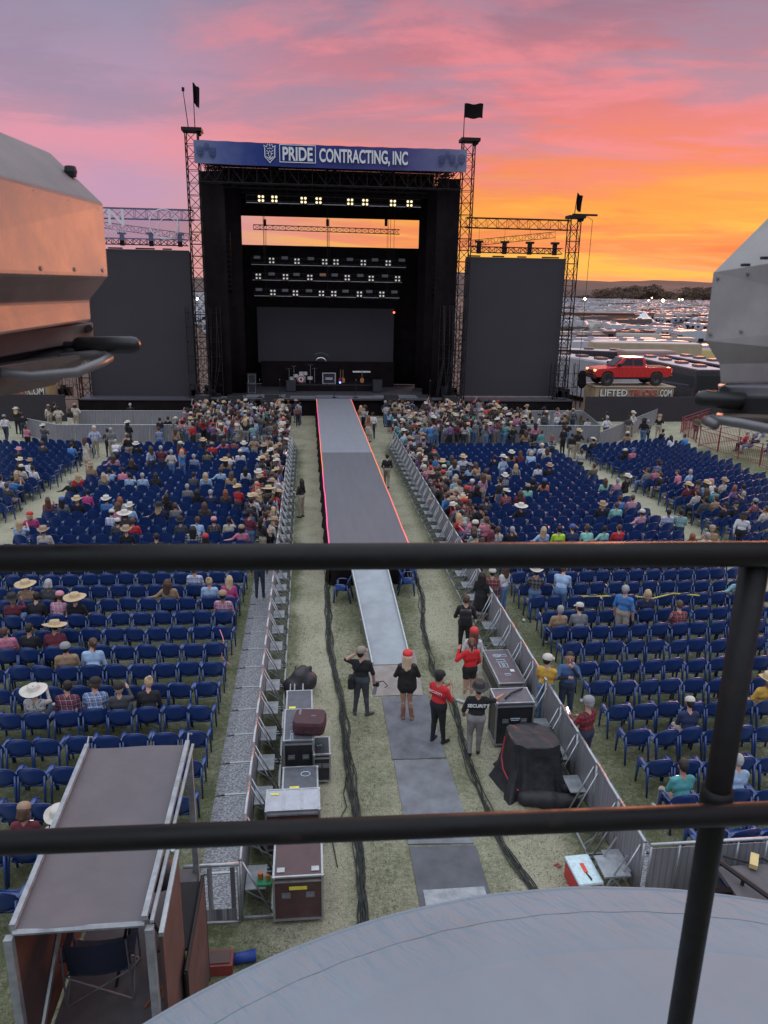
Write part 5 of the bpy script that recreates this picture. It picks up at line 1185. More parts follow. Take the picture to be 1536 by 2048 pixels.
o,B,hd=hero(P,(p2.x,p2.y,0),R(-5),[sk1,mat('jacket_black',(.014,.012,.012),.6,var=.3,bump=.5,bscale=9),bk,bk,sk1,bt,eyem,lipm],'blond woman in black jacket, red cap, bare legs and cowboy boots on the mats','long',mat('hair_blond_bright',(.60,.43,.30),.55,var=.2,bump=.3),'cap',mat('cap_red_bright',(.62,.03,.03),.6))
p3=G(874,1485)
P=dict(arms=[((-.27,.08,.20),(-.06,.30,.34)),((.27,.08,.20),(.10,.30,.38))],legs=[((-.11,.02,.50),(-.12,-.02,.09)),((.11,.03,.50),(.13,.06,.09))],hyaw=.1,hpitch=.2,girth=1.16)
o,B,hd=hero(P,(p3.x,p3.y,0),R(-48),[sk1,mat('shirt_red_bright',(.55,.022,.03),.85,var=.15,bump=.35,bscale=12),sk1,bk,bk,bshoe,eyem,lipm],'man in red security shirt and black trousers with raised hands beside the mats','short',hairc['n'][1],'cap',hatm['k'][1])
t_=text('lettering','SECURITY',.085,textw,(0,0,0),(0,0,0),None,1.0,.002,'CENTER'); at_local(o,B,t_,Matrix.Translation((0,-.128,.335))@Matrix.Rotation(PI/2,4,'X'))
p4=G(948,1512)
P=dict(arms=[((-.28,.02,.17),(-.25,.16,.0)),((.38,.12,.36),(.56,.34,.34))],legs=[((-.10,.10,.51),(-.10,.02,.10)),((.10,.06,.50),(.10,.10,.09))],tilt=(0,.02),hyaw=.15,girth=1.14,side=.03)
gp=mat('trousers_grey',(.235,.215,.215),.85,var=.2,bump=.4,bscale=14)
o,B,hd=hero(P,(p4.x,p4.y,0),R(-4),[sk1,bk,sk1,gp,gp,bshoe,eyem,lipm],'security guard in black shirt with white SECURITY lettering, black cowboy hat and grey trousers','short',hairc['n'][1],'cowboy',mat('hat_black_felt',(.035,.03,.03),.7))
t_=text('lettering','SECURITY',.105,textw,(0,0,0),(0,0,0),None,.92,.002,'CENTER',off=.003); at_local(o,B,t_,Matrix.Translation((0,-.135,.33))@Matrix.Rotation(PI/2,4,'X'))
p5=G(936,1408)
P=dict(fem=True,arms=[((-.34,.02,.28),(-.24,.16,.48)),((.25,.03,.18),(.20,.16,.0))],legs=[((-.09,.0,.51),(-.12,.06,.09)),((.08,.02,.50),(.07,-.02,.09))],feet=[-.6,.1],hyaw=-.2,shorts=True)
rh=mat('hoodie_red',(.62,.02,.025),.9,var=.12,bump=.35,bscale=12)
o,B,hd=hero(P,(p5.x,p5.y,0),R(10),[sk0,rh,rh,bk,sk0,mat('shoe_white',(.5,.5,.5),.6),eyem,lipm],'woman in bright red hoodie and black shorts right of the ramp','tail',mat('hair_auburn_dark',(.13,.05,.035),.6),None)
q=G(948,1262,1.60)
P=dict(fem=True,arms=[((-.25,.02,.17),(-.18,.18,.10)),((.25,.02,.17),(.18,.18,.10))],hyaw=.2)
o,B,hd=hero(P,(q.x,q.y,0),R(-10),[sk0,SH['w'][1],sk0,SH['w'][1],sk0,mat('shoe_white',(.5,.5,.5),.6),eyem,lipm],'person in red cap and white top with dark backpack straps, before the black backpack man','long',mat('hair_auburn_dark',(.13,.05,.035)),'cap',mat('cap_red_bright',(.62,.03,.03),.6),scale=.95)
m=MB(); 
for s in(-1,1): m.path([(s*.10,-.13,.18),(s*.08,-.15,.35),(s*.09,-.08,.50),(s*.10,.06,.50)],.018,n=5)
m.path([(-.10,-.14,.2),(.10,-.14,.36)],.012,n=4); k_=m.build('backpack_straps',mat('strap_navy',(.03,.035,.07),.7),smooth=True); at_local(o,B,k_,Matrix.Identity(4))
q=G(933,1197,1.66)
P=dict(arms=[((-.28,.02,.17),(-.20,.20,.10)),((.27,.02,.17),(.20,.20,.10))],legs=[((-.11,.06,.51),(-.11,.06,.09)),((.10,.0,.5),(.11,-.08,.10))],hyaw=-.15,girth=1.05)
o,B,hd=hero(P,(q.x,q.y,0),R(-12),[sk0,bk,sk0,bk,bk,bshoe,eyem,lipm],'man in black t-shirt carrying a black backpack at the right fence','short',hairc['l'][1],None)
e=empty('backpack',(0,0,0),0,'black backpack on the back of the man at the right fence','backpack'); e.matrix_world=o.matrix_world if False else Matrix.Translation((q.x,q.y,0))@Matrix.Rotation(R(-12),4,'Z')@Matrix.Translation((0,-.22,1.20))
MB().box((0,0,0),(.32,.17,.46)).build('main_pouch',caseblack,e,bev=.06); MB().box((0,-.1,-.06),(.24,.06,.24)).build('front_pocket',black,e,bev=.03)
m=MB()
for s in(-1,1): m.path([(s*.12,.08,-.18),(s*.13,.06,.15),(s*.12,.2,.26),(s*.12,.33,.2)],.02,n=5)
m.build('strap',black,e)
q=G(1140,1312,1.68)
P=dict(arms=[((-.24,.16,.30),(-.06,.16,.52)),((.26,.16,.24),(.02,.24,.30))],legs=[((-.10,.02,.50),(-.13,.0,.09)),((.10,.02,.50),(.12,-.02,.09))],hyaw=.0,hpitch=.1)
vest=mat('denim_vest',(.06,.13,.28),.85,var=.25,bump=.3)
o,B,hd=hero(P,(q.x,q.y,0),R(165),[sk1,vest,bk,PT['J'][1],PT['J'][1],bshoe,eyem,lipm],'man in denim vest over black sleeves with hands at his face, behind right fence','short',hairc['n'][1],None)
q=G(1178,1404,1.66)
P=dict(arms=[((-.25,.12,.20),(-.14,.32,.28)),((.26,.10,.20),(.12,.28,.20))],hyaw=.15,hpitch=.2,girth=1.12)
o,B,hd=hero(P,(q.x,q.y,0),R(28),[sk0,plaid('plaid_red_near',(.32,.02,.03),(.03,.015,.02),(.10,.04,.04),11),plaid('plaid_red_near',(0,)*3,(0,)*3,(0,)*3),PT['J'][1],PT['J'][1],bshoe,eyem,lipm],'man in red plaid shirt and pale cap holding up a phone behind the right fence','short',hairc['g'][1],'cap',hatm['g'][1])
ph=empty('phone',(0,0,0),0,'glowing phone held by the man in red plaid behind the right fence','phone'); ph.matrix_world=Matrix.Translation((q.x,q.y,0))@Matrix.Rotation(R(28),4,'Z')@Matrix.Translation((-.13,.42,1.30))@Matrix.Rotation(R(-35),4,'X')
for nme,mm_ in(('case',PH_BODY),('screen',PH_SCR)):
    k_=bpy.data.objects.new(nme,mm_); C.objects.link(k_); k_.parent=ph
hero(POSES['t0'],(-1.62,23.2,.05),R(5),[sk0,bk,bk,PT['J'][1],PT['J'][1],bshoe,eyem,lipm],'person in black with dark jeans standing on the tread plates of the left fence','short',hairc['n'][1],res=.013)
q=G(768,925,1.62); hero(dict(arms=[((-.25,.0,.16),(-.16,.16,.02)),((.25,.0,.16),(.16,.16,.02))],legs=[((-.09,.17,.52),(-.09,.13,.09)),((.09,.0,.49),(.09,-.2,.12))]),(3.95,37.4,0),R(-8),[sk0,bk,sk0,PT['h'][1],PT['h'][1],bshoe,eyem,lipm],'security guard in black shirt and khaki trousers right beside the runway','short',hairc['n'][1],None,res=.016)
hero(dict(fem=True,arms=[((-.25,.05,.18),(-.18,.24,.20)),((.25,.0,.16),(.2,.16,.05))],hyaw=.2),(-.34,32.3,0),R(55),[sk0,bk,sk0,PT['h'][1],PT['h'][1],bshoe,eyem,lipm],'woman in black top and khaki trousers standing alone left of the runway','long',hairc['n'][1],None,res=.016)
for X,Y,sh,hh,lab in((3.95,49.5,'c','La','woman in long pale dress right of the runway, nearer of two'),(3.75,54,'w','Lb','woman in long pale dress right of the runway, farther of two')):
    hero(dict(POSES['t7']),(X,Y,0),R(-20),[sk0,SH['t'][1],sk0,SH[sh][1],SH[sh][1],bshoe,eyem,lipm],lab,'long',hairc[hh[1]][1],None,res=.02)
# ------------------------------------------------------------------ flight cases
def case(x0,x1,y0_,y1_,z0,z1,mt,lab,lid=.1,marks=0,rz=0,tape=False,topmat=None):
    cx,cy=(x0+x1)/2,(y0_+y1_)/2; e=empty('flight_case',(cx,cy,z0),rz,lab,'case','flight cases along the runway path'); w_,d_,h_=(x1-x0)/2,(y1_-y0_)/2,z1-z0
    wh=.08 if z0<.05 else 0
    MB().bb(-w_+.008,w_-.008,-d_+.008,d_-.008,wh,h_-lid-.006).build('body',mt,e); MB().bb(-w_+.008,w_-.008,-d_+.008,d_-.008,h_-lid+.006,h_-.006).build('lid',topmat or mt,e)
    m=MB(); r_=.016
    for a_ in(-w_,w_):
        for b_ in(-d_,d_): m.bb(a_-r_,a_+r_,b_-r_,b_+r_,wh,h_-.02)
    for zz in(wh+.01,h_-lid,h_-.012):
        for b_ in(-d_,d_): m.bb(-w_+r_+.001,w_-r_-.001,b_-r_,b_+r_,zz-.014,zz+.014)
        for a_ in(-w_,w_): m.bb(a_-r_,a_+r_,-d_+r_+.001,d_-r_-.001,zz-.014,zz+.014)
    for a_ in(-w_,w_):
        for b_ in(-d_,d_): m.lathe([(.001,-.03),(.03,-.02),(.035,0),(.03,.02),(.001,.03)],(a_*.99,b_*.99,h_-.02),n=8)
    m.build('edge_trim',alu,e)
    if wh:
        for a_ in(-w_+.1,w_-.1):
            for b_ in(-d_+.1,d_-.1): MB().tube((a_-.02,b_,.045),(a_+.02,b_,.045),.045,n=10).build('caster',rubber,e)
    for a_ in(-w_*.5,w_*.5):
        m=MB().bb(a_-.07,a_+.07,-d_-.012,-d_+.006,h_*.55,h_*.55+.1); m.bb(a_-.05,a_+.05,-d_-.03,-d_-.013,h_*.55+.03,h_*.55+.06); m.build('handle',steelgrey,e)
    if tape: MB().bb(-.14,.14,-d_-.012,-d_-.004,h_*.72,h_*.72+.06).build('tape',mat('tape_yellow',(.75,.68,.08),.6),e)
    return e,w_,d_,h_
def marks(e,items):
    for (s,x,y,zz,size,ang,mt) in items: text('stencil',s,size,mt,(x,y,zz),(0,0,ang),e,1,.001,'CENTER')
pale=mat('stencil_pale',(.5,.6,.7),.7,var=.05); teal=mat('stencil_teal',(.05,.4,.5),.7,var=.05)
e,w_,d_,h_=case(-.56,.02,13.45,14.62,.0,1.0,caseblack,'long black flight case with stencilled lid left of the path',topmat=mat('case_lid_grey',(.085,.085,.105),.45,var=.25))
marks(e,[('SOCKETS',.16,.30,h_,.13,PI/2,pale),('C-ROC2',-.17,-.42,h_,.10,-PI/2,pale),('S',-.1,-.02,h_,.12,PI/2,teal)])
e,w_,d_,h_=case(-.54,.01,14.68,15.5,.0,.95,caseblack,'black flight case behind the stencilled one, with yellow tag',topmat=mat('case_lid_grey',(.085,)*3)); MB().bb(-.22,-.08,-.36,-.28,h_+.001,h_+.004).build('tag',mat('tape_yellow',(.75,.68,.08)),e)
e,w_,d_,h_=case(.04,.36,13.35,13.95,.0,.72,caseblack,'small black flight case standing against the long stencilled case'); marks(e,[('S',0,.0,h_,.14,PI/2,teal),('SHURE',-.08,0,h_,.07,PI/2,pale)][:1])
e,w_,d_,h_=case(-.56,.1,12.30,13.1,.0,.62,caseblack,'low black flight case with cup mark between black and white cases',topmat=mat('case_lid_grey',(.085,)*3)); MB().bb(-.2,-.02,-.36,-.22,h_+.001,h_+.004).build('tag',mat('tape_yellow',(.75,.68,.08)),e); MB().path([(.1+.09*math.cos(t),.15+.07*math.sin(t),h_+.004) for t in np.arange(0,6.2,.4)],.008,n=4,closed=True).build('stencil',pale,e)
e,w_,d_,h_=case(-.82,.12,11.42,12.0,.0,.92,casebrown,'case with pale ribbed aluminium lid beside the left fence',topmat=mat('lid_pale',(.42,.42,.47),.45,.2)); m=MB()
for a_ in(-.16,.16): m.bb(a_-.02,a_+.02,-.27,.27,h_-.004,h_+.006)
m.build('lid_ribs',alu,e); MB().bb(-.4,-.25,.13,.18,h_,h_+.004).build('tag',mat('tape_yellow',(.75,.68,.08)),e)
e,w_,d_,h_=case(-.62,.14,9.84,10.95,.0,.92,casebrown,'large maroon flight case with yellow tape, nearest on the left',tape=True); m=MB()
for a_ in(-.27,.27): m.bb(a_-.06,a_+.06,-.47,-.37,h_-.003,h_+.008)
m.build('lid_hinges',alu,e)
e=empty('soft_case',(-.04,13.85,1.0),R(-8),'maroon padded soft case lying on the stencilled flight case','case'); sc2=mat('soft_case_maroon',(.065,.022,.03),.6,var=.2)
m=MB(); rg_=[]
for zz,s in((0,.92),(.06,1),(.22,1),(.29,.93)): rg_.append([(.33*s*abs(math.cos(t))**.35*(1 if math.cos(t)>0 else -1),.30*s*abs(math.sin(t))**.35*(1 if math.sin(t)>0 else -1),zz) for t in np.arange(0,2*PI-.01,PI/12)])
m.loft(rg_); m.build('body',sc2,e,smooth=False,bev=.015); MB().path([(-.08,-.32,.12),(-.06,-.37,.14),(.06,-.37,.14),(.08,-.32,.12)],.012,n=5).build('handle',black,e); text('lettering','EMIN3',.07,mat('stencil_silver',(.4,.4,.42),.5),(-.18,.05,.292),(0,0,PI/2+.1),e,1,.001)
marks(e,[('MIX',.08,.0,.292,.05,0,mat('stencil_silver',(.4,.4,.42)))])
m=MB().tube((-.5,15.6,.5),(-.5,16.6,.5),.02).tube((-.4,15.6,.5),(-.4,16.6,.5),.02).tube((-.2,15.6,.5),(-.2,16.6,.5),.02); tag(m.build('steel_bars',alu,origin=(-.4,16,.5)),'loose pale metal bars behind the black bag','bars')
pr=[((-.42,16.95,.25),(-.1,17.1,.3),.26,.24,0,.1),((-.5,17.2,.15),(-.05,17.4,.2),.2,.2,0,.1),((-.3,17.0,.5),(-.2,17.2,.55),.18,.14,0,.1),((-.05,17.2,.5),(-.02,17.2,.62),.06,.05,0,.05)]
o0=Vector((-.28,17.1,0)); pr=[(tuple(Vector(a_)-o0),tuple(Vector(b_)-o0),*r_) for a_,b_,*r_ in pr]
me=sdf_mesh(pr,.03,'duffel'); 
while len(me.materials)>1: me.materials.pop()
me.materials[0]=mat('bag_black',(.03,.028,.032),.55,var=.3,bump=.9,bscale=7); o=bpy.data.objects.new('duffel_bag',me); C.objects.link(o); o.location=o0; tag(o,'slumped black bag with webbing by the left fence','bag')
MB().path([(-.15,-.22,.30),(-.12,-.1,.6),(-.1,.1,.66),(-.1,.3,.45)],.02,n=5).build('strap',black,o)
# right side cases
e,w_,d_,h_=case(4.53,5.18,16.1,17.85,.0,.62,caseblack,'long low maroon-topped flight case by the right fence',topmat=mat('case_lid_plum',(.12,.085,.10),.5,var=.2)); marks(e,[('@',.0,.55,h_,.2,PI/2,pale),('AV1D',-.0,.1,h_,.13,-PI/2,pale),('C-1',-.15,.0,h_,.12,-PI/2,pale)][:1]); m=MB()
for (a_,b_,c_,d2) in[(-.12,.2,.1,.32),(-.1,-.1,-.02,.15),(.02,-.1,.1,.12),(-.08,-.5,.06,-.42),(.05,.5,.2,.6)]: m.path([(a_,b_,h_+.003),(c_,b_,h_+.003),(c_,d2,h_+.003),(a_,d2,h_+.003)],.010,n=4,closed=True)
m.build('stencil',pale,e); MB().bb(.1,.2,-.32,-.2,h_+.001,h_+.004).build('tag',white,e)
e,w_,d_,h_=case(4.02,4.84,14.36,14.98,.0,1.12,caseblack,'tall black flight case the security guard rests a hand on',topmat=mat('case_lid_grey',(.085,)*3)); MB().path([(-.2,-.15,h_+.02),(0,.05,h_+.03),(.3,.25,h_+.02)],.02,n=5).build('cable',black,e); m=MB(); m.bb(-.1,.12,-d_-.012,-d_-.002,.72,.735); m.bb(-.08,.1,-d_-.012,-d_-.002,.68,.692); m.build('stencil',pale,e)
# covered equipment
cov=mat('plastic_cover',(.026,.025,.029),.6,var=.3,bump=.9,bscale=5,spec=.4)
o=Vector((4.45,13.1,0)); e=empty('covered_equipment',o,R(3),'bulky equipment stack under a crumpled black plastic cover','covered equipment')
def covf(u,v):
    t=u*2*PI; s=lambda a_:abs(a_)**.45*(1 if a_>0 else -1); k=1-v
    flare=.0+.20*k**2.5+.05*math.sin(t*7+v*3)*k+.03*math.sin(t*13)*k
    return ((.50+flare)*s(math.cos(t)),(.42+flare*1.3)*s(math.sin(t)),1.10*v+.035*math.sin(t*5)*(v)-.05*math.cos(t)*v)
m=MB().grid(covf,96,16); n0=len(m.v); ring=[covf(i/96,1) for i in range(96)]
m.loft([ring]+[[(x_*k_,y_*k_,1.095+.03*(1-k_)-.05*k_*x_/.5+.012*math.sin(x_*k_*19+y_*k_*7)+.010*math.sin(y_*k_*23)) for x_,y_,z_ in ring] for k_ in(.985,.9,.75,.55,.35,.15,.02)],cap=False); m.build('cover',cov,e,smooth=True)
pr=[((.1,-.75,.12),(.6,-.85,.15),.18,.12,0,.1),((-.3,-.62,.12),(.1,-.8,.2),.16,.15,0,.1),((.6,-.5,.2),(.62,-.1,.3),.14,.1,0,.1),((.5,.3,.8),(.6,.2,.4),.12,.16,0,.1)]
me=sdf_mesh(pr,.03,'folds'); 
while len(me.materials)>1: me.materials.pop()
me.materials[0]=cov; k_=bpy.data.objects.new('loose_folds',me); C.objects.link(k_); k_.parent=e
MB().path([(-.52,.2,1.0),(-.60,.1,.6),(-.62,-.1,.45),(-.55,-.35,.3),(-.4,-.5,.2)],.014,n=5).build('red_cord',mat('cord_red',(.45,.03,.05),.6),e)
# cooler
e=empty('cooler',(4.53,10.2,0),R(3),'red cooler box with white lid by the right fence','cooler')
MB().bb(-.20,.20,-.32,.32,.0,.34).build('body',mat('cooler_red',(.5,.015,.02),.35),e,bev=.03); MB().bb(-.215,.215,-.335,.335,.342,.41).build('lid',mat('cooler_lid',(.55,.68,.72),.4,var=.15,scale=20),e,bev=.03); MB().bb(-.03,.04,-.1,.12,.41,.416).build('sticker',mat('sticker_red',(.7,.08,.05)),e); MB().path([(.0,-.1,.41),(.02,-.25,.43),(.03,-.36,.3)],.015,n=5).build('strap',black,e)
tag(MB().path([(0,0,.015),(.07,.02,.03),(.11,-.03,.015),(.04,-.05,.03)],.018,n=5).build('crushed_cup',mat('cup_red',(.4,.12,.09)),origin=None),'small crushed reddish wrapper on the grass left of the cooler','litter').location=G(1108,1732)
e=empty('folding_step',(4.95,10.1,0),0,'grey metal folding step against the near end of the right fence','step'); m=MB().bb(-.2,.25,-.25,.25,.50,.53); m.build('tread',aludull,e); m=MB()
for s in(-.22,.22): m.tube((-.3,s,0),(.15,s,.9),.018).tube((.35,s,0),(-.1,s,.52),.018)
m.build('legs',alu,e)
# ------------------------------------------------------------------ the small camera platform at the lower left
tarp=mat('canopy_brown',(.125,.105,.115),.75,var=.10,scale=2.5,bump=.5,bscale=5); wood2=mat('panel_brown',(.10,.055,.05),.7,var=.22,scale=2,bump=.3)
A,Bq,Cq,Dq=(-3.11,9.58),(-1.74,9.57),(-1.71,6.43),(-2.99,6.42)
e=empty('camera_platform',(-2.4,8.0,0),0,'raised platform with brown canopy roof and plywood side panels','platform'); O=Vector((-2.4,8,0))
def cf(u,v):
    a_=Vector(A).lerp(Vector(Bq),u); b_=Vector(Dq).lerp(Vector(Cq),u); p=b_.lerp(a_,v); return (p.x,p.y,3.5-.05*math.sin(u*PI)*math.sin(v*PI)+.012*math.sin(v*17+u*5)*math.sin(u*PI))
bld(MB().grid(cf,16,30),'canopy',tarp,e,O,smooth=True)
m=MB().bb(-.035,.035,-1.62,1.64,-.04,.04)
for (p_,q_,nm) in((A,Dq,'side_rail'),(Bq,Cq,'side_rail')):
    m=MB().tube((*p_,3.55),(*q_,3.55),.04,n=4); m.tube((p_[0]+(.07 if p_==Bq else -.0),p_[1],3.5),(q_[0]+(.07 if p_==Bq else 0),q_[1],3.5),.025,n=4); m.path([(p_[0],p_[1],3.55),(p_[0],p_[1]+.1,3.62),(p_[0]+.04,p_[1]+.14,3.58)],.015,n=5); bld(m,nm,aludull,e,O)
bld(MB().tube((*Dq,3.48),(*Cq,3.48),.03,n=6),'front_rail',aludull,e,O)
for (x_,y_) in((-3.02,6.38),(-1.66,6.40),(-3.1,9.5),(-1.70,9.4)): bld(MB().bb(x_-.04,x_+.04,y_-.04,y_+.04,0,3.46),'post',aludull,e,O)
bld(MB().bb(-3.0,-1.68,5.2,9.45,1.40,1.50),'deck',mat('platform_deck',(.105,.09,.098),.7,var=.15),e,O)
bld(MB().bb(-3.06,-3.02,6.5,9.4,1.55,3.35),'side_panel',wood2,e,O)
bld(MB().bb(-1.60,-1.56,6.5,7.55,.9,3.3),'side_panel',wood2,e,O)
m=MB().tube((-3.0,6.5,1.6),(-3.0,8.9,3.3),.03); m.tube((-1.55,6.4,3.36),(-1.58,7.6,3.36),.035,n=4); bld(m,'brace',alu,e,O)
bld(MB().bb(-1.52,-1.48,7.25,8.7,.3,1.95),'outer_panel',wood2,e,O)
m=MB().tube((-1.5,7.2,.2),(-1.5,7.2,2.0),.025).tube((-1.5,8.72,.2),(-1.5,8.72,2.0),.025).tube((-1.5,7.2,2.0),(-1.5,8.72,2.0),.025).bb(-1.9,-1.54,7.6,8.7,1.9,1.94); bld(m,'outer_frame',black,e,O)
for k in range(3): bld(MB().box((-1.15+.07*k,7.3-.1*k,.9),(.03,.5,.7),M=Matrix.Rotation(.25,3,'Y')),'leaning_board',wood2,e,O)
# camp chair
cq=G(182,1888,2.42); e=empty('camp_chair',(cq.x,cq.y+.33,1.5),R(4),'dark navy folding camp chair on the platform under the canopy','chair'); nv=mat('camp_navy',(.022,.03,.06),.8,var=.15,bump=.3)
MB().grid(lambda u,v:((2*u-1)*.36,-.26+.10*(2*u-1)**2-.10*v,.40+.52*v*(1-.08*(2*u-1)**2)),16,6).build('backrest',nv,e,smooth=True)
MB().grid(lambda u,v:((2*u-1)*.34,-.25+.52*v,.42-.05*math.sin(u*PI)),10,6).build('seat',nv,e,smooth=True)
for s in(-1,1):
    MB().box((s*.38,0,.63),(.08,.5,.02)).build('armrest',nv,e); m=MB()
    m.tube((s*.38,-.30,0),(s*.36,-.33,.92),.012).tube((s*.38,.28,0),(s*.38,.25,.62),.012).tube((s*.38,-.3,.02),(s*.36,.28,.42),.011).tube((s*.38,.28,.02),(s*.36,-.28,.42),.011).tube((s*.36,-.3,.02),(-s*.34,-.28,.42),.011).tube((s*.36,.28,.02),(-s*.34,.28,.42),.011); m.build('leg_frame',steelgrey,e)
e=empty('camera_rig',(-2.2,7.9,1.5),0,'dark covered camera on tripod under the brown canopy','camera'); 
pr=[((-.35,0,1.25),(.35,0,1.3),.2,.2,0,.08),((-.1,.1,1.1),(.3,.1,1.15),.2,.15,0,.08)]; me=sdf_mesh(pr,.03,'cover')
while len(me.materials)>1: me.materials.pop()
me.materials[0]=mat('bag_black',(.03,)*3); k_=bpy.data.objects.new('cover',me); C.objects.link(k_); k_.parent=e
m=MB()
for a_ in(0,2.1,4.2): m.tube((0,0,1.1),(.42*math.cos(a_),.42*math.sin(a_),0),.02)
m.build('tripod',black,e); MB().path([(.35,-.3,.01),(.4,-.6,.02),(.5,-.5,.03),(.45,-.35,.02),(.3,-.5,.02),(.2,-.7,.01)],.018,n=5).build('cable',mat('cable_orange',(.35,.10,.05)),e)
tag(MB().bb(-.5,.5,-.6,.9,1.0,1.06).build('side_table',treadm,origin=None),'low metal tread platform left of the brown canopy platform','platform').location=(-3.75,6.6,0)
bl=MB(); bl.tube((-.17,0,0),(.2,.06,0),.075,.085,n=14); ob=bl.build('rolled_tarp',mat('tarp_blue',(.015,.05,.26),.5,var=.2,bump=.6),smooth=True); ob.location=G(484,1918,.08); tag(ob,'rolled bright blue tarpaulin at the edge of the grey roof','tarpaulin')
ob=MB().bb(-.2,.2,-.15,.15,0,.18).build('crate',mat('crate_red',(.22,.04,.03),.6)); ob.location=G(440,1935,0); tag(ob,'small dark red crate beside the rolled blue tarpaulin','crate'); MB().bb(-.16,.16,-.11,.11,.181,.2).build('contents',wood2,ob)
# right edge platform
e=empty('side_platform',(7.3,9.3,0),0,'dark side platform with gear and yellow clamp at right edge','platform'); O=Vector((7.3,9.3,0))
bld(MB().bb(6.35,9,8.0,9.4,.95,1.02),'deck',mat('platform_deck',(.105,)*3),e,O); m=MB().tube((6.3,9.5,1.15),(7.1,7.8,1.15),.04,n=6).tube((6.3,9.5,0),(6.3,9.5,1.15),.03).tube((6.55,9.0,0),(6.55,9.0,1.1),.03); bld(m,'edge_rail',black,e,O)
bld(MB().bb(5.8,6.9,8.9,9.0,.2,1.0),'panel',blackcloth,e,O)
p=G(1508,1722,1.1); bld(MB().box((p.x,p.y,1.1),(.12,.3,.08),rz=-.6),'clamp',mat('clamp_yellow',(.6,.45,.2),.5),e,O); bld(MB().path([(p.x-.4,p.y+.2,1.05),(p.x-.1,p.y,1.08),(p.x+.2,p.y+.1,1.06),(p.x+.4,p.y-.2,1.06)],.02,n=5),'cable',black,e,O)
# ------------------------------------------------------------------ the grey tarpaulin roof below
tm=mat('tarp_grey',(.20,.228,.265),.8,var=.07,scale=.9,bump=.55,bscale=2.6)
nt=NT(tm.node_tree); b=[n for n in nt.n if n.type=='BSDF_PRINCIPLED'][0]
oc=nt.new('ShaderNodeTexCoord').outputs['Object']; X_,Y_,Z_=nt.sep(oc)
f1=nt.noise(nt.comb(nt.m('ADD',nt.m('MULTIPLY',X_,1.5),nt.m('MULTIPLY',Y_,.9)),nt.m('MULTIPLY',nt.m('SUBTRACT',Y_,X_),.22),0.0),.75,3,.5,.4)
f2=nt.noise(nt.comb(nt.m('ADD',nt.m('MULTIPLY',X_,3.2),nt.m('MULTIPLY',Y_,2.2)),nt.m('MULTIPLY',nt.m('SUBTRACT',Y_,X_),.8),3.0),2.0,3,.5,.4)
rr_=nt.m('SQRT',nt.m('ADD',nt.m('MULTIPLY',X_,X_),nt.m('MULTIPLY',Y_,Y_)))
hh=nt.m('ADD',f1,nt.m('MULTIPLY',nt.m('MULTIPLY',f2,nt.sstep(rr_,4.6,5.3)),1.0))
bn=[n for n in nt.n if n.type=='BUMP'][0]; nt.put(bn.inputs['Height'],hh); bn.inputs['Distance'].default_value=.09; bn.inputs['Strength'].default_value=.6
CXT,CYT,RT=1.95,-.53,5.48
def tf(r,t):
    R_=RT*r; z=5.0+.62*(1-r**2.2)
    z+=.010*math.sin(t*83+r*40)*max(0,(r-.86))/.14*(.4+.6*math.sin(t*17)**2)*(1-max(0,(r-.97)/.03))+.004*math.sin(t*43+r*30)*r*(.5+.5*math.sin(t*9))
    for s_ in(.955,.86,.72): z-=.006*math.exp(-((r-s_)/.004)**2)
    return (R_*math.cos(t),R_*math.sin(t),z-5)
e=empty('tarpaulin_roof',(CXT,CYT,5.0),0,'large pale grey rounded tarpaulin roof in the foreground','tarpaulin')
rr=sorted(set(list(np.linspace(.3,1,46))+[.955,.951,.959,.86,.856,.864,.72,.716,.724])); NTt=420
m=MB(); vs=[tf(r_,PI*k/NTt) for r_ in rr for k in range(NTt+1)]; m.add(vs,[(i*(NTt+1)+k,(i+1)*(NTt+1)+k,(i+1)*(NTt+1)+k+1,i*(NTt+1)+k+1) for i in range(len(rr)-1) for k in range(NTt)]); m.build('sheet',tm,e,smooth=True)
m=MB(); m.path([tuple(Vector(tf(1.0,PI*k/120))+Vector((0,0,-.01))) for k in range(121)],.02,n=6); m.build('hem',tm,e,smooth=True)
m=MB(); m.add([tuple(Vector(tf(1.0,PI*k/120))+Vector((0,0,-dz))) for k in range(121) for dz in(0,.35)],[(2*k,2*k+1,2*k+3,2*k+2) for k in range(120)]); m.build('valance',tm,e)
for s_ in(.94,): MB().path([tuple(Vector(tf(s_,PI*k/200))+Vector((0,0,.001))) for k in range(201)],.004,n=4).build('seam',mat('tarp_seam',(.19,.215,.255),.8),e)
for k in range(7):
    a_=PI*(k+.5)/7; MB().tube((5.35*math.cos(a_),5.35*math.sin(a_),-.1),(5.35*math.cos(a_),5.35*math.sin(a_),-5),.05,n=8).build('pole',alu,e)
# ------------------------------------------------------------------ guard rail and two lamp housings on our own deck
pipe,nt,b=base('pipe_black'); oc=nt.new('ShaderNodeTexCoord').outputs['Object']; n_=nt.noise(oc,14,6,.65); n2=nt.noise(oc,60,3,.6)
nt.put(b.inputs['Base Color'],nt.ramp(n_,[(.35,(.003,.0025,.003)),(.6,(.006,.005,.005)),(.8,(.022,.014,.012))])); nt.put(b.inputs['Roughness'],nt.ramp(n_,[(.3,.42),(.8,.7)])); b.inputs['Specular IOR Level'].default_value=.28
bn=nt.new('ShaderNodeBump'); bn.inputs['Strength'].default_value=.35; bn.inputs['Distance'].default_value=.004; nt.put(bn.inputs['Height'],nt.m('ADD',n_,nt.m('MULTIPLY',n2,.3))); nt.put(b.inputs['Normal'],bn.outputs[0])
e=empty('guard_rail',(0.1,1.15,8.4),0,'black steel pipe guard rail crossing the whole view in front of us','railing'); O=Vector((.1,1.15,8.4))
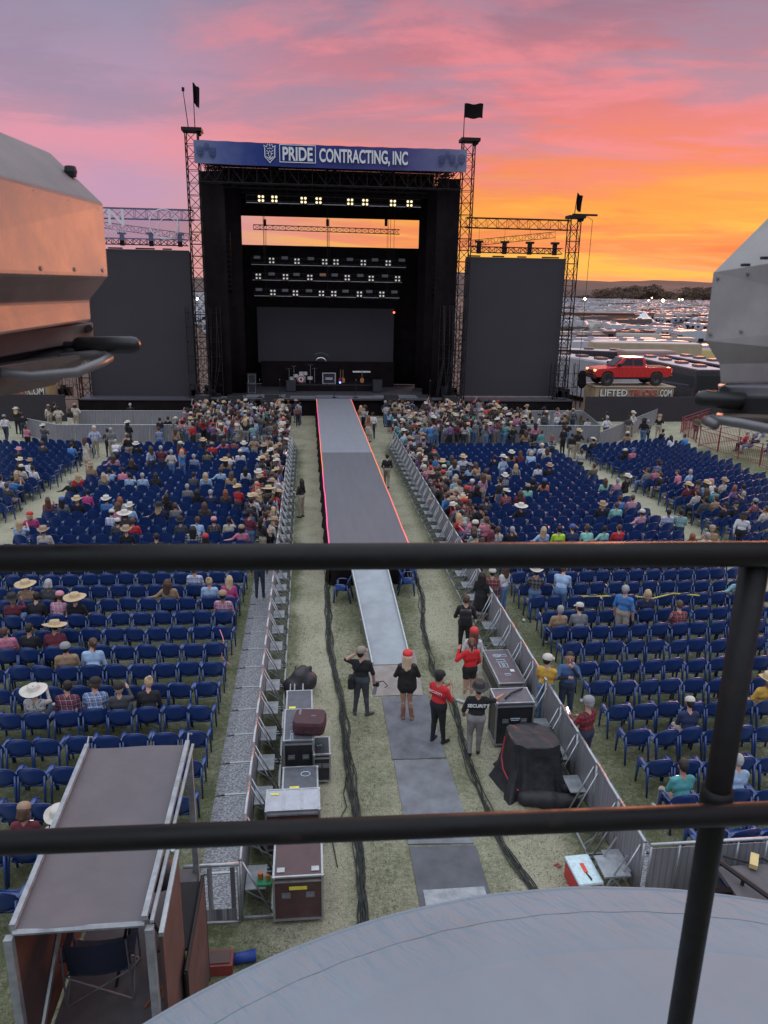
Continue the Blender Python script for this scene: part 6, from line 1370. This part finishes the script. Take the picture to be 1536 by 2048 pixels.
a_,b_=G(0,1117,9.29),G(1536,1108,9.29); d_=(b_-a_); TL,TR=a_-d_*.8,b_+d_*.6
bld(MB().tube(TL,TR,.0215,n=24),'top_rail',pipe,e,O,smooth=True)
c_,f_=G(0,1686,8.80),G(1536,1626,8.80); d2=(f_-c_); bld(MB().tube(c_-d2*.8,f_+d2*.6,.0205,n=24),'middle_rail',pipe,e,O,smooth=True)
pt_=G(1512,1112,9.28); bld(MB().tube((pt_.x,pt_.y,8.2),(pt_.x,pt_.y,9.285),.0235,n=24),'post',pipe,e,O,smooth=True)
j_=Vector((pt_.x,pt_.y,8.80)); bld(MB().lathe([(.001,-.028),(.028,-.024),(.030,0),(.028,.024),(.001,.028)],tuple(j_),n=16),'weld_collar',pipe,e,O,smooth=True)
bld(MB().tube((pt_.x-1.9,pt_.y+.07,8.2),(pt_.x-1.9,pt_.y+.07,9.285),.0235,n=24),'post',pipe,e,O,smooth=True)
hous=mat('housing_grey',(.165,.138,.138),.5,var=.24,scale=5,bump=.03,bscale=60,spec=.4); hscuff=mat('scuff_dark',(.05,.04,.04),.7,var=0); bplate=mat('bracket_brown',(.14,.10,.085),.45,.3,var=.25,scale=8)  # left casing: darker, pinker copy of the casing grey; light put into colour
def lamp(label,prof,near,dF,dN,bars,handle,rod,grab,flat=None):
    e=empty('lamp_housing',UD(prof[2][0],prof[2][1],dF),0,label,'lamp'); O=e.location.copy()
    Fp=[UD(x_,y_,dF) for x_,y_ in prof]; Np=[UD(x_,y_,dN) for x_,y_ in near]
    cx=Vector((-1 if prof[0][0]<700 else 1,0,0))*.55
    # back side of the casing, away from us
    ringF=Fp+[Fp[-1]+cx,Fp[0]+cx]; ringN=Np+[Np[-1]+cx,Np[0]+cx]
    bld(MB().loft([ringF,ringN]),'casing',hous if prof[0][0]<700 else mat('housing_grey_lit',(.27,.245,.24),.5,var=.2,scale=5,bump=.03,bscale=60,spec=.4),e,O,bev=.006)  # right casing: lighter copy of that grey, its light put into the colour
    for (pa,pb,pc,pd,da,db,mt,nm) in bars:
        q=[UD(*pa,da),UD(*pb,db),UD(*pc,db),UD(*pd,da)]; back=[p+Vector((0,.05,0))+cx*.05 for p in q]
        bld(MB().loft([q,back]),nm,mt,e,O,bev=.003)
    h0,h1,hr,hd_=handle; a_,b_=UD(*h0,hd_),UD(*h1,hd_); dd=(b_-a_).normalized()
    pts=[a_+(b_-a_)*t for t in(0,.05,.5,.88,.94,.98,1.0)]; bld(MB().path(pts,[hr*.75,hr*.92,hr,hr,hr*.9,hr*.6,hr*.15],n=16),'handle',mat('handle_black',(.012,.012,.013),.35,var=0),e,O,smooth=True)
    bld(MB().tube(UD(*rod,hd_),a_+(b_-a_)*.1,hr*.4,n=10),'handle_rod',black,e,O)
    gp=[UD(x_,y_,d__) for x_,y_,d__ in grab]; bld(MB().path(gp,.011,n=10),'grab_bar',mat('grab_steel',(.16,.15,.155),.4,.4,var=.2),e,O,smooth=True)
    (xa,ya),(xb,yb)=prof[1],near[1]; (xc,yc),(xd,yd)=prof[2],near[2]
    for t in(.04,.22,.40):
        for (p0_,p1_,dy) in((prof[1],near[1],14),(prof[2],near[2],-12)):
            q=UD(p0_[0],p0_[1]+dy,dF).lerp(UD(p1_[0],p1_[1]+dy,dN),t); bld(MB().tube(q+Vector((-.002,0,0)),q+Vector((.002,-.001,0)) if prof[0][0]<700 else q+Vector((-.005,0,0)),.0045,n=8),'screw',steelgrey,e,O)
    return e,O
e,O=lamp('grey faceted lamp housing glowing pink at the left edge, above the black handle',[(100,305),(207,408),(217,553),(180,600),(183,642)],[(-560,28),(-330,262),(-300,537),(-385,618),(-380,730)],1.9,1.0,
 [((-80,672),(186,645),(187,680),(-80,730),1.55,1.88,bplate,'base_channel'),((-80,690),(150,676),(190,706),(-80,760),1.6,1.85,black,'pivot_slot'),((-80,742),(190,706),(110,770),(-80,812),1.5,1.8,bplate,'yoke_arm')],
 ((150,690),(281,690),.020,1.8),(60,688),[(0,745,1.55),(60,752,1.6),(150,745,1.65),(200,726,1.72),(218,716,1.78),(205,708,1.8),(120,716,1.75)])
MB2=MB().lathe([(.001,-.014),(.013,-.012),(.016,0),(.013,.012),(.001,.014)],tuple(UD(141,343,1.86)),n=10); bld(MB2,'knob',black,e,O)
bld(MB().path([UD(a_,b_,1.62+a_*.002) for a_,b_ in((14,291),(40,318),(75,345),(108,357))],.0022,n=5),'wire',black,e,O)
bld(MB().tube(UD(178,657,1.87),UD(178,657,1.83),.009,n=8),'bolt',black,e,O)
e,O=lamp('grey faceted lamp housing at the right edge, above its black handle',[(1540,430),(1425,545),(1409,682),(1437,728),(1440,768)],[(1950,250),(1830,480),(1830,640),(1830,720),(1830,765)],1.9,1.45,
 [((1436,772),(1700,776),(1700,800),(1438,792),1.88,1.5,steelgrey,'base_channel'),((1440,793),(1700,800),(1700,840),(1445,830),1.86,1.5,black,'pivot_slot'),((1432,832),(1700,842),(1700,880),(1470,846),1.8,1.5,bplate,'yoke_arm')],
 ((1560,806),(1389,797),.021,1.8),(1700,812),[(1700,862,1.6),(1540,858,1.65),(1480,846,1.7),(1425,838,1.74),(1412,841,1.72),(1430,850,1.66)])
bld(MB().tube(UD(1448,780,1.85),UD(1448,780,1.8),.010,n=8),'bolt',black,e,O)
for (x_,y_) in((1530,516),(1491,530)): bld(MB().box(UD(x_,y_,1.72),(.012,.02,.006)),'clip',black,e,O)
print('fore t',time.time()-T0)
# ------------------------------------------------------------------ red pickup on its plinth
p=G(1262,838); YT=59.3
woodm=mat('plinth_wood',(.40,.29,.17),.7,var=.15,scale=1.5)
def plinth(x0,x1,y0_,y1_,z1,lab,txts,both=False):
    e=empty('sign_plinth',((x0+x1)/2,(y0_+y1_)/2,0),0,lab,'plinth'); O=e.location.copy(); bld(MB().bb(x0,x1,y0_,y1_,.02,z1),'body',woodm,e,O)
    bld(MB().bb(x0-.1,x1+.1,y0_-.1,y1_+.1,z1+.005,z1+.07),'top_board',mat('plinth_top',(.42,.33,.24),.7),e,O)
    for (s,xx,sz,mt,sx,mo) in txts:
        LT=[None]; LT[0]=text('sign_lettering',s,1,mo,(xx-O.x,y0_-O.y-.05,z1-.71),(PI/2,0,0),e,sx,.02,off=.05); fit(LT[0],xx-O.x-.03,xx+sz-O.x+.03,.58)
        fit(text('sign_lettering',s,1,mt,(xx-O.x,y0_-O.y-.09,z1-.69),(PI/2,0,0),e,sx,.02,off=.02),xx-O.x,xx+sz-O.x,.53)
    return e
rdl=mat('sign_red',(.42,.06,.03),.5); whl=mat('sign_white',(.75,.70,.62),.5); drk=mat('sign_outline',(.05,.035,.03),.6); wol=mat('sign_outline_white',(.62,.55,.5),.6)
plinth(22.6,29.0,58.3,60.9,2.62,'wooden plinth lettered LIFTEDTRUCKS.COM under the red pickup',[('LIFTED',22.95,2.2,whl,1,drk),('TRUCKS',25.3,2.3,rdl,1,wol),('.COM',27.75,1.05,whl,1,drk)])
plinth(-25.6,-19.05,58.3,60.6,2.55,'wooden plinth lettered LIFTEDTRUCKS.COM left of the left screen',[('LIFTED',-25.3,2.2,whl,1,drk),('TRUCKS',-22.95,2.3,rdl,1,wol),('.COM',-20.5,1.2,whl,1,drk)])
tag(MB().lathe([(.001,0),(.42,.02),(.30,.28),(.14,.5),(.05,.52),(.001,.52)],n=12).build('work_lamp',mat('lamp_lime',(.6,.7,.05),var=0,emit=1.4,ecol=(.75,.9,.08))),'lime green glowing lamp on the left plinth','lamp').location=UY(102,766,58.8)
redt=mat('truck_red',(.55,.012,.016),.28,var=.04,coat=.6); 
e=empty('pickup_truck',(25.62,YT+.3,2.70),R(182),'lifted red pickup truck parked on the lettered wooden plinth','pickup truck')
# local: nose towards +X, after turning it points left; length 5.8
def tp(u,v,h): return (u,h,v)
e.scale=(1.09,1.09,1.12)
lower=[(-2.9,.72),(-2.9,1.22),(-2.86,1.28),(-1.05,1.30),(-.95,1.32),(1.35,1.32),(1.55,1.28),(2.70,1.18),(2.86,1.05),(2.90,.72),(2.75,.60),(2.42,.60),(2.36,.86),(2.16,1.00),(1.78,1.00),(1.58,.86),(1.50,.58),(-1.30,.58),(-1.38,.86),(-1.58,1.00),(-1.98,1.00),(-2.18,.86),(-2.26,.62),(-2.7,.62)]
MB().prism(lower,-.98,.98,tp).build('body',redt,e,bev=.04)
cab=[(-.98,1.30),(-.90,1.90),(-.72,1.96),(.55,1.96),(.72,1.92),(1.42,1.34),(1.4,1.30)]
m=MB(); ringsL=[]
m.prism(cab,-.80,.80,tp); m.v=[(x_,y_*(1 if z_<1.5 else .86),z_) for x_,y_,z_ in m.v]; m.build('cab',redt,e,bev=.04)
wind=[(-.76,1.40),(-.70,1.84),(-.0,1.86),(-.0,1.40)]; wind2=[(.06,1.40),(.06,1.86),(.52,1.86),(.98,1.40)]
for s in(-1,1):
    for wv in(wind,wind2):
        m=MB().prism(wv,0,.012,lambda u,v,h:(u,s*((.815-.115*max(0,(v-1.3)/.62))+h),v)); m.build('side_window',glassdark,e)
m=MB().prism([(-.66,0),(.66,0),(.56,.62),(-.56,.62)],0,.012,lambda u,v,h:(1.43-v*.98+h,u,1.36+v*.82+.02)); m.build('windscreen',glassdark,e)
MB().bb(-2.80,-1.10,-.80,.80,1.301,1.31).build('bed_floor',black,e)
tyre=mat('tyre',(.025,.022,.022),.85,bump=.5,bscale=30); rim=mat('rim_dark',(.08,.07,.065),.35,.7)
for (x_,y_) in((1.97,.92),(1.97,-.92),(-1.78,.92),(-1.78,-.92)):
    M9=Matrix.Rotation(PI/2,3,'X'); w=MB().lathe([(.27,-.16),(.42,-.16),(.475,-.10),(.475,.10),(.42,.16),(.27,.16)],(x_,y_,.475),n=24,M=M9).build('wheel',tyre,e,smooth=False)
    mm_=MB().lathe([(.001,-.10),(.06,-.12),(.09,-.06),(.20,-.10),(.28,-.12),(.28,.12),(.20,.10),(.09,.06),(.06,.12),(.001,.10)],(x_,y_,.475),n=10,M=M9).build('rim',rim,w)
for s in(-1,1):
    MB().bb(2.80,2.915,s*.72-.16,s*.72+.16,.98,1.14).build('headlight',mat('head_glow',(1,.6,.25),var=0,emit=1.3,ecol=(1,.55,.2)),e,bev=.02)
    MB().bb(-2.93,-2.85,s*.86-.10,s*.86+.10,.92,1.22).build('tail_light',mat('tail_glow',(.9,.15,.05),var=0,emit=.5,ecol=(1,.25,.06)),e)
    MB().bb(1.05,1.25,s*.98-.10 if s<0 else .90,s*.90 if s<0 else 1.14,1.36,1.56).build('mirror',black,e,bev=.02); MB().bb(-1.2,1.4,s*1.0-.05,s*1.0+.05,.48,.54).build('side_step',black,e)
m=MB()
for k in range(5): m.bb(2.86,2.925,-.52,.52,.74+k*.07,.77+k*.07)
m.build('grille',caseblack,e); MB().bb(2.78,2.98,-.92,.92,.50,.68).build('front_bumper',mat('bumper_dark',(.06,.02,.02),.4),e,bev=.03); MB().bb(-3.02,-2.84,-.92,.92,.56,.74).build('rear_bumper',caseblack,e,bev=.03); MB().bb(-2.5,2.5,-.35,.35,.42,.60).build('chassis',black,e)
# ------------------------------------------------------------------ buses, trailers and the camping lot
wpaint=mat('rv_white',(.50,.51,.54),.4,var=.08,scale=2); dbus=mat('bus_dark',(.03,.026,.034),.25,var=.1,coat=.4); tanp=mat('trailer_tan',(.46,.37,.24),.5,var=.08,scale=1); roofp=mat('bus_roof',(.50,.42,.44),.8,var=.1); roofm=mat('roof_pale',(.30,.25,.26),.85,var=.1); stripe=mat('stripe_grey',(.10,.10,.13),.4); winm=glassdark
def bus(x,y,rz,L,w_,h_,mt,rm_,lab,cat='bus',wins=True,acs=3,strp=None):
    e=empty('tour_bus' if cat=='bus' else 'trailer',(x,y,0),rz,lab,cat); m=MB().bb(-L/2,L/2,-w_/2,w_/2,.45,h_-.02); m.build('body',mt,e,bev=.08)
    MB().bb(-L/2+.08,L/2-.08,-w_/2+.08,w_/2-.08,h_-.015,h_+.03).build('roof',rm_,e,bev=.02)
    if wins:
        for s in(-1,1): MB().bb(-L/2+.5,L/2-.3,s*w_/2-.012,s*w_/2+.012,h_-1.5,h_-.6).build('window',winm,e)
        MB().bb(L/2-.02,L/2+.02,-w_/2+.15,w_/2-.15,1.5,h_-.5).build('windscreen',winm,e)
    if strp:
        for s in(-1,1): MB().prism([(-L/2+.5,1.0),(-L/2+3,2.2),(L/2-1,2.6),(L/2-1,2.5),(-L/2+3.6,2.0),(-L/2+1.4,1.0)],s*w_/2,s*(w_/2+.02),tp).build('stripe',strp,e)
    for k in range(acs):
        MB().bb(-L/2+L*(k+.7)/(acs+.4)-.5,-L/2+L*(k+.7)/(acs+.4)+.5,-.45,.45,h_+.035,h_+.25).build('roof_unit',mat('ac_dark',(.14,.08,.085),.5),e,bev=.08)
    for xx in(-L/2+1.6,-L/2+2.8,L/2-2.2):
        for s in(-1,1): MB().lathe([(.001,-.14),(.4,-.14),(.5,-.1),(.5,.1),(.4,.14),(.001,.14)],(xx,s*(w_/2-.1),.5),n=14,M=Matrix.Rotation(PI/2,3,'X')).build('wheel',tyre,e)
    return e
bus(26.2,69.5,R(-74),12.5,2.6,3.9,wpaint,roofp,'white tour bus with roof units behind the red pickup',acs=4,wins=False)
bus(30.0,80.5,R(-24),9,2.6,3.9,dbus,roofp,'black tour bus with pink lit roof behind the white bus')
bus(32.6,66.3,R(-89),13.5,2.6,3.9,dbus,roofp,'nearest of the dark tour buses right of the red pickup',acs=4,strp=stripe); bus(37.0,67.5,R(-89),13.5,2.6,3.9,dbus,roofp,'farther of the dark tour buses right of the red pickup',acs=5,strp=stripe)
bus(41.5,68,R(-88),13,2.6,3.6,dbus,mat('roof_dark',(.09,.06,.065),.4),'dark low trailer right of the pickup tailgate','trailer',wins=False,acs=2,strp=stripe)
bus(35.0,77.5,R(3),5.5,2.6,4.1,mat('trailer_rose',(.4,.25,.24),.5),roofm,'short trailer with bright pink roof edge above the pickup','trailer',wins=False,acs=0)
bus(39.5,88,R(-8),12.5,2.8,4.25,tanp,roofp,'long tan cargo trailer in the middle of the lot','trailer',wins=False,acs=0); bus(49,91.5,R(-6),5.5,2.6,3.3,mat('trailer_lit',(.66,.55,.22),.5,var=.1),roofm,'yellowish lit trailer right of the long tan trailer','trailer',wins=False,acs=0)
e=bus(53.0,121,R(-14),6.5,2.5,3.6,mat('van_cream',(.55,.52,.42),.5),roofm,'white box truck with cream rear panel among camping trailers','truck',wins=False,acs=0)
tag(MB().lathe([(.001,1.35),(.22,1.3),(.34,1.05),(.30,.7),(.38,.25),(.20,.0),(.05,-.1),(.05,-1.6),(.001,-1.6)],n=9,sx=1,sy=.6).build('hooded_lamp',blackcloth),'black hooded lamp on a pole left of the red pickup','lamp').location=UY(1163,775,59)
# scaffolds and bits at the foot of the outer tower
for k in range(5):
    o=MB().bb(-.3,.3,-.2,.2,0,.6).build('road_case',[caseblack,casebrown,steelgrey][k%3],bev=.02); o.location=(21.9+.25*k,59.4+.4*k,(k%2)*.61 if k%2 else 0); o.location.z=0; o.location.x=21.7+.8*k; tag(o,'small road case behind black wall, %s from the outer tower'%ordn(k+1),'case','road cases behind the black wall'); MB().bb(-.28,.28,-.18,.18,.602,.62).build('lid',steelgrey,o)
rr_=random.Random(17)
def rv_mesh(kind):
    m=MB(); L={0:8.0,1:10.0,2:9.5,3:6.5,4:5.4}[kind]; m.m=0
    if kind==0: m.prism([(-L/2,.6),(-L/2,2.9),(L/2-.5,3.0),(L/2,2.3),(L/2-.4,.6)],-1.25,1.25,tp); m.prism([(L/2-.3,.5),(L/2+1.2,.5),(L/2+1.2,.6),(L/2-.3,.6)],-.2,.2,tp)
    if kind==1: m.prism([(-L/2,.6),(-L/2,3.6),(L/2-.6,3.8),(L/2,3.0),(L/2-.2,1.7),(L/2-2.4,1.7),(L/2-2.6,.6)],-1.25,1.25,tp)
    if kind==2: m.prism([(-L/2,.6),(-L/2,3.3),(L/2-.4,3.4),(L/2,2.5),(L/2+.1,1.3),(L/2,.6)],-1.25,1.25,tp)
    if kind==3: m.prism([(-L/2,.5),(-L/2,2.9),(L/2-.3,3.1),(L/2-.1,2.1),(L/2-1.4,2.0),(L/2-1.2,1.4),(L/2,1.2),(L/2,.5)],-1.2,1.2,tp)
    if kind==4: m.prism([(-L/2,.5),(-L/2,1.1),(-.4,1.1),(-.2,1.75),(1.0,1.8),(1.6,1.15),(L/2,1.05),(L/2,.5)],-.95,.95,tp)
    z1={0:2.96,1:3.7,2:3.36,3:3.0,4:1.8}[kind]
    m.m=1
    if kind!=4:
        for s in(-1,1):
            for k in range(3): xx=-L/2+1.3+k*(L-3)/2.4; w_=1.25 if kind!=3 else 1.2; m.bb(xx-.5,xx+.5,s*w_-.015,s*w_+.015,1.75,2.4)
            m.bb(L/2-2.9,L/2-2.25,s*w_-.016,s*w_+.016,.75,2.5)
        m.bb(-L/2-.015,-L/2+.01,-.7,.7,1.6,2.4)
    else: m.bb(-.3,1.3,-.96,.96,1.25,1.65)
    m.m=2
    if kind!=4:
        m.bb(-1.2,-.3,-.4,.4,z1+.01,z1+.3); m.bb(1.4,2.2,-.35,.35,z1+.01,z1+.25)
    m.m=3
    for xx in(-1.0,.0) if kind in(0,1) else (-L/2+1.4,L/2-1.2):
        for s in(-1,1): m.tube((xx,s*1.1,.4),(xx,s*.85,.4),.4 if kind!=4 else .36,n=10)
    m.m=4
    if kind!=4:
        for s in(-1,1): m.prism([(-L/2+.3,1.0),(L/2-2.6,1.3),(L/2-1.2,2.6),(L/2-1.5,2.6),(-L/2+2,1.6),(-L/2+.3,1.4)],s*1.251,s*1.262,tp)
    return m
RVM=[]
rvd=[mat('rv_white',()),mat('rv_cream',(.46,.42,.37),.45,var=.08,scale=2),mat('rv_silver',(.33,.34,.38),.4,var=.1,scale=2),mat('rv_brown',(.14,.10,.09),.45,var=.1)]
for k in range(5): RVM.append(rv_mesh(k))
RME={}
cars=[mat('car_white',(.55,.55,.56),.3),mat('car_dark',(.03,.03,.035),.3),mat('car_red',(.25,.03,.03),.3),mat('car_blue',(.05,.09,.2),.3)]
kinds=['travel trailer','fifth wheel trailer','motorhome','camper van','parked car']; shade=['white','cream','silver','brown']
lot=[]
Y=97.0; row=0
while Y<980:
    xmin,xmax=Y*.33+3,Y*.60+10
    X=xmin
    while X<xmax:
        if rr_.random()<.9 and not (49<X<57 and 116<Y<126) and not(168<Y<184 and X>Y*.43) and not (82<X<104 and 203<Y<240):
            k=rr_.choice([0,0,0,1,1,2,2,3,4,4]); s=rr_.choice([0,0,0,0,1,2,3]) if k!=4 else rr_.choice([0,1,2,3])
            lot.append((X+rr_.uniform(-1,1),Y+rr_.uniform(-2.5,2.5),R(rr_.choice([0,180,90,20,-20,0,180])+rr_.uniform(-14,14)),k,s,row))
        X+=rr_.uniform(6.0,9.5)
    Y+=8.0+Y*.008; row+=1
# same lot seen in the gap left of the stage
Y=150.0
while Y<900:
    X=-Y*.175
    while X<-Y*.105:
        if rr_.random()<.8: lot.append((X,Y,R(rr_.uniform(-20,20)),rr_.choice([0,1,2,3]),0,99))
        X+=rr_.uniform(8,12)
    Y+=14+Y*.02
lot.sort(key=lambda c:c[1])
rowc={}
big=MB(); 
for i,(X,Y,a_,k,s,r_) in enumerate(lot):
    if i<220:
        key=(k,s)
        if key not in RME:
            bm_=cars[s] if k==4 else rvd[s]; me=RVM[k].mesh('rv',[bm_,winm,roofm,tyre,stripe if s!=3 else wpaint]); bm=bmesh.new(); bm.from_mesh(me); bmesh.ops.recalc_face_normals(bm,faces=bm.faces); bm.to_mesh(me); bm.free(); RME[key]=me
        o=bpy.data.objects.new(kinds[k].replace(' ','_'),RME[key]); C.objects.link(o); o.location=(X,Y,0); o.rotation_euler=(0,0,a_)
        rowc[r_]=rowc.get(r_,0)+1
        sh_=['white','black','red','blue'][s] if k==4 else shade[s]
        w_='in the gap left of the stage, %s from near'%ordn(rowc[r_]) if r_==99 else 'in %s row of the camping lot, vehicle %s there'%(ordn(r_+1),ordn(rowc[r_]))
        tag(o,'%s %s %s'%(sh_,kinds[k],w_),'car' if k==4 else 'camper','vehicles in the camping lot')
    else:
        rv=RVM[k]; o=len(big.v); ca,sa=math.cos(a_),math.sin(a_); big.v+=[(X+x_*ca-y_*sa,Y+x_*sa+y_*ca,z_) for x_,y_,z_ in rv.v]; big.f+=[tuple(q+o for q in f) for f in rv.f]; big.mi+=[{0:(s if k!=4 else 0)}.get(q,q+3) for q in rv.mi]
o=bpy.data.objects.new('camping_lot',big.mesh('camping_lot',rvd+[winm,roofm,tyre,stripe])); C.objects.link(o); tag(o,'hundreds of far campers and trailers filling the lot up to the trees','campers',kind='stuff')
# tent and tan building
e=empty('marquee_tent',(95,214,0),R(10),'white peaked marquee tent in the camping lot','tent'); m=MB().lathe([(5.5,1.9),(3.5,2.5),(1.6,3.7),(.2,5.0),(.001,5.1)],n=4); m.build('canopy',white,e); m=MB()
for k in range(4): m.tube((5.3*math.cos(k*PI/2),5.3*math.sin(k*PI/2),0),(5.3*math.cos(k*PI/2),5.3*math.sin(k*PI/2),2.0),.12)
m.build('pole',alu,e); m=MB().bb(-3.7,3.7,-3.7,-3.6,.05,1.9); m.build('side_wall',white,e)
e=empty('barn',(88,232,0),R(4),'low brown timber shed left of the white marquee','shed'); MB().bb(-10,10,-5,5,0,4).build('walls',mat('barn_brown',(.24,.13,.08),.8),e); MB().prism([(-10.3,3.9),(10.3,3.9),(10.3,4.2),(-10.3,4.2)],-5.4,5.4,tp).build('roof',mat('barn_roof',(.18,.12,.1),.8),e); MB().bb(-7,-3,-5.03,-4.99,0,3).build('door',black,e)
# lane and field strip between the lots
tag(MB().bb(40,170,169,183,.0,.02).build('lane',mat('lane_dark',(.055,.038,.038),.9,var=.2,scale=.3)),kind='structure')
# lights in the lot
flood=mat('flood_glow',(1,.9,.6),var=0,emit=40,ecol=(1,.88,.5))
for i,(px,py,D_,s) in enumerate([(1170,598,420,1.3),(1326,601,480,1.7),(1297,601,560,.7),(1304,596,560,.7),(1358,599,560,.9),(1365,599,560,.8),(395,598,300,.8)]):
    p=UY(px,py,D_); e=empty('floodlight',(p.x,p.y,0),0,'glowing floodlight mast in the camping lot, %s from left'%ordn([1170,1326,1297,1304,1358,1365,395].index(px)*0+sorted([1170,1326,1297,1304,1358,1365,395]).index(px)+1),'street light')
    MB().tube((0,0,0),(0,0,p.z-.2),.15,n=6).build('mast',steelgrey,e); MB().lathe([(.001,-.5*s),(.5*s,-.2*s),(.5*s,.2*s),(.001,.5*s)],(0,0,p.z),n=10).build('lamp_head',flood,e)
# odds and ends between the seats
tapey=mat('caution_tape',(.6,.55,.1),.6); pk_=[(8.2,20.9),(8.9,20.8),(9.7,20.95),(10.4,20.6),(11.2,20.9),(12.0,20.8)]
tag(MB().path([(a_-10,b_-20.8,.80+.03*math.sin(i*2.1)) for i,(a_,b_) in enumerate(pk_)],[.02]*6,n=4).build('caution_tape',tapey),'slack yellow caution tape strung along a row of the right block','tape').location=(10,20.8,0)
q=G(452,1300,.5); tag(MB().path([(-.1,.5,.35),(.0,.2,.3),(.05,0,.25),(.0,-.2,-.1),(.25,-.3,-.3)],.014,n=4).build('pink_ribbon',mat('ribbon_pink',(.6,.2,.25),.6)),'pink ribbon tied to the aisle chairs of the left block','ribbon').location=(q.x-.1,q.y,.5)
rl=random.Random(41); cupw=mat('cup_white',(.6,.6,.58),.6)
for k in range(14):
    Xl,Yl=(rl.uniform(-6,-2.4),rl.uniform(11,22)) if k%2 else (rl.uniform(6.0,10),rl.uniform(10,22))
    cq=MB().lathe([(.001,0),(.032,0),(.042,.11),(.001,.11)],n=10,M=Matrix.Rotation(rl.uniform(0,1.6),3,'X')).build('paper_cup',cupw); cq.location=(Xl,Yl,.035)
    tag(cq,'small white paper cup dropped on the grass among the chairs','cup','paper cups dropped under the chairs')
# trees
leafm,nt,b=base('foliage'); oc=nt.new('ShaderNodeTexCoord').outputs['Object']; nt.put(b.inputs['Base Color'],nt.mix(nt.noise(oc,.5,4,.6),(.07,.042,.028),(.18,.105,.065))); b.inputs['Roughness'].default_value=.9
barkm=mat('bark',(.06,.04,.03),.9)
def treemesh(seed,hgt,wd):
    rg=random.Random(seed); tr=MB().path([(0,0,0),(.3,0,hgt*.25),(0,.2,hgt*.55)],[.5,.4,.2],n=6)
    cl=[]
    for k in range(13):
        a_=rg.uniform(0,6.28); r_=wd*.5*rg.random()**.6; zz=hgt*rg.uniform(.28,.88); cl.append((r_*math.cos(a_),r_*math.sin(a_),zz,rg.uniform(.14,.24)*hgt))
        tr.tube((0,0,hgt*.3),(cl[-1][0]*.8,cl[-1][1]*.8,zz),.18,.06,n=4)
    lf=MB()
    for (cx,cy,cz,cr) in cl:
        for k in range(170):
            v_=Vector((rg.gauss(0,1),rg.gauss(0,1),rg.gauss(0,1))).normalized()*cr*rg.uniform(.55,1.05); p_=Vector((cx,cy,cz))+Vector((v_.x,v_.y,v_.z*.75)); s_=rg.uniform(.35,.8); q=[p_+Vector((rg.uniform(-s_,s_),rg.uniform(-s_,s_),rg.uniform(-s_,s_))) for _ in range(3)]
            lf.add(q,[(0,1,2)])
    return tr.mesh('trunk',barkm),lf.mesh('crown',leafm)
TM=[treemesh(i,13+2*i,15+2*i) for i in range(4)]
rt_=random.Random(8)
tx=[1160,1175,1225,1245,1270,1283,1310,1345,1355,1385,1411,1425,1218,1232,1250,1262,1276,1290,1302,1316,1210,1240,1365,1378,1392,1405,1418,1432,1330,1205,1190,1445]
th=[5,6,13,15,17,18,16,9,10,14,15,15,14,16,17,19,20,20,18,15,10,15,13,15,17,18,17,16,9,8,6,16]
for i,(px,hh) in enumerate(zip(tx,th)):
    q=G(px,600+rt_.uniform(-2.0,3),0); s_=q.y/900; dist=q.y; k=i%4
    e=empty('tree',(q.x,q.y,-.1),rt_.uniform(0,6),'broad dark tree before the hills, %s of the row from left'%ordn(sorted(tx).index(px)+1),'tree','trees before the hills'); f_=hh*dist/1520*1.9/(13+2*k); e.scale=(f_*1.75,f_*1.75,f_); e.location.z=-.22*hh*dist/1520*1.9
    for nme,me in zip(('trunk','crown'),TM[k]):
        o=bpy.data.objects.new(nme,me); C.objects.link(o); o.parent=e
sc.render.engine='CYCLES'
print('done t',time.time()-T0,'objects',len(bpy.data.objects))
